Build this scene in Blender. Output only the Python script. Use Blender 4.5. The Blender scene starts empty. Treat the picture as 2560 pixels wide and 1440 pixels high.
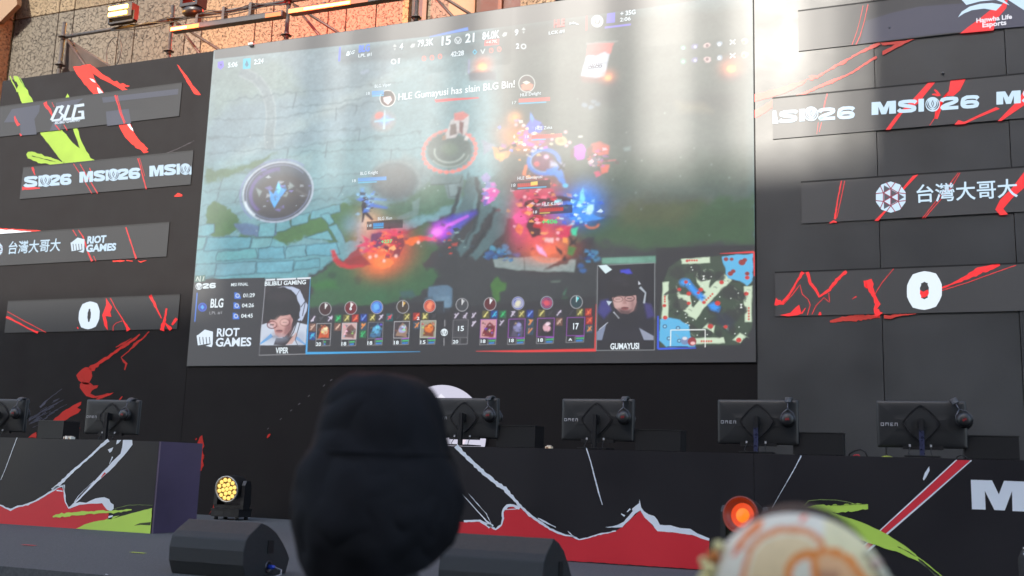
import bpy, bmesh, math, random
import numpy as np
from mathutils import Vector, Matrix

S = bpy.context.scene
COL = S.collection
random.seed(7)
RNG = np.random.default_rng(11)

# ------------------------------------------------------------------ camera
# calibrated from the stage wall's vanishing points; world X runs along the wall, Y into the stage, Z up
FPX = 2569.05
RC = np.array([[0.9304341, -0.03338199, -0.36493565],
               [0.36508041, 0.17074343, 0.91518467],
               [0.03175968, -0.98474988, 0.17105262]])
CZ = 1.70
cam_d = bpy.data.cameras.new("camera")
cam = bpy.data.objects.new("camera", cam_d); COL.objects.link(cam)
S.camera = cam
cam_d.sensor_width = 36.0
cam_d.lens = 36.0 * FPX / 2560.0
cam_d.clip_start = 0.05; cam_d.clip_end = 500.0
_r, _u, _b = RC @ np.array([1, 0, 0]), RC @ np.array([0, -1, 0]), RC @ np.array([0, 0, -1])
cam.matrix_world = Matrix(((_r[0], _u[0], _b[0], 0), (_r[1], _u[1], _b[1], 0), (_r[2], _u[2], _b[2], CZ), (0, 0, 0, 1)))
cam_d.dof.use_dof = True
cam_d.dof.focus_distance = 9.0
cam_d.dof.aperture_fstop = cam_d.lens / 14.0

# ------------------------------------------------------------------ world, sun, exposure
SUN_EL, SUN_X = 31.0, -0.08      # the sun stands behind the camera, a little to the left
W_ = bpy.data.worlds.new("World"); S.world = W_; W_.use_nodes = True
nt = W_.node_tree; bg = nt.nodes["Background"]
sky = nt.nodes.new("ShaderNodeTexSky"); sky.sky_type = 'NISHITA'; sky.sun_disc = False
sun_dir = Vector((SUN_X, -1, math.tan(math.radians(SUN_EL)) * math.hypot(SUN_X, 1))).normalized()
sky.sun_elevation = math.radians(SUN_EL)
sky.sun_rotation = math.atan2(sun_dir.x, sun_dir.y)
sky.air_density = 1.0; sky.dust_density = 2.5; sky.ozone_density = 1.0
nt.links.new(sky.outputs[0], bg.inputs[0]); bg.inputs[1].default_value = 0.15
sl = bpy.data.lights.new("sun", 'SUN'); sl.energy = 2.9; sl.angle = math.radians(0.7); sl.color = (1.0, 0.94, 0.84)
so = bpy.data.objects.new("sun", sl); COL.objects.link(so)
so.rotation_euler = sun_dir.to_track_quat('Z', 'Y').to_euler()
S.view_settings.view_transform = 'Standard'; S.view_settings.look = 'None'
EXPO = 1.65
S.view_settings.exposure = EXPO; S.view_settings.gamma = 1.0
S.cycles.max_bounces = 6; S.cycles.diffuse_bounces = 3; S.cycles.glossy_bounces = 3
S.cycles.sample_clamp_indirect = 4.0

# ------------------------------------------------------------------ geometry constants
DW = 9.78       # stage wall
DD = 7.10       # desk fronts
DM = 7.36       # monitors on the desks
ZF = CZ - 0.6475  # stage floor
DB = 14.0       # facade behind the stage

def lin(c, a=1.0):
    return tuple(((x / 255.0) / 12.92 if x / 255.0 <= 0.04045 else ((x / 255.0 + 0.055) / 1.055) ** 2.4) * a for x in c[:3])

def ray(px, py):
    return RC @ np.array([px - 1280.0, py - 720.0, FPX])

def P(px, py, D):
    """the point of the vertical plane y = D that the traced photo detail lies on"""
    r = ray(px, py); k = D / r[1]
    return Vector((r[0] * k, D, CZ + r[2] * k))

def proj(v):
    d = RC.T @ np.array([v[0], v[1], v[2] - CZ])
    return 1280 + FPX * d[0] / d[2], 720 + FPX * d[1] / d[2]

# ------------------------------------------------------------------ materials
def mat(name, col=(0.5, 0.5, 0.5), rough=0.5, metal=0.0, spec=0.5, emit=None, es=1.0, noise=0.0, nscale=20.0, bump=0.0, bscale=200.0, attr=False, coat=0.0, sheen=0.0):
    m = bpy.data.materials.new(name); m.use_nodes = True
    n = m.node_tree.nodes; l = m.node_tree.links; b = n["Principled BSDF"]
    b.inputs["Roughness"].default_value = rough; b.inputs["Metallic"].default_value = metal
    b.inputs["Specular IOR Level"].default_value = spec
    b.inputs["Coat Weight"].default_value = coat
    b.inputs["Sheen Weight"].default_value = sheen
    tc = n.new("ShaderNodeTexCoord")
    if attr:
        a = n.new("ShaderNodeAttribute"); a.attribute_name = "col"; csrc = a.outputs["Color"]
    else:
        rgb = n.new("ShaderNodeRGB"); rgb.outputs[0].default_value = (*col, 1); csrc = rgb.outputs[0]
    if noise > 0:
        t = n.new("ShaderNodeTexNoise"); t.inputs["Scale"].default_value = nscale; t.inputs["Detail"].default_value = 6
        l.new(tc.outputs["Object"], t.inputs["Vector"])
        mr = n.new("ShaderNodeMapRange"); mr.inputs["To Min"].default_value = 1 - noise; mr.inputs["To Max"].default_value = 1 + noise
        mr.inputs["From Min"].default_value = 0.3; mr.inputs["From Max"].default_value = 0.7
        l.new(t.outputs["Fac"], mr.inputs["Value"])
        mx = n.new("ShaderNodeVectorMath"); mx.operation = 'SCALE'
        l.new(csrc, mx.inputs[0]); l.new(mr.outputs[0], mx.inputs["Scale"]); csrc = mx.outputs[0]
        m2 = n.new("ShaderNodeMapRange"); m2.inputs["To Min"].default_value = max(rough - 0.12, 0.02); m2.inputs["To Max"].default_value = min(rough + 0.12, 1)
        l.new(t.outputs["Fac"], m2.inputs["Value"]); l.new(m2.outputs[0], b.inputs["Roughness"])
    l.new(csrc, b.inputs["Base Color"])
    if bump > 0:
        t = n.new("ShaderNodeTexNoise"); t.inputs["Scale"].default_value = bscale; t.inputs["Detail"].default_value = 4
        l.new(tc.outputs["Object"], t.inputs["Vector"])
        bp = n.new("ShaderNodeBump"); bp.inputs["Strength"].default_value = bump; bp.inputs["Distance"].default_value = 0.01
        l.new(t.outputs["Fac"], bp.inputs["Height"]); l.new(bp.outputs[0], b.inputs["Normal"])
    if emit is not None:
        b.inputs["Emission Color"].default_value = (*emit, 1); b.inputs["Emission Strength"].default_value = es
    return m

M = {}
M['vinyl'] = mat('printed_vinyl', rough=0.7, spec=0.25, attr=True, noise=0.12, nscale=3.0, bump=0.35, bscale=3.5)
M['vinyl_gloss'] = mat('printed_panel_satin', rough=0.45, spec=0.85, attr=True, noise=0.16, nscale=2.0, bump=0.22, bscale=3.0)
M['desk_print'] = mat('desk_print', rough=0.45, spec=0.5, attr=True, noise=0.06, nscale=2.0)
M['case'] = mat('black_casing', (0.012, 0.012, 0.013), 0.45, noise=0.2)
M['rim'] = mat('screen_rim', (0.006, 0.006, 0.006), 0.6)
M['floor'] = mat('stage_carpet', (0.080, 0.085, 0.088), 0.9, noise=0.25, nscale=60, bump=0.3, bscale=400)
M['asphalt'] = mat('asphalt', (0.05, 0.05, 0.05), 0.9, noise=0.3, nscale=8)

def display_material(spec=1.0):
    m = bpy.data.materials.new("led_display"); m.use_nodes = True
    n = m.node_tree.nodes; l = m.node_tree.links; b = n["Principled BSDF"]
    a = n.new("ShaderNodeAttribute"); a.attribute_name = "col"
    l.new(a.outputs["Color"], b.inputs["Emission Color"]); b.inputs["Emission Strength"].default_value = 2 ** -EXPO
    b.inputs["Base Color"].default_value = (0.020, 0.020, 0.021, 1)
    b.inputs["Roughness"].default_value = 0.52; b.inputs["Specular IOR Level"].default_value = spec
    # slight differences of tilt between the LED cabinets, half a metre each
    g = n.new("ShaderNodeNewGeometry"); sx = n.new("ShaderNodeSeparateXYZ"); l.new(g.outputs["Position"], sx.inputs[0])
    cb = n.new("ShaderNodeCombineXYZ")
    for i, k in ((0, "X"), (2, "Z")):
        d = n.new("ShaderNodeMath"); d.operation = 'MULTIPLY'; d.inputs[1].default_value = 2.0 if i == 0 else 0.5
        f = n.new("ShaderNodeMath"); f.operation = 'FLOOR'
        l.new(sx.outputs[k], d.inputs[0]); l.new(d.outputs[0], f.inputs[0]); l.new(f.outputs[0], cb.inputs[i])
    wn = n.new("ShaderNodeTexWhiteNoise"); wn.noise_dimensions = '3D'; l.new(cb.outputs[0], wn.inputs["Vector"])
    sb = n.new("ShaderNodeVectorMath"); sb.operation = 'SUBTRACT'; sb.inputs[1].default_value = (0.5, 0.5, 0.5); l.new(wn.outputs["Color"], sb.inputs[0])
    sc_ = n.new("ShaderNodeVectorMath"); sc_.operation = 'SCALE'; sc_.inputs["Scale"].default_value = 0.022; l.new(sb.outputs[0], sc_.inputs[0])
    ad = n.new("ShaderNodeVectorMath"); l.new(g.outputs["Normal"], ad.inputs[0]); l.new(sc_.outputs[0], ad.inputs[1])
    nm = n.new("ShaderNodeVectorMath"); nm.operation = 'NORMALIZE'; l.new(ad.outputs[0], nm.inputs[0])
    l.new(nm.outputs[0], b.inputs["Normal"])
    return m
M['display'] = display_material()
M['display_low_glare'] = display_material(0.30)  # same LED face, specular cut so these strips show less sun glare

# ------------------------------------------------------------------ mesh building
class MB:
    def __init__(s): s.v = []; s.f = []; s.m = []; s.c = []; s.sm = []
    def add(s, vs, fs, mi=0, col=(1, 1, 1), smooth=False):
        o = len(s.v); s.v += [tuple(v) for v in vs]; s.c += [col] * len(vs)
        for f in fs: s.f.append([o + i for i in f]); s.m.append(mi); s.sm.append(smooth)
        return s
    def box(s, lo, hi, mi=0, col=(1, 1, 1), T=None):
        x0, y0, z0 = lo; x1, y1, z1 = hi
        vs = [Vector(p) for p in ((x0, y0, z0), (x1, y0, z0), (x1, y1, z0), (x0, y1, z0), (x0, y0, z1), (x1, y0, z1), (x1, y1, z1), (x0, y1, z1))]
        if T: vs = [T @ v for v in vs]
        return s.add(vs, [(0, 3, 2, 1), (4, 5, 6, 7), (0, 1, 5, 4), (1, 2, 6, 5), (2, 3, 7, 6), (3, 0, 4, 7)], mi, col)
    def tube(s, pts, r, n=10, mi=0, col=(1, 1, 1), caps=True):
        pts = [Vector(p) for p in pts]; rr = r if isinstance(r, (list, tuple)) else [r] * len(pts)
        vs = []; fs = []; up = None
        for i, p in enumerate(pts):
            t = (pts[min(i + 1, len(pts) - 1)] - pts[max(i - 1, 0)]).normalized()
            if up is None: up = Vector((0, 0, 1)) if abs(t.z) < 0.9 else Vector((1, 0, 0))
            a = t.cross(up).normalized(); up = a.cross(t).normalized()
            for k in range(n):
                th = 2 * math.pi * k / n; vs.append(p + (a * math.cos(th) + up * math.sin(th)) * rr[i])
        for i in range(len(pts) - 1):
            for k in range(n):
                k2 = (k + 1) % n; fs.append((i * n + k, i * n + k2, (i + 1) * n + k2, (i + 1) * n + k))
        s.add(vs, fs, mi, col, True)
        if caps:
            o = len(s.v) - len(vs); s.f.append([o + k for k in range(n)][::-1]); s.m.append(mi); s.sm.append(False)
            s.f.append([o + (len(pts) - 1) * n + k for k in range(n)]); s.m.append(mi); s.sm.append(False)
        return s
    def lathe(s, prof, n=32, T=None, mi=0, col=(1, 1, 1), fn=None):
        """prof: (radius, height) pairs turned about local Z"""
        vs = []; fs = []
        for r, h in prof:
            for k in range(n):
                th = 2 * math.pi * k / n; v = Vector((r * math.cos(th), r * math.sin(th), h))
                if fn: v = fn(v, th)
                vs.append(T @ v if T else v)
        for i in range(len(prof) - 1):
            for k in range(n):
                k2 = (k + 1) % n; fs.append((i * n + k, i * n + k2, (i + 1) * n + k2, (i + 1) * n + k))
        return s.add(vs, fs, mi, col, True)
    def art(s, pts, D, col, lift=0.0, mi=0):
        """a flat shape traced on the vertical plane y = D"""
        vs = [P(x, y, D) for x, y in pts]
        a = sum(vs[i].x * vs[(i + 1) % len(vs)].z - vs[(i + 1) % len(vs)].x * vs[i].z for i in range(len(vs)))
        if a < 0: vs = vs[::-1]
        for v in vs: v.y -= lift
        return s.add(vs, [tuple(range(len(vs)))], mi, lin(col))
    def stroke(s, pts, w, D, col, lift=0.0, mi=0, jag=0.25, step=6.0):
        """a brush stroke with an uneven edge; w in photo pixels at each traced point"""
        ww = w if isinstance(w, (list, tuple)) else [w] * len(pts)
        dense = []
        for i in range(len(pts) - 1):
            (x0, y0), (x1, y1) = pts[i], pts[i + 1]; L = math.hypot(x1 - x0, y1 - y0); k = max(1, int(L / step))
            for j in range(k):
                t = j / k; dense.append((x0 + (x1 - x0) * t, y0 + (y1 - y0) * t, ww[i] + (ww[i + 1] - ww[i]) * t))
        dense.append((*pts[-1], ww[-1]))
        Lp = []; Rp = []
        for i, (x, y, q) in enumerate(dense):
            a = dense[max(0, i - 1)]; b = dense[min(len(dense) - 1, i + 1)]
            tx, ty = b[0] - a[0], b[1] - a[1]; n_ = math.hypot(tx, ty) or 1; nx, ny = -ty / n_, tx / n_
            q1 = q / 2 * (1 + random.uniform(-jag, jag)); q2 = q / 2 * (1 + random.uniform(-jag, jag))
            Lp.append((x + nx * q1, y + ny * q1)); Rp.append((x - nx * q2, y - ny * q2))
        for i in range(len(dense) - 1):
            s.art([Lp[i], Lp[i + 1], Rp[i + 1], Rp[i]], D, col, lift, mi)
        return s
    def text(s, body, x0, y0, x1, h, D, col, lift=0.0, mi=0, bold=0.0, shear=0.0, desc=False):
        """lettering on plane y = D: baseline starts at photo pixel (x0, y0), ends at column x1, capitals h pixels high"""
        vs, fs, w, hh = glyphs(body, bold, shear)
        A = P(x0, y0, D); B = P(x1, y0 - (x1 - x0) * 0.0, D)
        # the same height at the far end: solve column x1 on the line of constant z
        r0, r1 = ray(x1, y0 - 60), ray(x1, y0 + 60)
        z0, z1 = r0[2] / r0[1], r1[2] / r1[1]; tz = (A.z - CZ) / D
        yy = y0 - 60 + 120 * (tz - z0) / (z1 - z0) if abs(z1 - z0) > 1e-9 else y0
        B = P(x1, yy, D); Hh = P(x0, y0 - h, D).z - A.z
        sx = (B.x - A.x) / w; sz = Hh / hh
        out = [(A.x + v[0] * sx, D - lift, A.z + v[1] * sz) for v in vs]
        return s.add(out, fs, mi, lin(col))
    def build(s, name, mats, parent=None, loc=None):
        me = bpy.data.meshes.new(name); me.from_pydata(s.v, [], s.f)
        for m_ in (mats if isinstance(mats, (list, tuple)) else [mats]): me.materials.append(m_)
        me.polygons.foreach_set("material_index", s.m); me.polygons.foreach_set("use_smooth", s.sm)
        ca = me.color_attributes.new("col", 'FLOAT_COLOR', 'POINT')
        ca.data.foreach_set("color", np.array([(*c[:3], 1) for c in s.c], dtype=np.float32).ravel())
        me.update()
        o = bpy.data.objects.new(name, me); COL.objects.link(o)
        if parent is not None:
            o.parent = parent
            o.matrix_parent_inverse = Matrix.Identity(4)
            if not getattr(s, 'local', False): o.matrix_parent_inverse = parent.matrix_basis.inverted()
        if loc is not None: o.location = loc
        return o

_G = {}
def glyphs(body, bold=0.0, shear=0.0):
    k = (body, bold, shear)
    if k not in _G:
        c = bpy.data.curves.new("lettering", "FONT"); c.body = body; c.resolution_u = 3; c.offset = bold; c.shear = shear
        o = bpy.data.objects.new("lettering", c); COL.objects.link(o); bpy.context.view_layer.update()
        me = bpy.data.meshes.new_from_object(o)
        v = [tuple(x.co) for x in me.vertices]; f = [tuple(p.vertices) for p in me.polygons]
        x0 = min(a[0] for a in v); x1 = max(a[0] for a in v); y1 = max(a[1] for a in v)
        y0 = min(a[1] for a in v)
        low = any(ch in "gjpqy," for ch in body) and not any(ord(ch) > 0x3000 for ch in body)
        if low: y0 = 0.0
        v = [(a[0] - x0, a[1] - y0) for a in v]
        # faces wound so that they look at the camera (-Y)
        g = []
        for q in f:
            ar = sum(v[q[i]][0] * v[q[(i + 1) % len(q)]][1] - v[q[(i + 1) % len(q)]][0] * v[q[i]][1] for i in range(len(q)))
            g.append(q if ar > 0 else q[::-1])
        _G[k] = (v, g, x1 - x0, y1 - y0)
        COL.objects.unlink(o); bpy.data.objects.remove(o); bpy.data.curves.remove(c); bpy.data.meshes.remove(me)
    return _G[k]

def tag(o, label=None, cat=None, group=None, kind=None):
    if label: o["label"] = label
    if cat: o["category"] = cat
    if group: o["group"] = group
    if kind: o["kind"] = kind
    return o

def rough(pts, amp=1.3, step=7.0):
    out = []
    for i, (x, y) in enumerate(pts):
        x1, y1 = pts[(i + 1) % len(pts)]; out.append((x, y)); k = int(math.hypot(x1 - x, y1 - y) / step)
        for j in range(1, k):
            t = j / k; out.append((x + (x1 - x) * t + random.uniform(-amp, amp), y + (y1 - y) * t + random.uniform(-amp, amp)))
    return out

def empty(name, loc, label, cat, group=None, rz=0.0):
    o = bpy.data.objects.new(name, None); COL.objects.link(o); o.location = loc; o.rotation_euler = (0, 0, rz)
    o.empty_display_size = 0.1
    bpy.context.view_layer.update()
    return tag(o, label, cat, group)

def local(mb): mb.local = True; return mb

HEAVY = {
    'M': ('p', [(0, 0), (0, 1), (.36, 1), (.50, .52), (.64, 1), (1, 1), (1, 0), (.72, 0), (.72, .62), (.60, 0), (.40, 0), (.28, .62), (.28, 0)], 1.32),
    'I': ('p', [(0, 0), (0, 1), (1, 1), (1, 0)], .30),
    'N': ('p', [(0, 0), (0, 1), (.34, 1), (.70, .45), (.70, 1), (1, 1), (1, 0), (.66, 0), (.30, .55), (.30, 0)], 1.0),
    'S': ('s', [(.93, .72), (.86, .84), (.66, .87), (.32, .87), (.15, .80), (.15, .66), (.30, .58), (.70, .45), (.85, .36), (.85, .22), (.70, .13), (.34, .13), (.14, .17), (.07, .30)], 1.10),
    '2': ('s', [(.10, .66), (.14, .80), (.32, .87), (.68, .87), (.86, .80), (.86, .66), (.72, .54), (.30, .36), (.14, .22), (.14, .13), (.96, .13)], 1.10),
    '6': ('s', [(.92, .70), (.84, .83), (.66, .87), (.34, .87), (.16, .74), (.13, .50), (.13, .30), (.20, .17), (.38, .12), (.66, .12), (.84, .18), (.87, .32), (.80, .44), (.62, .50), (.36, .50), (.16, .40)], 1.10),
    '0': ('s', [(.5, .90), (.26, .84), (.15, .62), (.15, .38), (.26, .16), (.5, .10), (.74, .16), (.85, .38), (.85, .62), (.74, .84), (.5, .90)], .80)}
def heavy(mb, body, x0, y0, x1, y1, h, D, col, lift=0.003, gap=.06, th=.27, lean=0.0):
    """very heavy extended capitals: baseline from photo pixel (x0, y0) to (x1, y1)"""
    tot = sum(HEAVY[c][2] for c in body) + gap * (len(body) - 1); x = 0.0
    for c in body:
        kind, pts, w = HEAVY[c]
        def M_(u, v):
            t = (x + u * w) / tot; return (x0 + (x1 - x0) * t + lean * v * h, y0 + (y1 - y0) * t - v * h)
        if kind == 'p': mb.art([M_(*p) for p in pts], D, col, lift)
        else:
            q = [pts[0]]
            for i in range(len(pts) - 1):
                a, b = pts[i], pts[i + 1]
                for k in (1, 2): q.append((a[0] + (b[0] - a[0]) * k / 2, a[1] + (b[1] - a[1]) * k / 2))
            L_ = []; R_ = []; sx = (x1 - x0) / tot * w; kx = sx / h
            for i, p in enumerate(q):
                a, b = q[max(0, i - 1)], q[min(len(q) - 1, i + 1)]
                if c == '0' and i in (0, len(q) - 1): a, b = q[-2], q[1]
                tx, ty = (b[0] - a[0]) * kx, b[1] - a[1]; n_ = math.hypot(tx, ty) or 1; t2 = th / 2 * (1 + .25 * abs(ty / n_))
                L_.append((p[0] - ty / n_ * t2 / kx, p[1] + tx / n_ * t2)); R_.append((p[0] + ty / n_ * t2 / kx, p[1] - tx / n_ * t2))
            for i in range(len(q) - 1): mb.art([M_(*L_[i]), M_(*L_[i + 1]), M_(*R_[i + 1]), M_(*R_[i])], D, col, lift)
        x += w + gap

def emblem(mb, cx, cy, r, D, fg, bgc, lift, e=1.0):
    """white disc with a dark winged blade motif"""
    def ell(rx, ry, x=0, y=0, n=28): return [(cx + x + rx * math.cos(2 * math.pi * k / n), cy + y + ry * math.sin(2 * math.pi * k / n)) for k in range(n)]
    mb.art(ell(r, r * 1.02), D, fg, lift)
    for sg in (-1, 1):
        for k, (a, b) in enumerate(((0.82, 0.10), (0.58, 0.08))):
            pts = [(cx + sg * r * a * math.sin(t), cy - r * 0.05 + r * a * -math.cos(t)) for t in [math.radians(q) for q in (50, 75, 100, 125, 150, 172)]]
            mb.stroke(pts, [r * 0.03, r * b, r * b * 1.7, r * b * 1.6, r * b * 1.2, r * 0.03], D, bgc, lift + 0.001, jag=0.0, step=r)
    mb.art([(cx, cy - r * 0.62), (cx + r * 0.22, cy - r * 0.1), (cx, cy + r * 0.45), (cx - r * 0.22, cy - r * 0.1)], D, bgc, lift + 0.001)
    mb.art([(cx, cy - r * 0.42), (cx + r * 0.10, cy - r * 0.08), (cx, cy + r * 0.25), (cx - r * 0.10, cy - r * 0.08)], D, fg, lift + 0.002)

# ================================================================== SETTING
g = MB(); g.box((-60, -70, -0.5), (60, 40, 0.0)); o = g.build("ground", M['asphalt']); tag(o, kind="structure")
YF = 0
# stage front edge from the traced skirt line
_e = ray(0, 1415); YF = _e[1] * (-0.6475 / _e[2])
g = MB(); g.box((-12, YF, ZF - 0.06), (8, 12.5, ZF)); o = g.build("stage_floor", M['floor']); tag(o, kind="structure")
g = MB(); g.box((-12, YF + 0.02, 0.0), (8, YF + 0.06, ZF - 0.062), col=lin((30, 28, 32)))
for x0, c in ((160, (200, 60, 50)), (268, (215, 220, 235))):
    g.stroke([(x0, 1436), (x0 - 14, 1470)], [9, 14], YF + 0.018, c, 0)
skirt = g.build("stage_skirt", M['desk_print'])
tag(skirt, "black printed skirt hanging below the front edge of the stage floor", "stage skirt")

BLK = (17, 13, 14)
RED = (182, 44, 36); GRN = (116, 142, 54); WHT = (184, 190, 200)
D1 = DW + 0.02
XL, XS0, XS1 = P(8, 192, D1).x, -0.8146 * DW, -0.1446 * DW
ZT = CZ + 0.5063 * DW; ZB = CZ + 0.10615 * DW
wall = empty("printed_stage_wall", ((XS0 + XS1) / 2, D1, ZF), "tall black stage wall printed with red and lime brush strokes around the big screen", "stage wall")
# --- panel beside the big screen, lime arrow side
g = MB(); g.box((XL, D1, ZF), (XS0 - 0.012, D1 + 0.25, ZT), col=lin(BLK))
A = lambda pts, c, l=0.002: g.art(rough(pts), D1, c, l)
K = lambda pts, w, c, l=0.002, **k: g.stroke(pts, w, D1, c, l, **k)
A([(34, 190), (45, 191), (50, 200), (58, 212), (66, 222), (70, 226), (72, 236), (80, 246), (84, 256), (90, 262), (58, 266), (47, 236), (42, 222), (46, 214), (41, 204), (38, 204)], GRN)
K([(25, 190), (34, 210), (44, 230)], [2, 3, 3], GRN, 0.003, jag=.6)
K([(49, 192), (57, 208), (62, 220)], [1, 3, 1], (90, 120, 50), 0.003, jag=.8)
A([(163, 252), (165, 242), (169, 234), (173, 240), (174, 252)], GRN)
A([(100, 330), (153, 322), (166, 336), (176, 350), (188, 362), (200, 371), (191, 345), (183, 322), (193, 320), (199, 340), (207, 360), (216, 378), (222, 385), (225, 393), (232, 401), (200, 405), (160, 409), (143, 388), (127, 367), (112, 348)], GRN)
A([(66, 386), (70, 380), (80, 379), (94, 384), (104, 385), (112, 391), (126, 393), (138, 398), (160, 406), (164, 410), (130, 414), (118, 409), (104, 409), (84, 402), (70, 396)], GRN)
K([(80, 390), (104, 396), (140, 405)], 1.2, BLK, 0.004, jag=1)
K([(226, 396), (236, 402)], 3, GRN, 0.003, jag=1)
A([(183, 167), (227, 161), (229, 178), (238, 200), (252, 222), (266, 240), (240, 244), (222, 222), (206, 203), (192, 185)], RED)
A([(226, 162), (236, 168), (250, 180), (264, 190), (274, 195), (286, 204), (292, 202), (300, 210), (308, 208), (316, 213), (325, 215), (318, 218), (310, 216), (314, 222), (325, 226), (322, 229), (306, 226), (292, 217), (278, 209), (262, 201), (244, 191), (230, 182)], RED)
A([(224, 196), (234, 199), (240, 207), (232, 204)], WHT, 0.003)
A([(243, 218), (248, 221), (256, 230), (264, 240), (252, 241), (246, 230)], WHT, 0.003)
A([(443, 161), (448, 165), (462, 184), (478, 206), (492, 224), (502, 237), (496, 238), (486, 235), (476, 218), (464, 198), (452, 178)], RED)
A([(296, 310), (325, 304), (331, 322), (340, 339), (352, 355), (371, 372), (366, 376), (372, 380), (360, 383), (352, 374), (340, 370), (324, 354), (310, 338), (301, 322)], RED)
A([(317, 309), (325, 309), (334, 328), (328, 324)], WHT, 0.003)
K([(404, 388), (430, 378), (462, 364), (486, 352)], [1, 2, 1.4, 1], (70, 66, 70), jag=1)
K([(436, 491), (446, 488), (456, 488)], [3, 8, 4], RED, jag=.6)
A([(-60, 566), (0, 570), (40, 573), (112, 578), (60, 583), (0, 588), (-60, 592)], RED)
A([(-60, 572), (0, 573), (40, 576), (90, 579), (55, 583), (0, 587), (-60, 592)], WHT, 0.003)
K([(282, 653), (300, 652), (312, 652)], [3, 5, 2], RED, jag=.5); K([(316, 651), (332, 653)], [2, 2], RED); K([(345, 652), (352, 655), (366, 651)], [1, 3, 1], RED)
K([(373, 829), (358, 845), (337, 862), (322, 878), (303, 893), (310, 903), (317, 909), (314, 917), (312, 925)], [2, 4, 6, 3, 2, 4, 5, 4, 2], RED, jag=.5)
K([(350, 836), (330, 852), (300, 872), (270, 894), (247, 908), (226, 924)], [4, 7, 6, 7, 9, 14], RED, jag=.4)
K([(330, 845), (310, 858), (290, 868)], [2, 5, 2], RED, jag=.7)
A([(191, 938), (200, 928), (214, 918), (228, 921), (231, 940), (224, 955), (222, 962), (208, 960), (196, 950)], RED)
A([(200, 960), (206, 955), (226, 957), (234, 964), (246, 963), (243, 970), (230, 976), (226, 984), (238, 990), (252, 988), (284, 981), (270, 990), (252, 997), (240, 1003), (236, 1003), (248, 993), (234, 995), (216, 990), (206, 978), (200, 970)], RED)
A([(204, 1004), (202, 1012), (193, 1020), (203, 1024), (196, 1032), (176, 1042), (160, 1053), (132, 1052), (146, 1040), (156, 1030), (174, 1020), (190, 1010)], RED)
K([(199, 1068), (188, 1078), (172, 1086), (162, 1093)], [4, 6, 4, 2], RED, jag=.5)
A([(71, 1094), (80, 1086), (91, 1080), (91, 1095)], RED)
K([(306, 991), (297, 1003)], [2, 4], RED)
for k in range(26):
    x = random.uniform(70, 135); y = 1062 - (x - 70) * 0.75 + random.uniform(-16, 18); L = random.uniform(14, 34)
    K([(x, y), (x + L, y - L * random.uniform(.45, .75))], random.uniform(.8, 2.2), (66, 68, 82), jag=.9)
K([(100, 1018), (125, 995), (155, 972)], [5, 2, 1], (72, 74, 88), jag=.8)
A([(500, 1092), (506, 1088), (508, 1102), (511, 1115), (506, 1124), (511, 1138), (507, 1152), (510, 1163), (504, 1176), (496, 1182), (488, 1197), (490, 1178), (492, 1160), (490, 1145), (494, 1130), (492, 1112), (497, 1100)], RED)
K([(489, 1100), (492, 1096)], 3, RED, jag=.5)
A([(526, 1280), (533, 1266), (536, 1256), (542, 1250), (544, 1256), (540, 1266), (530, 1276), (522, 1287)], RED)
o = g.build("printed_panel", M['vinyl'], wall)
tag(o, "panel printed with a lime arrow and red strokes")
# --- panel below the big screen
g = MB(); g.box((XS0 - 0.010, D1 + 0.002, ZF), (XS1 + 0.010, D1 + 0.25, ZB - 0.006), col=lin(BLK))
K([(668, 1095), (672, 1088), (676, 1085)], [2, 6, 3], RED, 0.004)
for (x, y) in ((826, 952), (808, 966), (770, 992), (746, 1012), (726, 1028), (700, 1050), (668, 1074)):
    K([(x, y), (x + 5, y - 4)], 1.5, (110, 108, 112), 0.004, jag=.8)
o = g.build("printed_panel", M['vinyl'], wall); tag(o, "plain black panel below the big screen")
# --- three panels on the other side
cuts = [XS1 + 0.012, P(2205, 760, D1).x, P(2548, 760, D1).x, 5.2]
cb = (52, 53, 54)  # black panels lifted to grey: sky reflection and haze put into the colour
for i in range(3):
    g = MB(); dy = (0.0, 0.007, 0.001)[i]
    g.box((cuts[i], D1 + dy, ZF), (cuts[i + 1] - 0.006, D1 + 0.25, ZT + 0.02), col=lin(cb))
    if i == 0:
        RED = (222, 60, 46)
        A([(1884, 237), (1920, 226), (1960, 214), (2000, 203), (2024, 196), (2006, 212), (1986, 222), (1960, 234), (1930, 243), (1884, 256)], RED)
        A([(1884, 277), (1902, 268), (1930, 250), (1990, 246), (1960, 262), (1930, 270), (1900, 290), (1884, 296)], RED)
        K([(2024, 196), (2048, 190), (2070, 176), (2096, 162), (2112, 154), (2138, 138), (2166, 124), (2200, 108)], [14, 6, 4, 6, 8, 4, 7, 8], RED, 0.003, jag=.5)
        K([(1990, 243), (2020, 230), (2050, 216), (2080, 204), (2100, 196), (2130, 182), (2160, 162), (2192, 142)], [10, 5, 6, 8, 5, 5, 5, 6], RED, 0.003, jag=.4)
    if i == 1:
        A([(2200, 106), (2240, 103), (2287, 98), (2270, 106), (2244, 118), (2226, 128), (2206, 138), (2206, 128), (2228, 118), (2236, 111), (2206, 113)], RED)
    if i == 0:
        K([(2075, 804), (2100, 799), (2140, 795), (2170, 793), (2200, 790)], [5, 12, 15, 12, 9], RED, 0.004, jag=.3)
    if i == 1:
        K([(2210, 793), (2226, 792), (2250, 788), (2290, 785)], [8, 9, 5, 1], RED, 0.010 - 0.007 + 0.004, jag=.4)
    o = g.build("printed_panel", M['vinyl_gloss'], wall)
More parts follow.
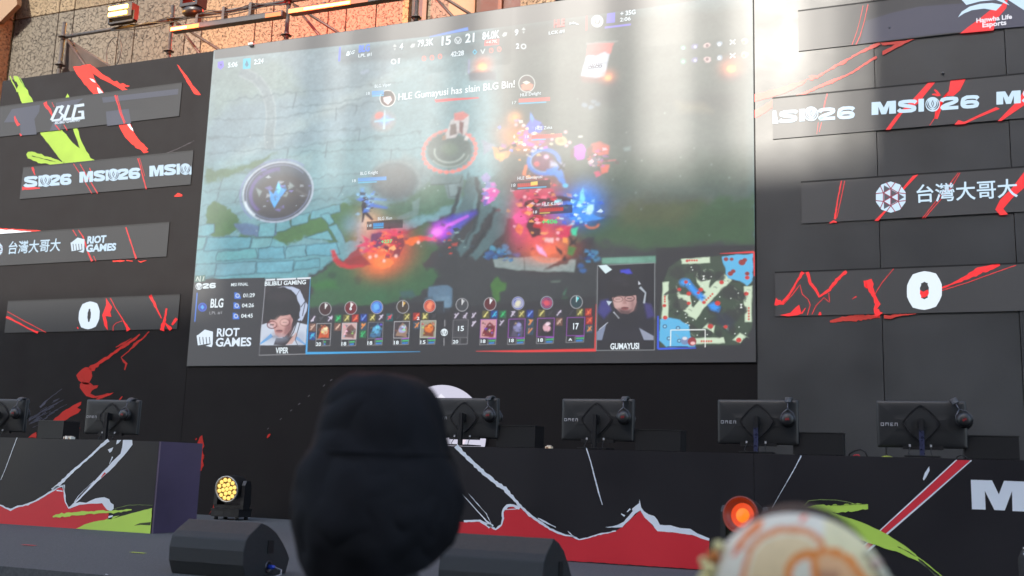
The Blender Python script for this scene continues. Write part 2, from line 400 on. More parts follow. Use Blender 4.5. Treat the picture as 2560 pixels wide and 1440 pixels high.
# rivet heads on the wide side
g = MB()
for (x, y) in ((2357, 183), (2224, 70)):
    q = P(x, y, D1); g.lathe([(0.0, 0.0), (0.012, 0.0), (0.010, 0.012), (0.0, 0.016)], 10, Matrix.Translation((q.x, q.y, q.z)) @ Matrix.Rotation(math.radians(90), 4, 'X'), col=lin((90, 90, 90)))
g.build("rivet", M['vinyl_gloss'], wall)

# round lit emblem on the wall behind the desks
c0 = P(1103, 1088, D1); rr = (P(1103, 963, D1) - c0).length
g = MB()
T = Matrix.Translation(c0 + Vector((0, -0.03, 0))) @ Matrix.Rotation(math.radians(90), 4, 'X')
g.lathe([(rr, 0), (rr, -0.03)], 64, T, mi=1)
n_ = 64; vs = [T @ Vector((rr * math.cos(2 * math.pi * k / n_), rr * math.sin(2 * math.pi * k / n_), 0)) for k in range(n_)]
g.add(vs, [tuple(range(n_))], 0, lin((205, 203, 222)))
g.art([(1103, 984), (1122, 1004), (1103, 1060), (1084, 1004)], D1 - 0.03, (238, 236, 250), 0.003)
for sg in (-1, 1):
    g.stroke([(1103 + sg * 40, 1010), (1103 + sg * 62, 1040), (1103 + sg * 66, 1075), (1103 + sg * 50, 1110), (1103 + sg * 15, 1140)], [3, 10, 16, 14, 4], D1 - 0.03, (240, 225, 240), 0.003, jag=0)
o = g.build("round_emblem", [M['display'], M['rim']])
tag(o, "round white lit emblem on the dark wall, half hidden behind the capped head", "emblem sign")

# ================================================================== NARROW LED SCREENS
LG = (36, 36, 37)
LRED = (255, 20, 22)
def strip(x0, y0t, y0b, x1, label, group, content):
    D = DW + 0.010
    a = P(x0, y0t, D); b = P(x0, y0b, D); xr = x1
    z1, z0 = a.z, b.z
    root = empty("narrow_led_screen", ((a.x + xr) / 2, D, z0), label, "led screen", group)
    c = MB(); c.box((a.x, D + 0.004, z0), (xr, D + 0.009, z1)); c.box((a.x, D - .002, z1), (xr, D + 0.009, z1 + 0.014))
    c.build("casing", M['rim'], root)
    g = MB(); g.add([(a.x, D, z0), (xr, D, z0), (xr, D, z1), (a.x, D, z1)], [(0, 1, 2, 3)], 0, lin(LG))
    content(g, D); g.build("display", M['display_low_glare' if x0 < 500 else 'display'], root)
XR = 4.8
DS = DW + 0.010
def px2x(x, y): return P(x, y, DS).x
LW = (205, 232, 252)
def bolt(g, D, pts, w, c=LRED, jag=.35): g.stroke(pts, w, D, c, 0.002, jag=jag)
def msi(g, D, x0, y0, x1, y1, h, cut=None):
    """event lettering: wide heavy capitals, disc, number; baseline from (x0,y0) to (x1,y1)"""
    def L(t): return x0 + (x1 - x0) * t
    def Y(t): return y0 + (y1 - y0) * t
    heavy(g, "MSI", L(0), Y(0), L(0.485), Y(.485), h, D, LW)
    heavy(g, "26", L(0.63), Y(0.63), L(1.0), Y(1), h, D, LW)
    emblem(g, L(0.565), Y(0.565) - h * 0.5, h * 0.56, D, LW, (40, 44, 60), 0.005)

def c_blg(g, D):
    s = (70, 74, 92)
    for p in ([(30, 273), (100, 262), (98, 280), (86, 298), (92, 336), (52, 339), (50, 305), (10, 306)], [(255, 244), (446, 222), (445, 236), (258, 257)], [(265, 279), (322, 272), (328, 308), (268, 315)],
              [(140, 257), (208, 246), (190, 262), (178, 262), (148, 325), (124, 328), (140, 290)]):
        g.art(p, D, s, 0.001)
    bolt(g, D, [(112, 256), (118, 268), (124, 274), (128, 284), (132, 292)], [10, 9, 7, 5, 2])
    bolt(g, D, [(288, 238), (294, 258), (300, 280), (308, 300), (311, 309)], [4, 3, 3, 3, 3]); bolt(g, D, [(293, 238), (299, 262), (306, 288), (314, 306)], [1.5, 1.5, 1.5, 1.5])
    bolt(g, D, [(37, 290), (40, 302), (47, 314)], [2, 6, 9]); bolt(g, D, [(50, 334), (53, 340)], [3, 5]); bolt(g, D, [(138, 312), (150, 326)], [2, 2]); bolt(g, D, [(160, 312), (168, 326)], [2, 2]); bolt(g, D, [(130, 256), (136, 268)], 1.5)
    WB = (225, 240, 252)
    for pts, w in (([(129, 301), (144, 269)], [7, 6]), ([(142, 269), (158, 266)], 5), ([(158, 264), (150, 281), (158, 288), (150, 300)], [7, 6, 7, 5]), ([(130, 302), (152, 299)], 5), ([(173, 263), (161, 296)], 7), ([(158, 299), (179, 297)], 6), ([(211, 262), (186, 266)], 7), ([(190, 264), (182, 296)], 7), ([(180, 298), (212, 294)], 7), ([(208, 296), (207, 277)], 7), ([(210, 279), (196, 280)], 5)):
        g.stroke(pts, w, D, WB, 0.004, jag=0, step=99)
    g.text("BILIBILI GAMING", 137, 311, 200, 7, D, (225, 240, 252), 0.004, bold=0.03, shear=.2)
strip(-60, 276, 349, px2x(453, 230), "narrow screen with angular white team logo, top of the stack beside lime arrow", "narrow led screens on the stage wall", c_blg)
def c_msi_l(g, D):
    bolt(g, D, [(81, 418), (88, 438)], [6, 1.5]); bolt(g, D, [(184, 410), (204, 440), (230, 484)], [1.5, 1.5, 1.5]); bolt(g, D, [(200, 410), (222, 446), (244, 484)], [1.5, 2, 2.5])
    bolt(g, D, [(345, 396), (352, 420), (359, 446), (366, 473)], [3, 2, 3, 3]); bolt(g, D, [(349, 395), (362, 440)], 1.2); bolt(g, D, [(56, 471), (100, 470)], [8, 3]); bolt(g, D, [(224, 420), (232, 440)], [2, 4])
    heavy(g, "SI", 60, 469, 106, 466, 27, D, LW); heavy(g, "26", 124, 465, 178, 461, 27, D, LW); emblem(g, 115, 452, 15, D, LW, (40, 44, 60), .005)
    msi(g, D, 199, 457, 350, 446, 27)
    heavy(g, "MSI", 374, 442, 450, 436, 27, D, LW); emblem(g, 464, 423, 14, D, LW, (40, 44, 60), 0.004); 
    g.art([(474, 430), (479, 414), (479, 436), (474, 437)], D, LW, .003)
strip(58, 421, 497, px2x(482, 395), "narrow screen repeating event logo, just below lime arrow", "narrow led screens on the stage wall", c_msi_l)
def ball(g, cx, cy, r, D):
    N = 10; out = [(cx + r * math.cos(math.radians(36 * k - 90)), cy + r * math.sin(math.radians(36 * k - 90))) for k in range(N)]
    inn = [(cx + r * .55 * math.cos(math.radians(60 * k - 90)), cy + r * .55 * math.sin(math.radians(60 * k - 90))) for k in range(6)]
    g.art(out, D, LW, 0.003)
    for i in range(6):
        g.stroke([inn[i], inn[(i + 1) % 6]], r * .06, D, (150, 30, 60), 0.004, jag=0, step=99)
        a = math.radians(60 * i - 90)
        g.stroke([(cx, cy), inn[i]], r * .06, D, (150, 30, 60), 0.004, jag=0, step=99)
        g.stroke([inn[i], (cx + r * math.cos(a + .3), cy + r * math.sin(a + .3))], r * .06, D, (150, 30, 60), 0.004, jag=0, step=99)
        g.stroke([inn[i], (cx + r * math.cos(a - .3), cy + r * math.sin(a - .3))], r * .06, D, (150, 30, 60), 0.004, jag=0, step=99)
        q = inn[i]; w = inn[(i + 1) % 6]
        if i % 2 == 0: g.art([(cx, cy), (q[0] * .9 + cx * .1, q[1] * .9 + cy * .1), (w[0] * .9 + cx * .1, w[1] * .9 + cy * .1)], D, (70, 72, 84), 0.0035)
        else: g.art([(q[0] * .95 + w[0] * .05, q[1] * .95 + w[1] * .05), (w[0] * .95 + q[0] * .05, w[1] * .95 + q[1] * .05), (cx + r * .88 * math.cos(a + .52), cy + r * .88 * math.sin(a + .52))], D, (70, 72, 84), 0.0035)
def fist(g, x, y, w, h, D, c=(215, 235, 250), off=0.004, bgc=(62, 62, 66)):
    g.art([(x, y + h * .34), (x + w * .1, y + h * .3), (x + w * .5, y), (x + w, y + h * .12), (x + w * .98, y + h * .82), (x + w * .92, y + h), (x + w * .55, y + h * .92), (x + w * .82, y + h * .84), (x + w * .82, y + h * .78), (x + w * .08, y + h * .9)], D, c, off)
    for k in range(4):
        xx = x + w * (.18 + .2 * k); g.stroke([(xx, y + h * .42), (xx + w * .05, y + h * .84)], w * .05, D, bgc, off + .001, jag=0, step=99)
def c_twm_l(g, D):
    bolt(g, D, [(182, 575), (192, 590)], [2, 2]); bolt(g, D, [(196, 575), (208, 592), (220, 630), (231, 653)], [2, 3, 3, 5]); bolt(g, D, [(234, 640), (240, 653)], 1.3)
    bolt(g, D, [(315, 568), (324, 596), (334, 626), (341, 647)], [3, 3, 3, 4])
    ball(g, -14, 623, 22, D)
    g.text("台灣大哥大", 20, 636, 150, 32, D, LW, 0.003, bold=.012)
    fist(g, 177, 594, 35, 38, D, off=.004, bgc=(44, 44, 46))
    g.text("RIOT", 218, 610, 265, 19, D, LW, 0.004, bold=.045); g.text("GAMES", 215, 631, 290, 19, D, LW, 0.004, bold=.045)
strip(-70, 592, 668, px2x(422, 575), "narrow screen with hexagon ball, five large Chinese characters and white fist logo", "narrow led screens on the stage wall", c_twm_l)
def c_0_l(g, D):
    bolt(g, D, [(16, 792), (40, 804), (70, 820), (95, 832)], [5, 4, 3, 6]); bolt(g, D, [(19, 779), (60, 802), (115, 831)], 1.5)
    g.art([(265, 744), (270, 752), (281, 768), (276, 780), (279, 792), (264, 790), (268, 804), (270, 826), (262, 815), (256, 788), (266, 762)], D, LRED, .003)
    bolt(g, D, [(276, 745), (290, 772), (308, 800), (322, 826)], [2, 2, 3, 9]); bolt(g, D, [(306, 802), (290, 808), (283, 816), (283, 827)], 1.3)
    bolt(g, D, [(376, 738), (388, 764), (404, 796)], [8, 6, 3]); bolt(g, D, [(417, 771), (412, 800), (404, 826)], [4, 6, 12]); bolt(g, D, [(412, 806), (428, 824)], [2, 10]); bolt(g, D, [(430, 812), (442, 796)], [4, 7]); bolt(g, D, [(193, 818), (196, 822)], 3)
    heavy(g, "0", 200, 822, 243, 820, 65, D, (225, 240, 255), .004, lean=.06)
strip(20, 755, 832, px2x(449, 750), "narrow screen showing score zero with red lightning, lowest of stack beside lime arrow", "narrow led screens on the stage wall", c_0_l)
def c_hle(g, D):
    g.art([(2165, 52), (2230, 32), (2300, 16), (2400, 9), (2560, -30), (2700, -30), (2700, 40), (2560, 66), (2350, 84), (2150, 110)], D, (58, 58, 78), 0.001)
    bolt(g, D, [(2158, 14), (2150, 50), (2142, 80), (2130, 112)], [1.5, 1.5, 1.5, 2]); bolt(g, D, [(2170, 11), (2160, 56), (2150, 90), (2140, 112)], [2, 2, 2, 3])
    g.art([(2400, 84), (2420, 68), (2445, 50), (2475, 26), (2500, 18), (2520, -8), (2516, 20), (2490, 50), (2484, 76), (2440, 80)], D, LRED, .003)
    g.art([(2395, 44), (2404, 30), (2424, 17), (2450, 10), (2480, 8), (2505, 12), (2490, 27), (2460, 22), (2430, 26), (2410, 34)], D, LW, .005)
    g.art([(2400, -4), (2416, 13), (2450, 4), (2490, 0), (2524, 14), (2500, -8), (2460, -20), (2420, -16)], D, LW, .005)
    g.art([(2520, 0), (2560, 26), (2580, 34), (2570, 0), (2540, -14)], D, LW, .005)
    g.text("Hanwha Life", 2441, 58, 2530, 12, D, (240, 240, 250), 0.006, bold=.03); g.text("Esports", 2456, 69, 2516, 12, D, (240, 240, 250), 0.006, bold=.03)
strip(1995, 29, 128, XR, "narrow screen with curved white wing logo, at top beside the bright patch", "narrow led screens on the stage wall", c_hle)
def c_msi_r(g, D):
    g.art([(2320, 207), (2338, 206), (2310, 240), (2300, 256), (2255, 284), (2226, 324), (2214, 325), (2240, 290), (2290, 240)], D, LRED, .002)
    g.art([(2376, 202), (2414, 198), (2400, 226), (2384, 240), (2360, 240), (2352, 276), (2344, 298), (2336, 296), (2340, 262), (2372, 228)], D, LRED, .002)
    bolt(g, D, [(2336, 224), (2350, 238), (2330, 236)], [3, 8, 3]); bolt(g, D, [(2340, 290), (2324, 314)], 1.5)
    g.art([(2386, 312), (2396, 300), (2410, 305), (2450, 286), (2490, 268), (2500, 272), (2446, 294), (2412, 310)], D, LRED, .002)
    g.art([(2494, 303), (2520, 276), (2546, 250), (2560, 225), (2600, 200), (2580, 250), (2530, 284), (2504, 302)], D, LRED, .002)
    bolt(g, D, [(2068, 234), (2062, 258), (2058, 280)], [3, 3, 1]); bolt(g, D, [(2046, 306), (2042, 335)], [1.5, 1.5]); bolt(g, D, [(2054, 306), (2048, 330)], 1.5)
    def half(x0, y0, x1, h):
        pass
    heavy(g, "SI", 1946, 309, 2012, 303, 31, D, LW); g.art([(1932, 277), (1940, 276), (1946, 309), (1932, 310)], D, LW, .003)
    heavy(g, "26", 2044, 302, 2138, 296, 31, D, LW); emblem(g, 2028, 285, 18, D, LW, (60, 64, 80), .004)
    msi(g, D, 2179, 288, 2449, 269, 32)
    msi(g, D, 2491, 262, 2760, 244, 32)
strip(1931, 247, 348, XR, "narrow screen repeating event logo across red slashes, second from top on the grey side", "narrow led screens on the stage wall", c_msi_r)
def c_twm_r(g, D):
    bolt(g, D, [(2104, 452), (2094, 500), (2087, 548)], [3, 3, 6]); bolt(g, D, [(2112, 452), (2102, 500), (2092, 545)], 1.5); bolt(g, D, [(2074, 558), (2084, 554), (2092, 556)], [3, 6, 3])
    g.art([(2282, 440), (2296, 436), (2264, 470), (2240, 500), (2214, 530), (2196, 552), (2186, 552), (2214, 524), (2250, 478)], D, LRED, .002)
    bolt(g, D, [(2396, 432), (2370, 466), (2336, 508), (2306, 546)], 1.5); bolt(g, D, [(2400, 432), (2378, 470), (2340, 512), (2312, 545)], 1.5)
    g.art([(2560, 430), (2590, 428), (2560, 470), (2530, 496), (2508, 522), (2520, 536), (2500, 538), (2488, 524), (2500, 500), (2530, 470)], D, LRED, .002)
    ball(g, 2227, 493, 39, D)
    g.text("台灣大哥大", 2292, 508, 2545, 46, D, LW, 0.004, bold=.012)
strip(2002, 457, 559, XR, "narrow screen with faceted ball and widest Chinese lettering, third from top on grey side", "narrow led screens on the stage wall", c_twm_r)
def c_0_r(g, D):
    bolt(g, D, [(2008, 680), (1992, 705), (1974, 735), (1956, 758), (1938, 754)], [8, 5, 6, 8, 16]); bolt(g, D, [(1958, 762), (1980, 738), (2000, 712), (2006, 736), (2020, 748), (2026, 762), (2018, 788)], 1.6)
    bolt(g, D, [(2018, 680), (2026, 708), (2038, 722), (2048, 742), (2074, 724), (2092, 700), (2116, 678)], [7, 7, 7, 5, 7, 8, 8]); bolt(g, D, [(2030, 786), (2040, 764), (2060, 744), (2074, 756), (2072, 732)], 1.6)
    g.art([(1950, 788), (1976, 782), (1990, 768), (1998, 762), (2004, 784), (1994, 788), (1970, 791)], D, LRED, .003); bolt(g, D, [(2004, 784), (2014, 770)], [4, 2]); bolt(g, D, [(2050, 788), (2050, 780)], [8, 4])
    bolt(g, D, [(2160, 710), (2172, 708), (2184, 738), (2194, 760), (2188, 772), (2198, 788)], [16, 22, 8, 12, 8, 22]); bolt(g, D, [(2234, 672), (2204, 708), (2186, 738)], [1.5, 1.5, 1.5]); bolt(g, D, [(2130, 748), (2141, 741)], [1, 3])
    bolt(g, D, [(2350, 722), (2380, 710), (2420, 692), (2460, 672), (2500, 662)], [5, 4, 12, 18, 4]); bolt(g, D, [(2350, 728), (2420, 706), (2480, 684), (2540, 663)], 1.5); bolt(g, D, [(2298, 738), (2322, 732)], [18, 14])
    heavy(g, "0", 2272, 772, 2350, 769, 88, D, (232, 245, 255), .004, th=.30)
strip(1937, 683, 791, XR, "narrow screen showing score zero on grey side, red crack shapes filling its end", "narrow led screens on the stage wall", c_0_r)

# ================================================================== BIG SCREEN
NX, NY = 1180, 706
DZ0, DZ1 = 0.10615 * DW + CZ, 0.5062 * DW + CZ
def g2(pts):
    """traced photo pixels -> grid coordinates of the big display"""
    out = []
    for x, y in pts:
        r = ray(x, y); k = DW / r[1]
        out.append(((r[0] * k - XS0) / (XS1 - XS0) * (NX - 1), (DZ1 - (CZ + r[2] * k)) / (DZ1 - DZ0) * (NY - 1)))
    return np.array(out)
IMG = np.zeros((NY, NX, 3)); IMG[:] = lin((92, 128, 132))
def nz(sx, sy, seed, oct=3):
    r = np.random.default_rng(seed); acc = np.zeros((NY, NX)); am = 1; tot = 0
    for o in range(oct):
        gx, gy = int(NX / sx) + 3, int(NY / sy) + 3; t = r.random((gy, gx))
        xs = np.linspace(0, gx - 1.001, NX); ys = np.linspace(0, gy - 1.001, NY); xi = xs.astype(int); yi = ys.astype(int)
        fx = xs - xi; fy = (ys - yi)[:, None]; fx = fx * fx * (3 - 2 * fx); fy = fy * fy * (3 - 2 * fy)
        a = t[yi][:, xi] * (1 - fx) + t[yi][:, xi + 1] * fx; b = t[yi + 1][:, xi] * (1 - fx) + t[yi + 1][:, xi + 1] * fx
        acc += am * (a * (1 - fy) + b * fy); tot += am; am *= .5; sx /= 2; sy /= 2
    return acc / tot
WARP = (nz(16, 12, 5) - .5, nz(16, 12, 6) - .5)
def cover(q, soft, warp=0.0):
    m = soft + 2 + warp; x0 = max(0, int(q[:, 0].min() - m)); x1 = min(NX, int(q[:, 0].max() + m + 2)); y0 = max(0, int(q[:, 1].min() - m)); y1 = min(NY, int(q[:, 1].max() + m + 2))
    if x1 <= x0 or y1 <= y0: return None
    Y, X = np.mgrid[y0:y1, x0:x1].astype(float)
    if warp: X = X + WARP[0][y0:y1, x0:x1] * 2 * warp; Y = Y + WARP[1][y0:y1, x0:x1] * 2 * warp
    ins = np.zeros(X.shape, bool); d = np.full(X.shape, 1e9)
    for i in range(len(q)):
        ax, ay = q[i]; bx, by = q[(i + 1) % len(q)]
        if ay != by: ins ^= ((ay > Y) != (by > Y)) & (X < (bx - ax) * (Y - ay) / (by - ay) + ax)
        L2 = (bx - ax) ** 2 + (by - ay) ** 2 + 1e-9; t = np.clip(((X - ax) * (bx - ax) + (Y - ay) * (by - ay)) / L2, 0, 1)
        d = np.minimum(d, (X - ax - t * (bx - ax)) ** 2 + (Y - ay - t * (by - ay)) ** 2)
    d = np.sqrt(d); sd = np.where(ins, d, -d); s = max(soft, .7)
    return (y0, y1, x0, x1, np.clip(.5 + sd / (2 * s), 0, 1))
def blend(c, col, a, add=False):
    if c is None: return
    y0, y1, x0, x1, m = c; m = (m * a)[..., None]; R = IMG[y0:y1, x0:x1]; L = np.array(lin(col))
    IMG[y0:y1, x0:x1] = R + L * m if add else R * (1 - m) + L * m
def pg(pts, col, a=1, soft=.7, warp=0.0, add=False): blend(cover(g2(pts), soft, warp), col, a, add)
def el(x, y, rx, ry=None, col=(0, 0, 0), a=1, soft=.7, rot=0.0, warp=0.0, add=False, n=26):
    ry = ry or rx; t = [2 * math.pi * k / n for k in range(n)]; c, s = math.cos(math.radians(rot)), math.sin(math.radians(rot))
    pg([(x + rx * math.cos(q) * c - ry * math.sin(q) * s, y + rx * math.cos(q) * s + ry * math.sin(q) * c) for q in t], col, a, soft, warp, add)
def glow(x, y, rx, ry, col, a=1.0, rot=0.0, add=True):
    c = g2([(x, y)])[0]; k = NX / 1385.0; rx *= k; ry *= k; R = int(max(rx, ry) * 2.6)
    x0, x1, y0, y1 = max(0, int(c[0]) - R), min(NX, int(c[0]) + R), max(0, int(c[1]) - R), min(NY, int(c[1]) + R)
    Y, X = np.mgrid[y0:y1, x0:x1].astype(float); co, si = math.cos(math.radians(rot)), math.sin(math.radians(rot))
    X -= c[0]; Y -= c[1]; u, v = X * co + Y * si, -X * si + Y * co
    m = np.exp(-(u / rx) ** 2 - (v / ry) ** 2); blend((y0, y1, x0, x1, m), col, a, add)
def ln(pts, w, col, a=1, soft=.7, warp=0.0, add=False):
    for i in range(len(pts) - 1):
        (x0, y0), (x1, y1) = pts[i], pts[i + 1]; L = math.hypot(x1 - x0, y1 - y0) or 1
        ww = w if not isinstance(w, (list, tuple)) else None
        wa, wb = (ww, ww) if ww else (w[i], w[i + 1]); nx, ny = -(y1 - y0) / L / 2, (x1 - x0) / L / 2
        pg([(x0 + nx * wa, y0 + ny * wa), (x1 + nx * wb, y1 + ny * wb), (x1 - nx * wb, y1 - ny * wb), (x0 - nx * wa, y0 - ny * wa)], col, a, soft, warp, add)
def ring(x, y, rx, ry, w, col, a=1, rot=0.0, t0=0, t1=360, soft=.7, n=40, add=False):
    c, s = math.cos(math.radians(rot)), math.sin(math.radians(rot))
    q = [math.radians(t0 + (t1 - t0) * k / n) for k in range(n + 1)]
    f = lambda e, t: (x + (rx + e) * math.cos(t) * c - (ry + e) * math.sin(t) * s, y + (rx + e) * math.cos(t) * s + (ry + e) * math.sin(t) * c)
    pg([f(w / 2, t) for t in q] + [f(-w / 2, t) for t in reversed(q)], col, a, soft, 0, add)

# --- stone court
pg([(520, 130), (1260, 60), (1260, 420), (1180, 480), (1100, 560), (1000, 640), (490, 700)], (104, 150, 158))
pg([(1240, 60), (1890, 0), (1890, 520), (1500, 560), (1240, 470)], (78, 92, 86), 1, 20)
pg([(520, 140), (1000, 110), (940, 330), (700, 380), (520, 400)], (112, 146, 160), .8, 14)
pg([(525, 150), (700, 140), (760, 230), (600, 250), (525, 300)], (120, 150, 110), .35, 18, 10)
for k in range(7):
    ln([(560 + k * 60, 420 - k * 34), (620 + k * 70, 372 - k * 34)], 26, (150, 175, 172), .28, 10, 6)
# curved kerb at the upper corner
for w_, c_ in ((26, (140, 166, 172)), (20, (104, 132, 140))):
    ln([(600, 178), (640, 196), (664, 226), (676, 262), (678, 300), (672, 336), (676, 372)], w_, c_, .8, 2)
# slabs: rows and joints
rows = [[(520, 300), (700, 296), (860, 268), (1000, 250)], [(520, 345), (700, 336), (900, 322)], [(516, 385), (700, 372), (860, 352), (1050, 330)], [(512, 440), (620, 432), (760, 380), (1000, 372), (1180, 360)], [(505, 478), (620, 470), (820, 440), (1010, 428)],
        [(505, 512), (600, 505), (880, 462), (1060, 452)], [(500, 545), (560, 540), (790, 500), (930, 490)], [(560, 252), (720, 232), (900, 214), (1010, 206)], [(700, 270), (840, 258), (960, 238)]]
for r_ in rows: ln(r_, 3.2, (60, 92, 100), .6, 1.6, 7)
for (x, y, dx, dy) in ((560, 440, -14, 34), (640, 432, -10, 40), (600, 475, -12, 32), (548, 480, -10, 34), (720, 372, -6, 40), (820, 352, -8, 42), (900, 322, -4, 30), (840, 268, 0, 34), (892, 262, -4, 22), (740, 232, -8, 40), (980, 372, -6, 34), (940, 440, -10, 30), (860, 462, -16, 30), (1060, 410, -8, 36), (1120, 400, 0, 44)):
    ln([(x, y), (x + dx, y + dy)], 2.6, (54, 84, 92), .8, 1.2, 2)
pg([(700, 395), (780, 384), (778, 420), (700, 430)], (128, 160, 160), .4, 5)
# mossy grass
G1 = (62, 104, 42)
pg([(515, 420), (560, 425), (640, 404), (690, 380), (650, 420), (600, 432), (540, 452), (512, 455)], G1, .85, 4, 8)
pg([(515, 520), (540, 500), (560, 512), (600, 545), (598, 570), (570, 592), (530, 592), (505, 590), (518, 560)], G1, .95, 2, 8)
pg([(585, 556), (660, 566), (720, 552), (790, 534), (860, 505), (905, 520), (900, 560), (885, 598), (850, 610), (780, 590), (745, 600), (700, 614), (600, 592)], G1, .95, 2.5, 10)
pg([(860, 490), (910, 500), (960, 512), (1010, 500), (1030, 470), (1080, 440), (1120, 430), (1190, 452), (1150, 500), (1080, 540), (1000, 560), (920, 560)], (64, 100, 60), .8, 6, 12)
pg([(1010, 380), (1100, 430), (1060, 470), (1000, 500), (960, 470)], (108, 132, 134), .8, 6)
el(985, 452, 62, 52, (74, 84, 88), .8, 8); el(982, 450, 44, 36, (88, 92, 92), .6, 8); ring(988, 455, 62, 52, 6, (124, 140, 140), .5, 0, 180, 380, 3)
pg([(1076, 440), (1158, 434), (1160, 458), (1150, 500), (1120, 496), (1110, 460), (1076, 462)], (100, 124, 126), .9, 1.5); ln([(1076, 462), (1150, 458), (1156, 440)], 3, (50, 66, 70), .8, 1)
pg([(1120, 462), (1150, 458), (1148, 490), (1124, 492)], (116, 140, 142), .9, 1); ln([(1120, 462), (1124, 492), (1148, 490)], 2.4, (50, 66, 70), .8, 1)
pg([(1030, 505), (1050, 494), (1046, 536), (1000, 552), (990, 544), (1032, 526)], (104, 134, 130), .9, 1.5)
# kerb stones and lower rows
T2 = (98, 158, 168)
pg([(585, 560), (620, 556), (650, 566), (690, 552), (692, 588), (640, 592), (600, 584)], (84, 110, 150), .9, 2, 3)
for q in ([(650, 560), (690, 553), (686, 590), (644, 592)], [(693, 552), (724, 548), (728, 570), (690, 582)], [(728, 545), (775, 530), (770, 556), (730, 566)], [(780, 528), (850, 510), (850, 530), (776, 550)],
          [(800, 538), (822, 532), (836, 556), (824, 562)], [(822, 565), (842, 560), (864, 606), (850, 614)], [(762, 594), (820, 576), (834, 600), (780, 597)], [(497, 565), (520, 558), (536, 560), (536, 580), (520, 590), (494, 590)]):
    pg(q, T2, 1, 1.2, 2); ln(q + [q[0]], 2, (36, 70, 84), .8, 1, 2)
pg([(492, 600), (510, 592), (600, 594), (680, 594), (720, 612), (860, 606), (960, 590), (960, 640), (830, 660), (780, 700), (486, 700)], T2, 1, 2, 5)
for q in ([(492, 594), (516, 590), (508, 622), (490, 628)], [(518, 594), (628, 592), (624, 620), (510, 628)], [(630, 596), (682, 592), (676, 618), (626, 622)], [(546, 630), (640, 620), (642, 648), (538, 652)], [(646, 622), (710, 616), (712, 646), (644, 650)],
          [(716, 616), (764, 610), (766, 640), (712, 646)], [(768, 612), (840, 606), (850, 636), (766, 640)], [(490, 660), (540, 658), (536, 690), (486, 694)], [(542, 658), (640, 654), (636, 684), (536, 690)], [(642, 656), (734, 650), (730, 680), (640, 684)], [(738, 652), (800, 646), (800, 668), (732, 676)]):
    pg([(x + random.uniform(-1.5, 1.5), y) for x, y in q], (random.randint(86, 112), random.randint(150, 172), random.randint(165, 182)), .75, 2, 3); ln(q + [q[0]], 2.2, (30, 72, 88), .9, 1, 3)
IMG *= (0.80 + 0.4 * nz(90, 60, 21, 4))[..., None]
# lower field: grass and dark ground
DK = (46, 50, 52)
pg([(770, 690), (840, 650), (900, 640), (960, 590), (1060, 560), (1180, 520), (1240, 540), (1400, 560), (1500, 540), (1890, 520), (1890, 620), (1890, 905), (470, 905), (486, 694), (770, 700)], DK, 1, 3, 6)
pg([(780, 700), (800, 680), (850, 655), (900, 640), (980, 590), (1060, 560), (1100, 566), (1090, 620), (1060, 660), (1100, 690), (1040, 740), (960, 760), (780, 770)], (48, 92, 56), 1, 3, 12)
pg([(1500, 560), (1560, 520), (1640, 510), (1760, 500), (1890, 490), (1890, 610), (1720, 612), (1600, 625), (1480, 600), (1400, 620), (1380, 590)], (52, 84, 50), .9, 8, 14)
pg([(1500, 510), (1620, 490), (1760, 500), (1700, 560), (1560, 560)], (92, 88, 56), .5, 16, 10)
pg([(1320, 400), (1890, 380), (1890, 470), (1340, 480)], (72, 92, 74), .5, 20, 12)
pg([(782, 706), (840, 700), (845, 722), (784, 726)], (44, 110, 44), .8, 5, 4)
el(830, 688, 10, 8, (30, 60, 40), .8, 3); el(895, 700, 9, 12, (34, 62, 42), .7, 3)
pg([(930, 720), (960, 720), (975, 750), (940, 762), (905, 756)], (46, 96, 60), .9, 3, 6); pg([(1000, 728), (1030, 726), (1040, 742), (1004, 746)], (50, 84, 88), .8, 2, 3)
for q, c_ in (([(1072, 716), (1120, 712), (1132, 722), (1128, 770), (1078, 770), (1070, 740)], (86, 116, 140)), ([(1090, 740), (1124, 740), (1126, 780), (1092, 784)], (98, 128, 150)), ([(1060, 745), (1082, 740), (1088, 776), (1064, 778)], (66, 88, 104))):
    pg(q, c_, .95, 1.5, 2)
# clefted rock, centre
for q in ([(1170, 430), (1190, 450), (1186, 500), (1164, 560), (1130, 600), (1120, 560), (1150, 520)], [(1195, 450), (1220, 480), (1230, 520), (1204, 560), (1170, 620), (1150, 640), (1144, 620), (1186, 560), (1200, 510)],
          [(1240, 520), (1270, 540), (1260, 580), (1220, 620), (1190, 650), (1176, 640), (1216, 590)]):
    pg(q, (74, 104, 108), .9, 2, 5)
for q in ([(1190, 440), (1200, 500), (1190, 560), (1160, 610)], [(1236, 520), (1222, 570), (1190, 612), (1165, 650)], [(1150, 470), (1130, 540), (1110, 600)]): ln(q, [10, 12, 10, 6][:len(q)], (30, 40, 42), .9, 2.5, 5)
pg([(1232, 648), (1330, 640), (1440, 650), (1436, 680), (1300, 676), (1238, 668)], (132, 148, 146), 1, 1.2, 2); ln([(1310, 642), (1312, 676)], 2, (60, 70, 72))
pg([(1505, 645), (1640, 640), (1640, 658), (1505, 660)], (100, 150, 132), 1, 1.2); pg([(1376, 702), (1402, 700), (1400, 706), (1378, 707)], (90, 104, 96), .9)
pg([(1236, 696), (1246, 690), (1252, 704), (1266, 706), (1262, 728), (1248, 734), (1252, 752), (1240, 756), (1232, 735), (1226, 724), (1230, 706)], (58, 106, 44), 1, 1.4, 3)
pg([(1418, 718), (1412, 738), (1406, 736)], (64, 120, 92), .8, 1); pg([(1404, 744), (1420, 742), (1422, 764), (1410, 762)], (44, 86, 56), .9, 1.5)
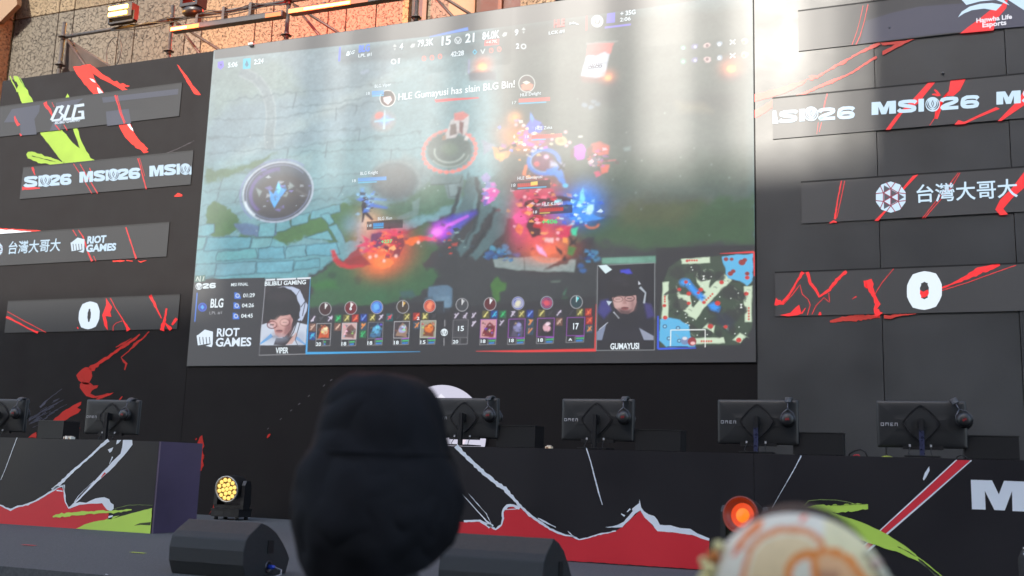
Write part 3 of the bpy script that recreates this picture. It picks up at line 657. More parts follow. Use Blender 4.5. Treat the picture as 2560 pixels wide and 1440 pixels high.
for (x, y) in ((1232, 622), (1248, 630), (1262, 618), (1275, 630), (1224, 634), (1290, 636), (1455, 640), (1470, 650), (1485, 630), (1492, 648), (1452, 664), (1478, 640), (1456, 678)):
    el(x, y, random.uniform(6, 10), random.uniform(5, 8), random.choice([(52, 120, 160), (40, 90, 150), (60, 140, 170)]), .85, 1.5, 0, 5)
pg([(1460, 600), (1490, 590), (1470, 640), (1490, 660), (1440, 640), (1420, 660), (1360, 672), (1400, 650), (1430, 620)], (32, 34, 38), .95, 2, 6)
for k in range(36):
    x, y = random.uniform(560, 1860), random.uniform(170, 640); el(x, y, 1.3, 1.3, (200, 225, 220), .6, 1, n=8)
# banner, braziers, camp at the top
pg([(1474, 112), (1530, 108), (1512, 190), (1490, 196), (1452, 190)], (176, 186, 204), 1, 1, 1)
pg([(1472, 110), (1534, 106), (1526, 134), (1512, 128), (1500, 134), (1488, 140), (1466, 138)], (215, 70, 62), 1, 1, 3)
pg([(1450, 190), (1470, 192), (1508, 194), (1500, 206), (1456, 204)], (130, 70, 66), .8, 3, 3); ln([(1466, 110), (1545, 102)], 4, (130, 134, 134), .9, 1, 2)
for (x, y, s) in ((1206, 162, 22), (1520, 192, 15), (1828, 168, 20)):
    el(x, y + s * 1.1, s * 1.4, s * .6, (74, 80, 84), .9, 2); glow(x, y, s, s * .9, (255, 120, 40), .85, 0, False); el(x, y + s * .2, s * .5, s * .4, (255, 200, 70), .9, 3)
pg([(1172, 182), (1240, 180), (1240, 200), (1174, 202)], (84, 96, 108), .9, 1.5); ln([(1173, 148), (1172, 184)], 4, (140, 140, 200), .7, 1)
for (x, y) in ((1462, 262), (1478, 268), (1494, 260), (1484, 252), (906, 182), (916, 178)): el(x, y, 7, 5, (130, 160, 190), .7, 1.5, 0, 3)
for (x, y) in ((1500, 240), (1790, 250)): el(x, y, 60, 26, (60, 66, 66), .6, 16)
pg([(1690, 255), (1760, 260), (1780, 280), (1700, 278)], (150, 140, 110), .35, 8)
# ring seal near the side edge
el(695, 480, 88, 74, (54, 62, 80), .9, 3, -20); el(700, 492, 74, 56, (54, 50, 50), .9, 8, -20)
ring(695, 480, 89, 73, 4, (190, 200, 220), .75, -20, soft=1); ring(695, 480, 81, 66, 2, (150, 160, 200), .6, -20, 20, 340)
ring(695, 480, 96, 79, 3, (130, 110, 200), .6, -20, 150, 330, 2); ring(695, 480, 86, 70, 6, (215, 230, 240), .8, -20, 150, 185, 1)
ring(695, 480, 70, 56, 8, (110, 80, 170), .6, -20, 150, 290, 3)
pg([(697, 452), (704, 470), (712, 462), (716, 474), (700, 496), (686, 520), (676, 500), (672, 474), (684, 486), (690, 470)], (40, 160, 235), 1, 1.2); pg([(697, 452), (702, 472), (696, 486), (690, 474)], (90, 215, 250), 1, 1)
for q in ([(724, 455), (736, 466), (720, 474)], [(706, 490), (722, 480), (716, 492)], [(640, 470), (655, 478), (648, 492)]): pg(q, (150, 170, 170), .7, 1.5)
ln([(740, 474), (770, 490)], 4, (110, 110, 110), .6, 2)
# teal serpent ring, small seal in the middle
for k in range(26):
    t = 2 * math.pi * k / 26; el(1124 + 66 * math.cos(t), 378 + 52 * math.sin(t) - 0.10 * 66 * math.cos(t), 6, 5, (225, 100, 88), .85, 1.2, n=10)
ring(1124, 378, 66, 52, 5, (225, 110, 96), .8, -5, soft=1.2); el(1124, 376, 58, 45, (76, 92, 84), .9, 4); ring(1124, 378, 38, 28, 4, (170, 190, 180), .7, -5, 20, 200, 1.5); ring(1124, 378, 50, 39, 3, (160, 180, 170), .6, -5, 20, 150, 1.5); el(1124, 372, 20, 16, (96, 120, 100), .8, 5)
for q, c_ in (([(1128, 300), (1150, 284), (1172, 290), (1170, 320), (1160, 340), (1146, 330), (1140, 342), (1120, 346), (1108, 350), (1118, 326)], (190, 186, 186)), ([(1136, 282), (1158, 278), (1172, 290), (1158, 300), (1136, 300)], (205, 96, 88)), ([(1126, 312), (1140, 308), (1142, 334), (1124, 340)], (110, 92, 84)),
              ([(1150, 300), (1160, 306), (1156, 338), (1148, 328)], (120, 60, 56)), ([(1106, 340), (1116, 336), (1114, 350), (1104, 350)], (150, 110, 80)), ([(1164, 340), (1172, 344), (1168, 352), (1160, 350)], (200, 200, 196))):
    pg(q, c_, .95, 1.2, 2)
# small duel at the top
el(958, 302, 26, 22, (200, 130, 90), .5, 9); glow(962, 300, 15, 12, (60, 180, 255), .9, 0, False); el(948, 288, 12, 8, (220, 90, 70), .9, 2, -20, 3); ln([(962, 276), (960, 322)], [1, 4], (190, 240, 255), .9, 1.5); ln([(936, 304), (985, 298)], 3, (120, 220, 255), .9, 1.5)
# swordsman with a blue trail
glow(920, 560, 34, 34, (240, 190, 150), .8, 0, False); glow(880, 560, 30, 26, (120, 170, 200), .5, 0, False)
ln([(915, 510), (968, 520)], [12, 3], (50, 110, 215), .9, 2); ln([(922, 496), (966, 500)], [6, 3], (60, 130, 220), .8, 1.5); ln([(905, 470), (910, 505)], [10, 6], (80, 150, 220), .7, 3)
for q in ([(908, 500), (920, 500), (926, 520), (918, 530), (934, 548), (930, 552), (912, 536), (908, 556), (904, 556), (906, 534), (903, 515)],): pg(q, (30, 30, 40), 1, 1)
el(912, 500, 9, 8, (40, 36, 44), 1, 1)
for k in range(5): el(895 + k * 9, 486 + (k % 2) * 5, 5, 3, (110, 180, 230), .8, 1)
# red blast (lower)
glow(962, 620, 62, 44, (230, 60, 50), 1.0, 8, False); glow(950, 655, 44, 30, (255, 120, 50), .95, 0, False); glow(975, 585, 40, 20, (225, 40, 90), .9, 0, False)
for q, c_ in (([(902, 585), (925, 600), (915, 606), (950, 612), (918, 622), (940, 632), (900, 630), (920, 618), (888, 616), (912, 606)], (215, 30, 90)), ([(930, 585), (960, 580), (958, 612), (940, 622), (926, 606)], (90, 30, 90)),
              ([(975, 595), (1004, 590), (1012, 612), (998, 640), (980, 640), (990, 615)], (120, 30, 50)), ([(1010, 600), (1040, 592), (1060, 594), (1044, 604), (1030, 612), (1014, 610)], (250, 110, 30)), ([(1042, 590), (1095, 590), (1088, 600), (1050, 602)], (225, 70, 40)),
              ([(880, 630), (900, 616), (906, 642), (930, 660), (900, 668), (876, 664), (858, 654)], (150, 26, 34)), ([(940, 640), (970, 636), (985, 660), (960, 672), (936, 662)], (255, 130, 60))):
    pg(q, c_, .9, 1.5, 4)
ln([(832, 624), (836, 644), (850, 660), (880, 668), (910, 664)], [8, 14, 14, 9, 3], (190, 30, 40), .95, 2, 2)
for (x, y) in ((925, 643), (990, 640), (960, 652), (940, 640), (1046, 606)): el(x, y, 4, 4, (255, 200, 190), .9, 1.5)
# violet comet
ln([(1095, 580), (1140, 555), (1190, 530)], [46, 34, 6], (72, 60, 200), .85, 6); glow(1096, 578, 22, 17, (240, 80, 235), 1, -20, False); ln([(1100, 574), (1170, 540)], [12, 3], (225, 100, 240), .9, 3); el(1092, 580, 12, 9, (250, 140, 250), .9, 4)
# --- great fight, right of centre
glow(1345, 505, 52, 52, (205, 40, 60), .95, 0, False); glow(1350, 545, 50, 50, (180, 26, 40), .9, 0, False); glow(1440, 520, 52, 36, (30, 120, 240), 1, 0, False); glow(1462, 500, 30, 34, (30, 140, 250), .9, 0, False)
glow(1370, 625, 46, 24, (255, 120, 70), 1, 0, False); glow(1345, 590, 48, 30, (235, 80, 90), .9, 0, False); glow(1300, 545, 20, 46, (235, 70, 140), .7, 0, False)
glow(1300, 345, 46, 26, (255, 150, 40), .85, 20, False); glow(1286, 294, 15, 14, (255, 160, 50), .9, 0, False); glow(1340, 352, 30, 16, (230, 100, 160), .5, 0, False)
for q, c_ in (([(1328, 282), (1336, 300), (1352, 306), (1360, 318), (1350, 332), (1322, 334), (1314, 320), (1322, 306)], (80, 100, 220)), ([(1328, 280), (1334, 296), (1330, 306), (1324, 298)], (60, 150, 245)), ([(1308, 330), (1320, 316), (1318, 350), (1334, 362), (1322, 366), (1306, 352)], (215, 110, 180)),
              ([(1200, 352), (1222, 356), (1240, 364), (1228, 374), (1206, 386), (1210, 368)], (130, 140, 160)), ([(1232, 368), (1280, 366), (1270, 392), (1252, 404), (1236, 396)], (200, 140, 70)), ([(1238, 382), (1264, 384), (1258, 402), (1240, 398)], (245, 160, 60)), ([(1244, 364), (1256, 374), (1276, 362), (1270, 378), (1248, 380)], (90, 70, 60)),
              ([(1434, 366), (1452, 360), (1464, 372), (1460, 396), (1442, 400), (1434, 388)], (200, 60, 215)), ([(1428, 372), (1438, 368), (1436, 396), (1426, 396)], (96, 64, 60)), ([(1480, 358), (1500, 352), (1522, 366), (1520, 384), (1496, 388), (1478, 376)], (200, 82, 66)), ([(1468, 370), (1484, 362), (1482, 386), (1468, 388)], (120, 60, 50)),
              ([(1474, 392), (1500, 390), (1502, 410), (1486, 418), (1474, 406)], (110, 104, 120)), ([(1500, 412), (1524, 414), (1520, 432), (1504, 436)], (215, 90, 70)), ([(1484, 430), (1498, 426), (1504, 438), (1492, 444)], (220, 60, 110)),
              ([(1203, 440), (1216, 432), (1226, 446), (1220, 456), (1206, 454)], (150, 140, 190)), ([(1214, 452), (1236, 456), (1240, 472), (1216, 474)], (130, 140, 190)), ([(1208, 474), (1234, 470), (1250, 480), (1240, 492), (1218, 494)], (225, 60, 170)), ([(1206, 490), (1220, 488), (1220, 510), (1208, 510)], (110, 80, 180)), ([(1218, 494), (1232, 496), (1226, 506), (1216, 508)], (220, 110, 210)),
              ([(1312, 412), (1320, 410), (1316, 438), (1308, 438)], (235, 120, 60))):
    pg(q, c_, .95, 1.2, 3)
ring(1360, 404, 38, 30, 9, (50, 130, 235), .85, 0, soft=2.5); el(1358, 404, 28, 22, (130, 70, 100), .85, 5, 0, 4); ring(1360, 404, 33, 26, 2, (140, 200, 250), .8, 0, 80, 260); el(1366, 392, 6, 5, (250, 190, 220), .9, 2); el(1342, 410, 7, 6, (220, 80, 90), .9, 2)
ln([(1366, 428), (1392, 428), (1404, 446), (1414, 464)], [14, 20, 16, 6], (40, 130, 225), .95, 2, 4); ln([(1376, 410), (1410, 412)], [14, 6], (190, 195, 225), .8, 3); el(1414, 464, 7, 5, (80, 200, 245), .9, 1.5)
ln([(1390, 402), (1402, 416), (1412, 424)], [3, 9, 3], (46, 40, 46), .95, 1); ln([(1412, 404), (1396, 426)], [3, 6], (46, 40, 46), .9, 1)
el(1402, 352, 16, 11, (215, 190, 130), .9, 1.5, 0, 2); el(1402, 352, 9, 6, (150, 130, 80), .8, 2); el(1378, 360, 5, 3, (215, 215, 180), .9, 1)
for q, c_ in (([(1460, 468), (1462, 500), (1452, 520), (1440, 516), (1448, 492)], (120, 225, 255)), ([(1472, 510), (1486, 512), (1480, 540), (1466, 536)], (190, 245, 255)), ([(1420, 540), (1440, 520), (1510, 545), (1470, 556), (1430, 556)], (60, 150, 245)), ([(1410, 490), (1440, 505), (1430, 512)], (90, 170, 250)), ([(1430, 556), (1400, 580), (1436, 560)], (200, 230, 250)),
              ([(1322, 500), (1400, 490), (1450, 500), (1400, 506), (1390, 512), (1330, 514), (1312, 520), (1312, 504)], (60, 14, 24)), ([(1318, 545), (1348, 540), (1352, 590), (1330, 594), (1316, 570)], (52, 12, 20)), ([(1340, 540), (1360, 542), (1356, 572), (1336, 566)], (190, 20, 30)), ([(1280, 478), (1310, 470), (1384, 474), (1384, 494), (1290, 496)], (200, 44, 84)),
              ([(1284, 540), (1300, 528), (1322, 546), (1316, 556), (1300, 562), (1288, 556)], (235, 80, 150)), ([(1350, 580), (1370, 576), (1366, 588), (1350, 590)], (230, 120, 110)), ([(1390, 566), (1430, 562), (1424, 590), (1404, 600), (1392, 590)], (205, 40, 80)), ([(1430, 574), (1446, 570), (1440, 590), (1430, 588)], (60, 205, 160)),
              ([(1420, 586), (1430, 600), (1446, 592), (1438, 606), (1444, 618), (1430, 610), (1420, 618), (1424, 604)], (40, 24, 28)), ([(1388, 612), (1400, 620), (1420, 650), (1410, 650), (1396, 634)], (40, 26, 30)), ([(1358, 598), (1384, 596), (1382, 606), (1362, 606)], (240, 190, 190)), ([(1296, 560), (1310, 570), (1300, 590), (1288, 574)], (230, 120, 60)),
              ([(1408, 592), (1420, 594), (1418, 610), (1408, 606)], (245, 150, 70)), ([(1420, 615), (1440, 620), (1430, 640), (1416, 634)], (70, 120, 50)), ([(1340, 612), (1356, 618), (1370, 640), (1350, 634)], (250, 170, 220))):
    pg(q, c_, .95, 1.6, 4)
ring(1480, 560, 16, 10, 4, (240, 120, 60), .8, 0, 0, 180, 1.5); ring(1370, 630, 40, 24, 5, (255, 130, 80), .6, 0, 0, 180, 3)
for (x, y) in ((1395, 582), (1394, 598), (1312, 492), (1300, 330), (1290, 312), (1308, 314), (1424, 356), (1414, 330), (1380, 348), (1416, 364)): el(x, y, 4, 3.4, (255, 190, 200), .9, 1.5)
ln([(1500, 404), (1540, 400)], 2.4, (215, 90, 100), .9, 1); ln([(1316, 386), (1328, 392)], 3, (200, 190, 170)); ln([(1446, 342), (1456, 341)], 3, (230, 230, 220))
pg([(1558, 370), (1576, 366), (1576, 376), (1562, 378)], (130, 160, 160), .6, 2)
IMG *= (0.86 + 0.28 * nz(22, 16, 31, 3))[..., None]

def blur(a):
    for ax in (0, 1):
        a = (np.roll(a, 1, ax) + np.roll(a, -1, ax) + 2 * a + .6 * np.roll(a, 2, ax) + .6 * np.roll(a, -2, ax)) / 5.2
    return a
IMG = blur(IMG)
for (cx, cy, sx, sy, n_, pal) in ((1350, 520, 60, 70, 90, ((230, 50, 70), (255, 120, 150), (120, 16, 30), (255, 170, 90), (60, 14, 24), (250, 210, 220))), (1450, 520, 42, 34, 50, ((60, 170, 255), (170, 235, 255), (20, 90, 220), (220, 245, 255))), (1320, 350, 60, 36, 60, ((255, 170, 60), (250, 220, 150), (190, 90, 200), (110, 130, 235), (70, 54, 50), (240, 240, 230))),
                              (965, 610, 46, 34, 70, ((255, 110, 60), (220, 30, 60), (110, 20, 60), (255, 190, 120), (60, 16, 30))), (1490, 395, 30, 26, 30, ((210, 80, 70), (90, 54, 56), (230, 190, 200), (190, 70, 190))), (1120, 600, 40, 40, 24, ((40, 60, 70), (120, 150, 150), (220, 70, 50))), (920, 510, 22, 30, 24, ((60, 120, 220), (30, 30, 44), (150, 200, 240))), (700, 480, 60, 46, 40, ((40, 40, 60), (120, 110, 190), (170, 180, 190), (60, 56, 50))),
                              (1215, 480, 16, 28, 20, ((230, 90, 200), (120, 110, 200), (220, 220, 240))), (1250, 640, 30, 10, 24, ((50, 130, 180), (30, 70, 130))), (1475, 640, 20, 22, 20, ((50, 130, 180), (30, 60, 120), (26, 30, 36)))):
    for _ in range(n_):
        x, y = random.gauss(cx, sx * .55), random.gauss(cy, sy * .55); r = random.uniform(2, 8); a0 = random.uniform(0, 6.28)
        pg([(x + r * random.uniform(.5, 1.6) * math.cos(a0 + k * 1.57), y + r * random.uniform(.3, 1.0) * math.sin(a0 + k * 1.57)) for k in range(4)], random.choice(pal), random.uniform(.5, .95), random.choice((.8, 1.5, 2.5)))
IMG *= (0.86 + 0.28 * nz(6, 5, 77, 2))[..., None]; IMG *= 1.08
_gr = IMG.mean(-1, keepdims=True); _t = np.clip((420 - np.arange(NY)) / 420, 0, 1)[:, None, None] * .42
IMG = IMG * (1 - _t) + _gr * np.array((1.10, 1.06, 1.0)) * _t  # upper rows greyed and warmed: sunlight haze mixed into the picture colours
# --- broadcast overlay: dark bars
HB = (38, 38, 41)
pg([(467, 700), (662, 694), (662, 920), (465, 920)], HB); pg([(467, 884), (1890, 872), (1892, 910), (467, 918)], HB)
pg([(662, 780), (900, 764), (1110, 752), (1110, 905), (662, 905)], HB, .93, 2); pg([(1110, 770), (1494, 740), (1494, 905), (1110, 905)], HB, .93, 2)
pg([(1640, 620), (1890, 612), (1890, 905), (1640, 905)], HB, .95, 2)
pg([(536, 120), (1881, -70), (1881, -20), (1600, 22), (1500, 35), (1100, 88), (536, 148)], (84, 84, 82), 1, 1)
ln([(1075, 92), (1170, 72)], [2, 8], (90, 150, 255), .9, 1.5)
pg([(848, 126), (1560, 28), (1560, 66), (1310, 120), (1310, 130), (850, 160)], (60, 62, 62), .45, 6)
# minimap
pg([(1700, 648), (1795, 640), (1882, 634), (1882, 800), (1880, 820), (1862, 848), (1850, 862), (1650, 868), (1648, 800), (1656, 710), (1672, 670)], (60, 76, 60), 1, 1.5)
MP = (205, 224, 196)
for q in ([(1704, 647), (1775, 643), (1775, 656), (1704, 660)], [(1657, 706), (1671, 704), (1671, 800), (1655, 800)], [(1860, 716), (1880, 714), (1878, 804), (1862, 804)], [(1738, 846), (1810, 844), (1812, 858), (1738, 860)], [(1720, 790), (1750, 745), (1810, 684), (1830, 700), (1776, 752), (1742, 795)], [(1780, 725), (1740, 690), (1742, 706), (1770, 735)], [(1690, 716), (1700, 736), (1726, 740), (1728, 765), (1750, 782), (1740, 800), (1700, 770)],
          [(1752, 702), (1776, 700), (1768, 732), (1752, 716)], [(1832, 850), (1850, 832), (1866, 842), (1850, 858)], [(1756, 820), (1772, 806), (1788, 812), (1784, 832), (1768, 820)], [(1808, 816), (1822, 812), (1822, 828)]): pg(q, MP, 1, 1.5, 1.5)
for (x, y, r_) in ((1690, 680, 20), (1726, 672, 16), (1760, 690, 22), (1800, 690, 16), (1826, 730, 20), (1850, 740, 18), (1690, 728, 10), (1700, 760, 18), (1744, 726, 10), (1790, 776, 16), (1830, 790, 18), (1800, 800, 14), (1764, 834, 12), (1850, 776, 16), (1740, 668, 12), (1670, 730, 8), (1780, 806, 12), (1730, 820, 14), (1690, 786, 8), (1800, 836, 10), (1832, 826, 12), (1840, 700, 9)):
    el(x, y, r_, r_ * .8, (50, 54, 50), .92, 2, 0, 7)
for q in ([(1805, 642), (1882, 634), (1882, 700), (1868, 714), (1850, 702), (1820, 696), (1812, 670)], [(1650, 800), (1662, 794), (1700, 800), (1722, 812), (1728, 845), (1738, 866), (1664, 868), (1648, 850)]): pg(q, (92, 182, 228), 1, 1.2, 2)
pg([(1706, 704), (1722, 700), (1740, 722), (1764, 742), (1756, 754), (1734, 736), (1716, 716)], (50, 150, 240), 1, 3); el(1712, 706, 12, 8, (60, 160, 240), 1, 4); pg([(1770, 762), (1784, 756), (1800, 768), (1796, 780), (1778, 774)], (50, 150, 240), 1, 3)
pg([(1790, 780), (1820, 786), (1838, 806), (1820, 828), (1796, 810)], (46, 52, 66), .9, 4)
for (x, y, r_) in ((1718, 652, 4), (1815, 648, 6), (1829, 648, 5), (1855, 656, 9), (1862, 650, 6), (1826, 684, 7), (1833, 678, 6), (1868, 684, 6), (1868, 694, 6), (1804, 706, 6), (1866, 734, 6), (1698, 724, 5), (1722, 734, 6), (1752, 724, 6), (1746, 732, 4), (1722, 758, 5), (1760, 756, 5), (1794, 758, 7), (1661, 764, 5), (1663, 794, 6), (1776, 816, 7), (1814, 817, 5), (1847, 850, 7), (1715, 705, 5)):
    el(x, y, r_, r_ * .85, (205, 56, 48) if y > 690 or x < 1790 else (150, 50, 46), 1, 1, n=10)
for (x, y, dx, dy, n_) in ((1724, 651, 6, 0, 4), (1766, 750, 5, -5, 4), (1872, 770, 0, 7, 5), (1662, 742, 0, 6, 3), (1754, 853, 6, 0, 5)):
    for k in range(n_): el(x + dx * k, y + dy * k, 2.6, 2.6, (215, 70, 50), 1, .8, n=8)
for (x, y) in ((1662, 816), (1695, 820), (1698, 852), (1672, 846)): el(x, y, 5.5, 5, (40, 80, 120), 1, .8); el(x, y, 3, 2.6, (150, 210, 240), 1, .8)
ln([(1676, 868), (1677, 825), (1763, 824), (1763, 868)], 2.2, (240, 244, 240)); el(1712, 852, 10, 10, (120, 140, 180), 1, 1); el(1730, 854, 11, 11, (150, 50, 56), 1, 1); el(1712, 846, 6, 4, (220, 220, 230), 1, 1); el(1732, 858, 6, 4, (240, 190, 190), 1, 1)
for k in range(30): el(random.uniform(1690, 1870), random.uniform(665, 850), 1.6, 1.5, (225, 235, 225), .9, .7, n=6)
for (x, y) in ((1759, 694), (1853, 765)): pg([(x - 3, y - 5), (x + 3, y - 5), (x, y), (x + 3, y + 5), (x - 3, y + 5), (x, y)], (245, 250, 245))
ln([(1645, 790), (1645, 872), (1740, 870)], [3, 5, 2], (50, 90, 225)); ln([(1800, 634), (1885, 630), (1886, 690)], [1, 5, 3], (225, 56, 60)); ln([(1668, 867), (1720, 867)], 3, (34, 50, 110))
for k in range(46):
    x, y = random.uniform(1672, 1868), random.uniform(660, 850); a0 = random.uniform(0, 3.1); L = random.uniform(4, 11)
    ln([(x, y), (x + L * math.cos(a0), y + L * math.sin(a0)), (x + L * math.cos(a0) + 4, y + L * math.sin(a0) + 3)], random.uniform(1, 2.6), random.choice(((150, 166, 146), (74, 88, 70), (36, 40, 38), (96, 108, 92))), .6, 1)
# player windows: seen from the shoulders up
def win(q, c): pg(q, c, 1, 1)
win([(664, 702), (776, 693), (765, 885), (648, 888)], (40, 32, 36))
for (a_, b_) in ((664, 688), (692, 740), (743, 777)): ln([(a_, 700 - (a_ - 664) * .045), (b_, 700 - (b_ - 664) * .045)], 4, (225, 232, 240))
pg([(690, 722), (704, 716), (730, 717), (750, 724), (758, 745), (769, 762), (766, 778), (754, 802), (740, 800), (748, 760), (736, 735), (716, 724)], (184, 196, 222), 1, 1, 1); ln([(738, 744), (750, 724)], 1.5, (60, 60, 76)); ln([(752, 768), (764, 752), (756, 790)], 2.2, (50, 50, 66)); el(700, 722, 8, 4, (120, 120, 130), 1, 1.5)
pg([(653, 812), (668, 808), (690, 812), (715, 860), (742, 805), (768, 812), (764, 864), (650, 864)], (196, 206, 222), 1, 1, 1); ln([(650, 860), (680, 838)], [3, 10], (70, 160, 225), 1, 1); ln([(764, 862), (738, 842)], [3, 9], (70, 160, 225), 1, 1)
pg([(684, 862), (690, 845), (716, 845), (738, 838), (728, 852), (712, 864)], (44, 34, 40), 1, 1); pg([(716, 862), (740, 830), (745, 838), (730, 860)], (200, 160, 150), .9, 1)
pg([(672, 800), (680, 790), (730, 780), (732, 800), (726, 824), (712, 842), (698, 844), (688, 836), (684, 820)], (196, 148, 142), 1, 1, 1); pg([(716, 800), (730, 790), (728, 820), (716, 838), (708, 836)], (150, 96, 96), .8, 3)
el(698, 828, 9, 4, (150, 90, 92), 1, 1.4); ln([(690, 827), (706, 826)], 2, (90, 44, 48)); el(688, 842, 9, 4, (60, 40, 44), .5, 2); pg([(690, 806), (694, 806), (697, 818), (688, 818)], (170, 116, 112), .9, 1)
for (x, y) in ((680, 812), (712, 806)): ring(x, y, 12, 9, 2.5, (110, 40, 44)); el(x, y, 10, 7, (214, 170, 168), .6, 1.5); ln([(x - 5, y), (x + 5, y)], 2.5, (40, 26, 30))
pg([(660, 800), (658, 760), (662, 738), (680, 722), (706, 716), (728, 724), (740, 740), (750, 766), (750, 794), (740, 802), (732, 800), (724, 786), (700, 790), (690, 800), (676, 798), (668, 806)], (22, 18, 20), 1, 1, 2)
ln([(744, 800), (734, 830), (722, 848)], 2.2, (20, 18, 22)); ln([(752, 800), (738, 850), (744, 862)], 2, (24, 22, 28)); ln([(648, 888), (664, 702)], 1, (180, 180, 190)); pg([(650, 864), (764, 862), (763, 884), (648, 887)], (34, 32, 35))
ln([(648, 888), (764, 885)], 1.2, (170, 170, 175)); ln([(766, 880), (776, 693)], [4, .6], (70, 170, 235))
ln([(764, 883), (900, 881), (1050, 879)], [6, 4, 1], (56, 165, 225)); ln([(1190, 878), (1300, 878), (1490, 875)], [1, 5, 7], (225, 50, 46)); ln([(1488, 875), (1490, 760)], [5, 1], (210, 60, 56))
win([(1494, 664), (1637, 657), (1636, 875), (1490, 875)], (22, 22, 28)); ln([(1494, 664), (1637, 657), (1636, 875), (1491, 876), (1494, 664)], 1.2, (150, 154, 158))
pg([(1496, 664), (1516, 662), (1530, 674), (1514, 684)], (215, 235, 240)); pg([(1550, 676), (1572, 672), (1580, 682), (1552, 690)], (60, 66, 210), .9, 2, 2)
pg([(1494, 800), (1505, 770), (1530, 758), (1600, 752), (1625, 764), (1637, 800), (1636, 850), (1492, 850)], (28, 28, 38), 1, 1.5)
pg([(1494, 780), (1502, 752), (1520, 748), (1528, 776), (1510, 796)], (58, 56, 130), .9, 3); pg([(1610, 756), (1628, 762), (1637, 790), (1618, 796)], (60, 54, 120), .9, 3); ln([(1600, 718), (1614, 732), (1610, 758)], [6, 3, 5], (180, 190, 200), .9, 1)
pg([(1516, 752), (1530, 754), (1522, 764)], (190, 205, 220)); pg([(1492, 830), (1516, 808), (1505, 850), (1492, 850)], (130, 142, 170), .9, 1); pg([(1598, 820), (1634, 840), (1634, 850), (1610, 850)], (150, 158, 180), .9, 1); ln([(1534, 780), (1548, 796)], [3, 3], (220, 225, 235)); ln([(1498, 824), (1520, 806)], 1.5, (200, 205, 215))
pg([(1530, 742), (1590, 736), (1592, 756), (1584, 776), (1570, 785), (1552, 783), (1536, 768)], (190, 150, 146), 1, 1, 1); pg([(1545, 770), (1552, 782), (1572, 784), (1582, 772), (1564, 778)], (120, 76, 80), .8, 2)
for (x, y) in ((1545, 748), (1574, 746)): ring(x, y, 12, 7, 2.2, (90, 44, 46)); ln([(x - 6, y), (x + 5, y)], 2.4, (40, 26, 30))
pg([(1558, 746), (1564, 746), (1567, 760), (1556, 760)], (160, 116, 112), .8, 1); el(1562, 771, 9, 4, (160, 76, 76), 1, 1.4); ln([(1553, 770), (1571, 769)], 2, (70, 34, 38))
pg([(1524, 742), (1520, 714), (1530, 690), (1556, 682), (1584, 690), (1596, 712), (1594, 738), (1580, 740), (1560, 742), (1540, 742)], (20, 18, 22), 1, 1, 2); pg([(1556, 708), (1572, 706), (1574, 714), (1556, 716)], (52, 48, 52), .7, 2); pg([(1596, 702), (1602, 710), (1596, 712)], (200, 205, 215))
for (x, y, rx, ry, c_, a_) in ((704, 804, 16, 12, (232, 188, 178), .45), (724, 826, 8, 16, (120, 74, 74), .5), (690, 834, 8, 5, (170, 120, 116), .5), (700, 742, 30, 12, (48, 42, 46), .5), (680, 764, 16, 16, (10, 8, 10), .6), (690, 846, 30, 10, (150, 160, 182), .4), (752, 846, 12, 16, (150, 160, 184), .5), (1546, 756, 9, 12, (222, 184, 176), .45), (1582, 762, 7, 16, (120, 82, 82), .6), (1556, 778, 12, 5, (110, 74, 76), .5), (1548, 700, 18, 8, (44, 42, 50), .6), (1560, 800, 40, 26, (16, 16, 24), .6)): el(x, y, rx, ry, c_, a_, 5)
# team panel icons
for k, y in enumerate((739, 764, 790)):
    x = 594 - k * 2; pg([(x - 8, y - 8), (x + 8, y - 8), (x + 8, y + 8), (x - 8, y + 8)], (60, 120, 225)); pg([(x - 3, y - 8), (x + 8, y - 8), (x + 8, y + 3)], (38, 38, 41)); ring(x, y, 4.5, 4.5, 1.6, (225, 232, 240)); 
el(506, 768, 10, 10, (30, 60, 170)); ring(506, 768, 10, 10, 1.6, (60, 110, 230)); pg([(506, 762), (511, 768), (506, 774), (501, 768)], (80, 170, 245)); ln([(487, 804), (493, 732)], 2.4, (60, 130, 240))
pg([(487, 690), (514, 687), (513, 703), (486, 706)], (60, 110, 100)); ln([(490, 702), (494, 692), (498, 702)], 1.8, (225, 235, 225)); ln([(500, 704), (501, 690)], 1.8, (225, 235, 225)); ln([(507, 702), (510, 691)], 1.8, (225, 235, 225))
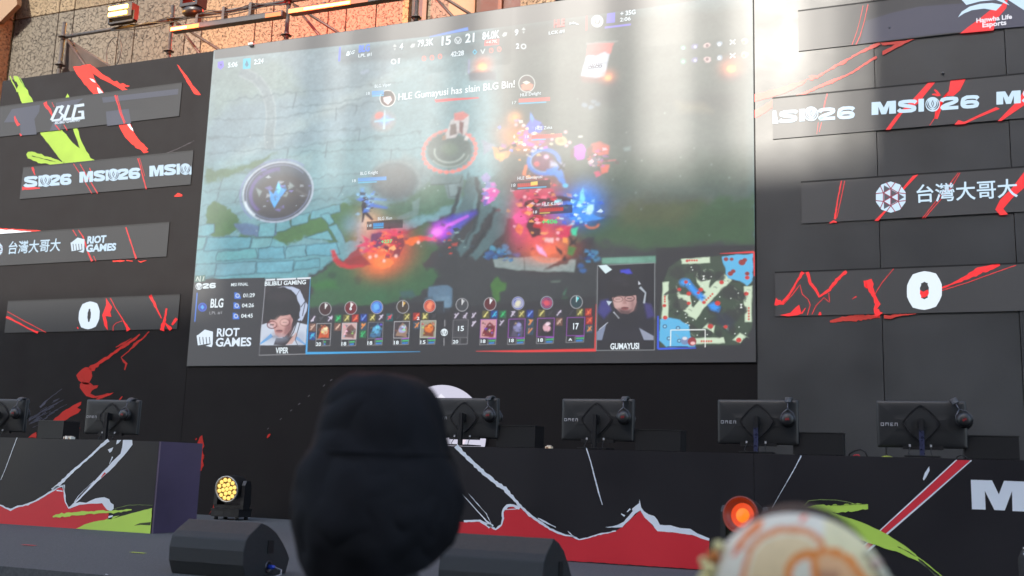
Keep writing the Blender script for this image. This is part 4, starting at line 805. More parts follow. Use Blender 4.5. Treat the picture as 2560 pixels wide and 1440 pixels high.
# ten champion tiles
def tile(x, y, w, h, c1, c2, c3, lv, bars, bord=(190, 190, 195), blank=None):
    q = [(x, y), (x + w, y - w * .02), (x + w - 2, y + h), (x - 2, y + h)]
    pg(q, c1)
    if not blank:
        pg([(x + w * .1, y + h * .9), (x + w * .3, y + h * .3), (x + w * .6, y + h * .1), (x + w * .9, y + h * .4), (x + w * .8, y + h * .95)], c2, 1, 1.2, 3); el(x + w * .52, y + h * .5, w * .24, h * .22, c3, .95, 1.5, -20, 3); el(x + w * .62, y + h * .3, w * .14, h * .1, tuple(min(255, int(v * 1.3)) for v in c3), .8, 1.5)
    if not blank:
        for _ in range(12):
            ux, uy, r = random.uniform(.12, .88), random.uniform(.12, .88), random.uniform(1.5, 5); a0 = random.uniform(0, 6)
            pg([(x + w * ux + r * math.cos(a0 + k * 1.9), y + h * uy + r * math.sin(a0 + k * 1.9) * .8) for k in range(3)], tuple(int(min(255, v * random.uniform(.4, 1.5))) for v in random.choice((c1, c2, c3))), .8, .9)
    ln(q + [q[0]], 1.4, bord); ln([(x - 2, y + h + 2), (x - 3, y + h + 17), (x + w - 3, y + h + 16), (x + w - 2, y + h + 1)], 1.1, (150, 150, 155)); ln([(x + w * .45, y + h + 2), (x + w * .44, y + h + 16)], 1, (150, 150, 155))
    if bars:
        if bord[1] < 150 or bars > 1.2: ln([(x + w * .5, y + h + 2), (x + w * .95, y + h + 1)], 2.4, (150, 70, 190))
        ln([(x + w * .5, y + h + 7), (x + w * (.5 + .45 * min(1, bars)), y + h + 6)], 4, (60, 175, 110)); ln([(x + w * .5, y + h + 13), (x + w * (.5 + .38 * min(1, bars)), y + h + 12)], 4, (50, 130, 205))
def sq(x, y, c1, c2, s=17):
    pg([(x, y), (x + s, y - .5), (x + s - 1, y + s + 2), (x - 1, y + s + 2)], c1); q = [(x + s * random.uniform(.15, .85), y + s * random.uniform(.1, .95)) for _ in range(5)]; pg(q, c2, 1, 1); ln([(x + s * .2, y + s * .9), (x + s * .8, y + s * .15)], 3, c2, .8, 1)
PU = (150, 70, 175)
TT = [(792, 809, 36, 39, (40, 30, 26), (200, 84, 34), (215, 190, 150), .25, (170, 170, 175), 0), (856, 808, 36, 40, (205, 170, 168), (120, 84, 80), (90, 60, 58), .8, (190, 190, 195), 0), (921, 806, 37, 40, (30, 40, 60), (56, 110, 150), (90, 170, 215), 1.4, (120, 120, 125), 0), (986, 804, 38, 41, (60, 50, 56), (150, 120, 100), (170, 170, 215), 1.4, (185, 185, 190), 0), (1052, 802, 38, 42, (150, 150, 130), (120, 60, 30), (225, 120, 40), 1.3, (200, 200, 190), 0),
      (1133, 800, 38, 44, (56, 56, 60), (90, 90, 94), (90, 90, 94), 0, (120, 120, 124), 1), (1202, 799, 40, 46, (205, 150, 155), (120, 20, 34), (90, 20, 30), .9, PU, 0), (1272, 798, 41, 46, (44, 36, 56), (80, 74, 100), (130, 130, 175), 1, PU, 0), (1344, 796, 42, 46, (50, 40, 50), (24, 20, 26), (225, 175, 185), 1.1, PU, 0), (1418, 794, 44, 45, (34, 34, 38), (0, 0, 0), (0, 0, 0), 1.1, PU, 1)]
for (x, y, w, h, c1, c2, c3, b_, bo, bl) in TT: tile(x, y, w, h, c1, c2, c3, 0, b_, bo, bl)
IC = {'g': ((30, 96, 60), (50, 190, 110)), 'y': ((90, 84, 40), (225, 215, 130)), 'r': ((150, 30, 28), (240, 110, 70)), 'b': ((24, 50, 130), (120, 160, 245)), 'w': ((50, 46, 56), (215, 205, 225)), 't': ((20, 90, 96), (220, 70, 90)), 'k': ((34, 34, 36), (70, 70, 74)), 'c': ((40, 70, 90), (240, 150, 60)), 's': ((110, 74, 62), (225, 190, 170)), 'B': ((24, 60, 130), (60, 190, 230))}
for i, (x, y, s_) in enumerate(((774, 788, "wkw"), (837, 787, "gyr"), (901, 785, "byw"), (966, 784, "tky"), (1033, 782, "ryk"), (1133, 780, "www"), (1206, 777, "yBg"), (1274, 776, "wyb"), (1346, 774, "ykw"), (1420, 772, "kyr"))):
    for k, ch in enumerate(s_): sq(x + k * 21.5, y - k * .4, *IC[ch])
for (x, y, ch) in ((773, 809, 's'), (772, 831, 'B'), (836, 808, 's'), (900, 806, 'c'), (899, 826, 'g'), (1034, 804, 'c'), (1176, 800, 'w'), (1246, 798, 'w'), (1318, 797, 'c'), (1317, 818, 'c'), (1390, 795, 's'), (1465, 792, 'r'), (1465, 813, 'c')): sq(x, y, *IC[ch])
for (x, y, c_, c2, a0) in ((813, 772, (60, 20, 20), (215, 215, 215), 1), (877, 770, (110, 20, 30), (235, 225, 225), 1), (942, 768, (20, 70, 190), (110, 190, 250), 0), (1007, 767, (60, 46, 30), (215, 170, 70), 1), (1074, 765, (170, 40, 34), (255, 150, 110), 0), (1155, 762, (60, 62, 66), (190, 192, 196), 1), (1225, 760, (90, 24, 28), (225, 230, 235), 1), (1295, 758, (30, 70, 190), (235, 230, 190), 0), (1367, 757, (30, 50, 110), (230, 80, 90), 0), (1441, 755, (30, 60, 66), (90, 215, 220), 1)):
    el(x, y, 15, 16, c_); ring(x, y, 15, 16, 1.5, (170, 170, 175)); 
    if a0: pg([(x, y), (x, y - 14), (x + 7, y - 10)], c2); ln([(x, y), (x, y - 14)], 1.5, (240, 240, 240))
    else: el(x, y, 8, 9, c2, .85, 3, 30, 4); ring(x, y, 12, 12, 1.5, c2, .7)
ln([(1112, 800), (1112, 816)], 1.4, (170, 170, 175)); ln([(1110, 845), (1110, 864)], 1.4, (170, 170, 175))
# kill feed icons, top corner
for r_, (y0, seq) in enumerate(((120, "gwswko"), (154, "gwswko"))):
    for (x, c1, c2) in ((1708, (80, 140, 120), (160, 225, 205)), (1738, (110, 110, 160), (190, 190, 225)), (1768, (225, 190, 190), (100, 60, 66)), (1798, (150, 170, 190), (225, 230, 235)), (1860, (225, 205, 185), (190, 110, 70))):
        q = y0 - (x - 1708) * .1; el(x, q, 8, 7, c1, .85, 1.5, 0, 4); el(x, q, 4, 4, c2, .9, 1)
    q = y0 - 15; ln([(1825, q + 6), (1838, q - 6)], 2.5, (240, 245, 245)); ln([(1825, q - 5), (1838, q + 5)], 2.5, (230, 235, 235))
# top bar icons
ring(1493, 53, 14, 14, 2, (235, 240, 240)); el(1493, 53, 13, 13, (225, 230, 230)); el(1493, 54, 8, 8, (90, 94, 94), .9, 1.5); el(1493, 52, 3, 6, (235, 240, 240), 1, 1)
pg([(1518, 34), (1538, 31), (1537, 56), (1516, 58)], (110, 105, 220)); ln([(1512, 69), (1577, 61)], 4.5, (120, 110, 225)); ln([(1467, 40), (1466, 76)], 3, (235, 70, 66)); ln([(850, 118), (848, 153)], 4, (90, 110, 250))
ring(1145, 101, 8, 8, 1.8, (225, 235, 240)); ln([(1140, 98), (1145, 107), (1150, 98)], 2, (225, 235, 240))
for (x, y) in ((1032, 114), (1262, 86)): pg([(x - 7, y + 3), (x - 2, y - 5), (x + 6, y - 5), (x + 4, y + 3), (x - 3, y + 6)], (185, 192, 192))
for (x, y) in ((987, 116), (1309, 74)): pg([(x - 5, y), (x, y - 6), (x + 5, y), (x, y + 2)], (180, 188, 188)); pg([(x - 3, y + 5), (x + 3, y + 5), (x, y + 10)], (180, 188, 188))
for (x, y) in ((984, 154), (1309, 116)): ring(x, y, 5.5, 5.5, 2.4, (225, 235, 235))
for (x, y) in ((1060, 146), (1080, 144), (1100, 141), (1228, 126), (1248, 123)): ring(x, y, 4.5, 5.5, 2, (240, 120, 100)); ln([(x, y), (x + 2, y - 6)], 1.5, (240, 120, 100))
pg([(1187, 123), (1193, 130), (1187, 137), (1181, 130)], (60, 190, 225)); pg([(1187, 127), (1190, 130), (1187, 133), (1184, 130)], (20, 50, 60)); ln([(1202, 124), (1207, 134), (1212, 122)], 2.4, (210, 220, 220)); pg([(1212, 101), (1248, 97), (1247, 111), (1211, 115)], (240, 96, 92))
pg([(545, 155), (558, 152), (560, 166), (552, 174), (544, 168)], (120, 100, 225)); pg([(549, 160), (555, 159), (553, 167)], (60, 60, 120)); pg([(608, 147), (627, 145), (626, 171), (607, 173)], (40, 190, 215)); pg([(617, 150), (622, 162), (617, 168), (612, 162)], (20, 110, 140))
pg([(1086, 249), (1120, 246), (1196, 243), (1198, 246), (1130, 252), (1090, 256)], (230, 70, 70), .9)
# round portraits in the kill line
el(969, 246, 19, 20, (90, 66, 62)); pg([(958, 244), (976, 240), (980, 250), (970, 262), (960, 254)], (235, 215, 215), 1, 1); ring(969, 246, 19, 20, 2, (225, 225, 220)); pg([(952, 240), (962, 228), (978, 228), (984, 240), (968, 240)], (46, 36, 38), 1, 1.5)
el(1317, 209, 20, 21, (84, 74, 70)); pg([(1302, 212), (1318, 206), (1334, 212), (1326, 226), (1306, 224)], (225, 140, 110), 1, 1.5, 2); pg([(1306, 206), (1316, 202), (1326, 206), (1316, 211)], (235, 230, 210)); ring(1317, 209, 20, 21, 2, (205, 210, 205))
# health bars: (x, y, width, colour, fill, resource)
def hp(x, y, w, c, fill, res, rc=(70, 190, 235), hh=9, box=True):
    if box: pg([(x - 16, y - 4), (x + w + 2, y - 6 - w * .05), (x + w + 2, y + hh + 6 - w * .05), (x - 16, y + hh + 8)], (30, 28, 32), .8)
    s = -w * .055; pg([(x, y), (x + w * fill, y + s * fill), (x + w * fill, y + s * fill + hh), (x, y + hh)], c)
    for k in range(1, int(w * fill / 5)): ln([(x + k * 5, y + s * k * 5 / w), (x + k * 5, y + s * k * 5 / w + hh * .45)], .9, tuple(int(v * .5) for v in c), .8, .7)
    ln([(x, y + hh + 3), (x + w * res, y + hh + 3 + s * res)], 2.4, rc)
hp(930, 228, 42, (70, 160, 235), .7, .7, box=False); hp(895, 445, 71, (70, 150, 220), 1, .66, box=False); hp(933, 558, 72, (60, 150, 215), .36, .36); hp(1297, 247, 78, (225, 90, 80), 1, .88, box=False); hp(1329, 338, 76, (225, 90, 80), 1, .46, box=False)
hp(1294, 459, 80, (200, 56, 44), .62, .9); hp(1349, 521, 80, (200, 50, 44), .74, .32, (230, 200, 90)); pg([(1327, 455), (1344, 453), (1344, 462), (1327, 464)], (245, 205, 70))

# --- mesh
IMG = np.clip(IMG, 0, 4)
mb = MB()
X_ = np.linspace(XS0, XS1, NX); Z_ = np.linspace(DZ1, DZ0, NY)
XX, ZZ = np.meshgrid(X_, Z_)
LT = (228, 240, 246); BR = (245, 250, 252)
Tm = lambda s, x0, y0, x1, h, c=LT, **k: mb.text(s, x0, y0, x1, h, DW, c, 0.004, **k)
def disp(mb): pass
B4 = dict(bold=.03)
Tm("5:06", 570, 170, 594, 13, **B4); Tm("2:24", 635, 162, 659, 13, **B4)
Tm("BLG", 897, 132, 924, 18, (80, 130, 255), bold=.03); Tm("LPL #1", 896, 145, 929, 9, **{'bold': .02}); 
for q in ([(866, 137), (875, 135), (872, 137), (876, 136), (872, 140), (866, 140)],): mb.art(q, DW, LT, .004)
Tm("BLG", 865, 138, 888, 9, bold=.03, shear=.4)
Tm("4", 999, 125, 1008, 16, **B4); Tm("1", 995, 159, 1000, 13, **B4); Tm("79.3K", 1044, 119, 1084, 18, **B4); Tm("15", 1104, 115, 1127, 23, **B4); Tm("21", 1163, 108, 1186, 23, **B4)
Tm("84.0K", 1206, 101, 1249, 20, **B4); Tm("+4.7K", 1215, 111, 1244, 8, (255, 230, 225), bold=.03); Tm("9", 1287, 90, 1296, 16, **B4); Tm("2", 1290, 123, 1298, 14, **B4); Tm("42:28", 1127, 143, 1160, 13, **B4)
Tm("HLE", 1385, 70, 1412, 20, (240, 90, 88), bold=.035); Tm("LCK #1", 1372, 88, 1411, 9, bold=.02); Tm("+ 35G", 1551, 41, 1589, 12, bold=.03); Tm("2:06", 1550, 55, 1577, 10, bold=.02)
mb.stroke([(1423, 62), (1434, 57), (1447, 62)], [1, 4, 2], DW, LT, .004, jag=0); mb.stroke([(1424, 58), (1436, 60)], 2, DW, LT, .004, jag=0)
Tm("HLE Gumayusi has slain BLG Bin!", 996, 251, 1287, 17, BR, bold=.008)
Tm("BLG Viper", 937, 220, 978, 8, bold=.01); Tm("18", 916, 238, 925, 7); Tm("HLE Delight", 1301, 242, 1353, 8, bold=.01); Tm("17", 1281, 261, 1291, 7); Tm("BLG Knight", 901, 438, 945, 8, bold=.01); Tm("18", 881, 456, 890, 7)
Tm("HLE Zeka", 1339, 326, 1381, 8, bold=.01); Tm("18", 1313, 346, 1323, 7); Tm("HLE Gumayusi", 1294, 450, 1356, 8, bold=.01); Tm("18", 1279, 468, 1289, 8); Tm("BLG Xun", 945, 551, 980, 8, bold=.01); Tm("18", 919, 568, 929, 7); Tm("HLE Kanavi", 1355, 515, 1407, 8, bold=.01); Tm("18", 1333, 534, 1343, 7)
Tm("+237", 953, 609, 981, 9, (90, 235, 150), bold=.03); Tm("+406", 1354, 561, 1394, 11, (70, 220, 120), bold=.03)
Tm("CISCO", 1469, 173, 1506, 7, (90, 84, 96), bold=.03)
for k, h_ in enumerate((3, 5, 9, 5, 3, 5, 9, 5, 3)): mb.stroke([(1468 + k * 4.6, 163 - k * .4 - h_ / 2), (1468 + k * 4.6, 163 - k * .4 + h_ / 2)], 1.6, DW, (90, 84, 96), .004, jag=0, step=99)
emblem(mb, 498, 716, 8.5, DW, LT, (38, 38, 41), .004); heavy(mb, "26", 507, 722, 540, 720, 13, DW, LT, .004); Tm("MSI FINAL", 578, 716, 621, 8, bold=.015)
Tm("BLG", 526, 770, 558, 23, bold=.03); Tm("LPL #1", 524, 787, 555, 8, (170, 172, 178)); Tm("01:29", 608, 744, 637, 10, bold=.02); Tm("04:26", 605, 769, 635, 10, bold=.02); Tm("04:45", 603, 795, 632, 10, bold=.02)
fist(mb, 492, 824, 41, 44, DW, (222, 236, 250), .004, (60, 60, 64)); Tm("RIOT", 542, 842, 598, 21, (222, 236, 250), bold=.028); Tm("GAMES", 539, 867, 628, 22, (222, 236, 250), bold=.028)
Tm("BILIBILI GAMING", 662, 715, 765, 11, bold=.028); Tm("VIPER", 689, 884, 721, 15, bold=.028); Tm("GUMAYUSI", 1526, 874, 1598, 16, bold=.03)
for (s_, x0, y0, x1, h_) in (("20", 790, 865, 803, 9), ("18", 854, 864, 866, 9), ("18", 919, 862, 931, 9), ("18", 985, 861, 997, 9), ("15", 1051, 860, 1064, 9), ("20", 1132, 859, 1146, 9), ("18", 1202, 858, 1214, 9), ("18", 1273, 856, 1285, 9), ("18", 1345, 855, 1358, 9), ("15", 1145, 828, 1160, 13), ("17", 1433, 824, 1447, 16), ("6", 874, 776, 880, 10), ("2", 1042, 800, 1049, 8)): Tm(s_, x0, y0, x1, h_, bold=.025)
Tm("^", 1421, 852, 1431, 6, bold=.035); emblem(mb, 1111, 831, 9, DW, LT, (38, 38, 41), .004)
# join the lettering with the picture grid
nv = NX * NY
V = np.stack([XX, np.full_like(XX, DW), ZZ], -1).reshape(-1, 3)
idx = np.arange(nv).reshape(NY, NX)
Q = np.stack([idx[1:, :-1], idx[1:, 1:], idx[:-1, 1:], idx[:-1, :-1]], -1).reshape(-1, 4)
tv = np.array(mb.v); tf = mb.f; nq = len(Q)
V = np.concatenate([V, tv]); me = bpy.data.meshes.new("display")
loops = np.concatenate([Q.ravel(), np.array([i + nv for f in tf for i in f], dtype=np.int64)])
sizes = np.concatenate([np.full(nq, 4), np.array([len(f) for f in tf])]); starts = np.concatenate([[0], np.cumsum(sizes)[:-1]])
me.vertices.add(len(V)); me.vertices.foreach_set("co", V.astype(np.float32).ravel())
me.loops.add(len(loops)); me.loops.foreach_set("vertex_index", loops.astype(np.int32))
me.polygons.add(len(sizes)); me.polygons.foreach_set("loop_start", starts.astype(np.int32)); me.polygons.foreach_set("loop_total", sizes.astype(np.int32))
me.update(calc_edges=True)
cc = np.ones((len(V), 4), np.float32); cc[:nv, :3] = IMG.reshape(-1, 3); cc[nv:, :3] = np.array(mb.c)
ca = me.color_attributes.new("col", 'FLOAT_COLOR', 'POINT'); ca.data.foreach_set("color", cc.ravel())
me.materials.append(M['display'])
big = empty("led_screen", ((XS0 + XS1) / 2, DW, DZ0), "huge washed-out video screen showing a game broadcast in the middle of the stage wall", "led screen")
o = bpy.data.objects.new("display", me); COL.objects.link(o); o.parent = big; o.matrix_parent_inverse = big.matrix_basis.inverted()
g = MB(); g.box((XS0 - 0.008, DW + 0.004, DZ0 - 0.004), (XS1 + 0.008, DW + 0.20, DZ1 + 0.006)); g.build("screen_frame", M['rim'], big)

# ================================================================== DESKS
M['desk_top'] = mat('desk_top', (0.014, 0.013, 0.015), 0.5, noise=0.2)
M['mon'] = mat('monitor_plastic', (0.010, 0.011, 0.012), 0.46, spec=0.7, noise=0.15, nscale=8)
M['mon_dark'] = mat('monitor_recess', (0.006, 0.006, 0.007), 0.5)
M['metal'] = mat('dark_metal', (0.10, 0.10, 0.11), 0.35, metal=0.8, noise=0.2)
M['logo'] = mat('logo_print', (0.5, 0.5, 0.52), 0.5)
M['film'] = mat('blue_film', (0.028, 0.032, 0.075), 0.3, spec=0.8, noise=0.5, nscale=60)
M['grey_pad'] = mat('grey_leatherette', (0.06, 0.063, 0.067), 0.55, noise=0.2, nscale=80)
M['redlogo'] = mat('red_logo', (0.20, 0.01, 0.012), 0.5)
M['rubber'] = mat('cable_rubber', (0.01, 0.01, 0.01), 0.5)
M['attr'] = mat('painted', rough=0.55, attr=True, noise=0.05)
DBLK = (27, 25, 29); DW_ = (222, 230, 238); DR = (206, 44, 54); DG = (184, 220, 90)
def desk_root(x, lab): return empty("gaming_desk", (x, DD + 0.3, ZF), lab, "desk")
zl, zr = CZ + 0.01605 * DD, CZ + 0.01935 * DD
xl1 = P(398, 1103, DD).x; xl0 = -8.4
d1 = desk_root((xl0 + xl1) / 2, "black desk with plain violet end panel and red mountain print, nearer the speckled stone building")
g = MB(); g.box((xl0, DD, ZF), (xl1, DD + 0.03, zl), col=lin(DBLK))
A = lambda pts, c, l=0.002: g.art(rough(pts, .7, 9) if len(pts) > 8 and pts[0][0] != 2389 and pts[0][0] != 2393 and pts[0][0] != 2427 else pts, DD, c, l)
K = lambda pts, w, c, l=0.002, **k: g.stroke(pts, w, DD, c, l, **k)
A([(-60, 1255), (-30, 1262), (0, 1264), (14, 1272), (27, 1275), (45, 1268), (70, 1262), (85, 1254), (100, 1246), (125, 1232), (138, 1224), (150, 1219), (160, 1222), (163, 1235), (165, 1256), (172, 1270), (185, 1262), (215, 1257), (255, 1258), (262, 1264), (272, 1276), (270, 1300), (215, 1310), (190, 1322), (160, 1326.5), (60, 1320), (0, 1316.5), (-60, 1313)], DR)
K([(-60, 1250), (0, 1262), (14, 1270), (27, 1275), (45, 1266), (70, 1261), (90, 1252), (110, 1241), (130, 1228), (142, 1218), (157, 1216), (162, 1232), (164, 1255), (172, 1270), (186, 1260)], [4, 4, 4, 5, 4, 4, 3, 4, 4, 6, 5, 4, 4, 4, 6], DW_, .003, jag=.5)
K([(130, 1224), (150, 1210), (176, 1184), (220, 1146), (250, 1118), (272, 1100)], [6, 8, 6, 5, 6, 10], DW_, .003, jag=.3); K([(142, 1226), (157, 1228)], 3, DW_, .003)
K([(160, 1212), (161, 1226)], [6, 3], DW_, .003)
A([(308, 1100), (331, 1100), (332, 1112), (318, 1130), (304, 1146), (280, 1172), (258, 1192), (236, 1212), (186, 1262), (178, 1264), (206, 1236), (250, 1188), (276, 1160), (302, 1134), (306, 1118)], DW_, .003)
A([(293, 1100), (304, 1100), (297, 1108), (291, 1111)], DW_, .003); A([(270, 1124), (284, 1118), (280, 1128), (275, 1132)], DW_, .003); K([(282, 1142), (274, 1160)], [3, 1], DW_, .003); K([(264, 1182), (254, 1194)], [4, 2], DR, .004); K([(236, 1202), (196, 1240), (186, 1256)], [1, 1.6, 1], DW_, .003, jag=.9)
K([(43, 1094), (28, 1134), (14, 1172), (2, 1200)], [1.6, 1.4, 1.5, 1], DW_)
A([(182, 1260), (200, 1255), (216, 1257), (240, 1246), (262, 1243), (274, 1248), (277, 1256), (285, 1262), (285, 1272), (278, 1278), (268, 1274), (256, 1258), (230, 1259), (200, 1262), (184, 1268), (174, 1272)], DW_, .004); A([(272, 1290), (283, 1288), (280, 1298), (271, 1298)], DW_, .004)
A([(155, 1327), (176, 1325), (190, 1322), (212, 1311), (236, 1304), (262, 1300), (282, 1292), (300, 1289), (284, 1296), (320, 1286), (350, 1278), (381, 1270), (376, 1337), (260, 1333)], DG, .004)
A([(336, 1314), (350, 1308), (378, 1305), (377, 1313), (352, 1312)], (60, 70, 40), .005)
K([(133, 1292), (150, 1289), (180, 1284), (230, 1281), (290, 1279), (330, 1274)], [4, 9, 9, 8, 7, 3], DG, .005, jag=.45); K([(286, 1272), (320, 1263), (345, 1262), (382, 1263)], [1, 1.5, 1.2, 1], (110, 130, 70), .003, jag=.6)
g.build("front_panel", M['desk_print'], d1)
M['violet'] = mat('violet_panel', (0.075, 0.055, 0.105), 0.42, spec=0.6, noise=0.25, nscale=1.5)
g = MB(); g.box((xl1 + 0.001, DD + 0.002, ZF), (xl1 + 0.02, DD + 0.55, zl)); g.build("side_panel", M['violet'], d1)
g = MB(); g.box((xl0, DD + 0.031, zl - 0.03), (xl1, DD + 0.55, zl - 0.004)); g.build("table_top", M['desk_top'], d1)

xr0, xr1 = P(905, 1112, DD).x, 4.6
d2 = desk_root((xr0 + xr1) / 2, "long black desk with crimson peaks, lime arrow print and big capital M")
g = MB(); xm = P(1885, 1140, DD).x
g.box((xr0, DD, ZF), (xm - 0.003, DD + 0.03, zr), col=lin(DBLK)); g.box((xm, DD, ZF), (xr1, DD + 0.03, zr), col=lin(DBLK))
A([(900, 1290), (1000, 1296), (1160, 1305), (1200, 1304), (1230, 1318), (1243, 1322), (1255, 1312), (1258, 1282), (1268, 1272), (1284, 1264), (1300, 1270), (1316, 1284), (1330, 1296), (1345, 1303), (1375, 1325), (1410, 1338), (1448, 1349), (1480, 1343), (1500, 1337), (1540, 1327), (1560, 1315), (1580, 1295), (1600, 1277), (1612, 1290), (1628, 1310), (1645, 1328), (1690, 1331), (1730, 1338), (1773, 1351), (1773, 1425), (1747, 1423), (1428, 1402), (1160, 1384), (900, 1367)], DR)
K([(1160, 1303), (1200, 1302), (1226, 1316)], [5, 5, 10], DW_, .003, jag=.3)
K([(1218, 1312), (1240, 1323), (1254, 1312), (1258, 1296), (1257, 1280), (1268, 1264), (1284, 1264), (1300, 1270)], [6, 4, 5, 4, 7, 9, 6, 7], DW_, .003, jag=.5); K([(1262, 1274), (1296, 1272)], 2, DW_, .004)
K([(1140, 1115), (1160, 1136), (1180, 1155), (1210, 1182), (1240, 1208), (1262, 1222), (1284, 1246), (1305, 1269), (1325, 1288), (1345, 1302), (1375, 1322), (1395, 1332), (1415, 1338), (1432, 1341), (1448, 1349), (1470, 1345), (1495, 1336), (1520, 1332), (1540, 1327)], [10, 10, 9, 9, 9, 10, 7, 7, 6, 6, 5, 5, 4, 4, 4, 3, 4, 3, 3], DW_, .003, jag=.4)
K([(1345, 1296), (1370, 1308), (1390, 1318)], [3, 3, 1], DW_, .003, jag=.7); K([(1420, 1328), (1434, 1342)], [1, 4], DW_, .003, jag=.6)
K([(1157, 1236), (1180, 1262), (1200, 1284), (1216, 1302), (1232, 1316)], [1.6, 2, 2, 3, 8], DW_, .003); K([(1172, 1234), (1196, 1262), (1216, 1284), (1228, 1308)], 1.4, DW_, .003, jag=.8)
A([(1513, 1318), (1530, 1316), (1545, 1312), (1560, 1304), (1572, 1290), (1582, 1278), (1580, 1272), (1590, 1264), (1598, 1258), (1599, 1248), (1602, 1262), (1603, 1268), (1610, 1278), (1622, 1286), (1636, 1290), (1644, 1300), (1650, 1312), (1676, 1313), (1700, 1320), (1726, 1322), (1744, 1334), (1774, 1346), (1773, 1352), (1752, 1346), (1730, 1337), (1712, 1335), (1692, 1332), (1660, 1329), (1644, 1328), (1632, 1312), (1612, 1294), (1601, 1276), (1588, 1284), (1574, 1300), (1556, 1318), (1540, 1319)], DW_, .003)
K([(1466, 1120), (1478, 1158), (1488, 1198), (1497, 1232), (1506, 1262)], [2.4, 2.6, 3.2, 3, 1.4], DW_); K([(2003, 1139), (1982, 1180), (1962, 1214), (1930, 1270)], [2.6, 2, 1.4, 1], DW_, jag=.5)
K([(1553, 1284), (1562, 1290)], [2, 5], DW_, .003); K([(1568, 1280), (1576, 1272)], [3, 4], DW_, .003)
A([(2389, 1150), (2430, 1151), (2330, 1240), (2215, 1340), (2155, 1394), (2138, 1384), (2197, 1327), (2300, 1232)], DW_); A([(2393, 1150), (2426, 1151), (2326, 1238), (2212, 1336), (2152, 1388), (2142, 1384), (2199, 1329), (2303, 1234)], (214, 50, 62), .003)
A([(2323, 1166), (2324, 1176), (2316, 1192), (2310, 1201), (2307, 1198), (2312, 1182)], DW_)
A([(1995, 1266), (2010, 1270), (2030, 1264), (2040, 1262), (2060, 1261), (2074, 1268), (2078, 1280), (2100, 1288), (2130, 1297), (2160, 1308), (2200, 1326), (2220, 1337), (2240, 1350), (2262, 1364), (2290, 1386), (2298, 1404), (2280, 1396), (2262, 1388), (2240, 1378), (2222, 1374), (2200, 1366), (2180, 1360), (2160, 1352), (2120, 1338), (2090, 1326), (2060, 1304), (2030, 1290), (2000, 1276)], DG, .006)
K([(2066, 1273), (2090, 1272), (2120, 1270), (2150, 1267), (2170, 1266)], [18, 20, 18, 17, 12], DG, .005, jag=.22)
K([(2076, 1264), (2120, 1262), (2166, 1260)], 1.2, (70, 86, 40), .007, jag=1); K([(2006, 1268), (2022, 1252), (2050, 1249), (2090, 1250), (2120, 1255), (2138, 1260)], [1, 1.5, 1.2, 1.2, 1.2, 1], (150, 170, 100), .003)
K([(2280, 1384), (2310, 1404), (2330, 1420), (2344, 1432), (2362, 1446)], [3, 2.2, 2.2, 3, 2], DG, .004, jag=.5); K([(2296, 1402), (2320, 1420), (2345, 1444)], [3, 2, 3], (96, 108, 80), .003, jag=.9); K([(2244, 1366), (2272, 1380), (2290, 1392)], 1.3, (60, 76, 40), .008, jag=1)
A([(2427, 1199.5), (2480, 1201), (2497, 1236), (2510, 1202), (2563, 1204), (2566, 1279), (2531, 1277.5), (2530, 1228), (2512, 1276), (2486, 1275), (2462, 1227), (2464, 1274), (2430, 1273)], DW_, .003)
g.build("front_panel", M['desk_print'], d2)
g = MB(); g.box((xr0, DD + 0.031, zr - 0.03), (xr1, DD + 0.62, zr - 0.004)); g.build("table_top", M['desk_top'], d2)

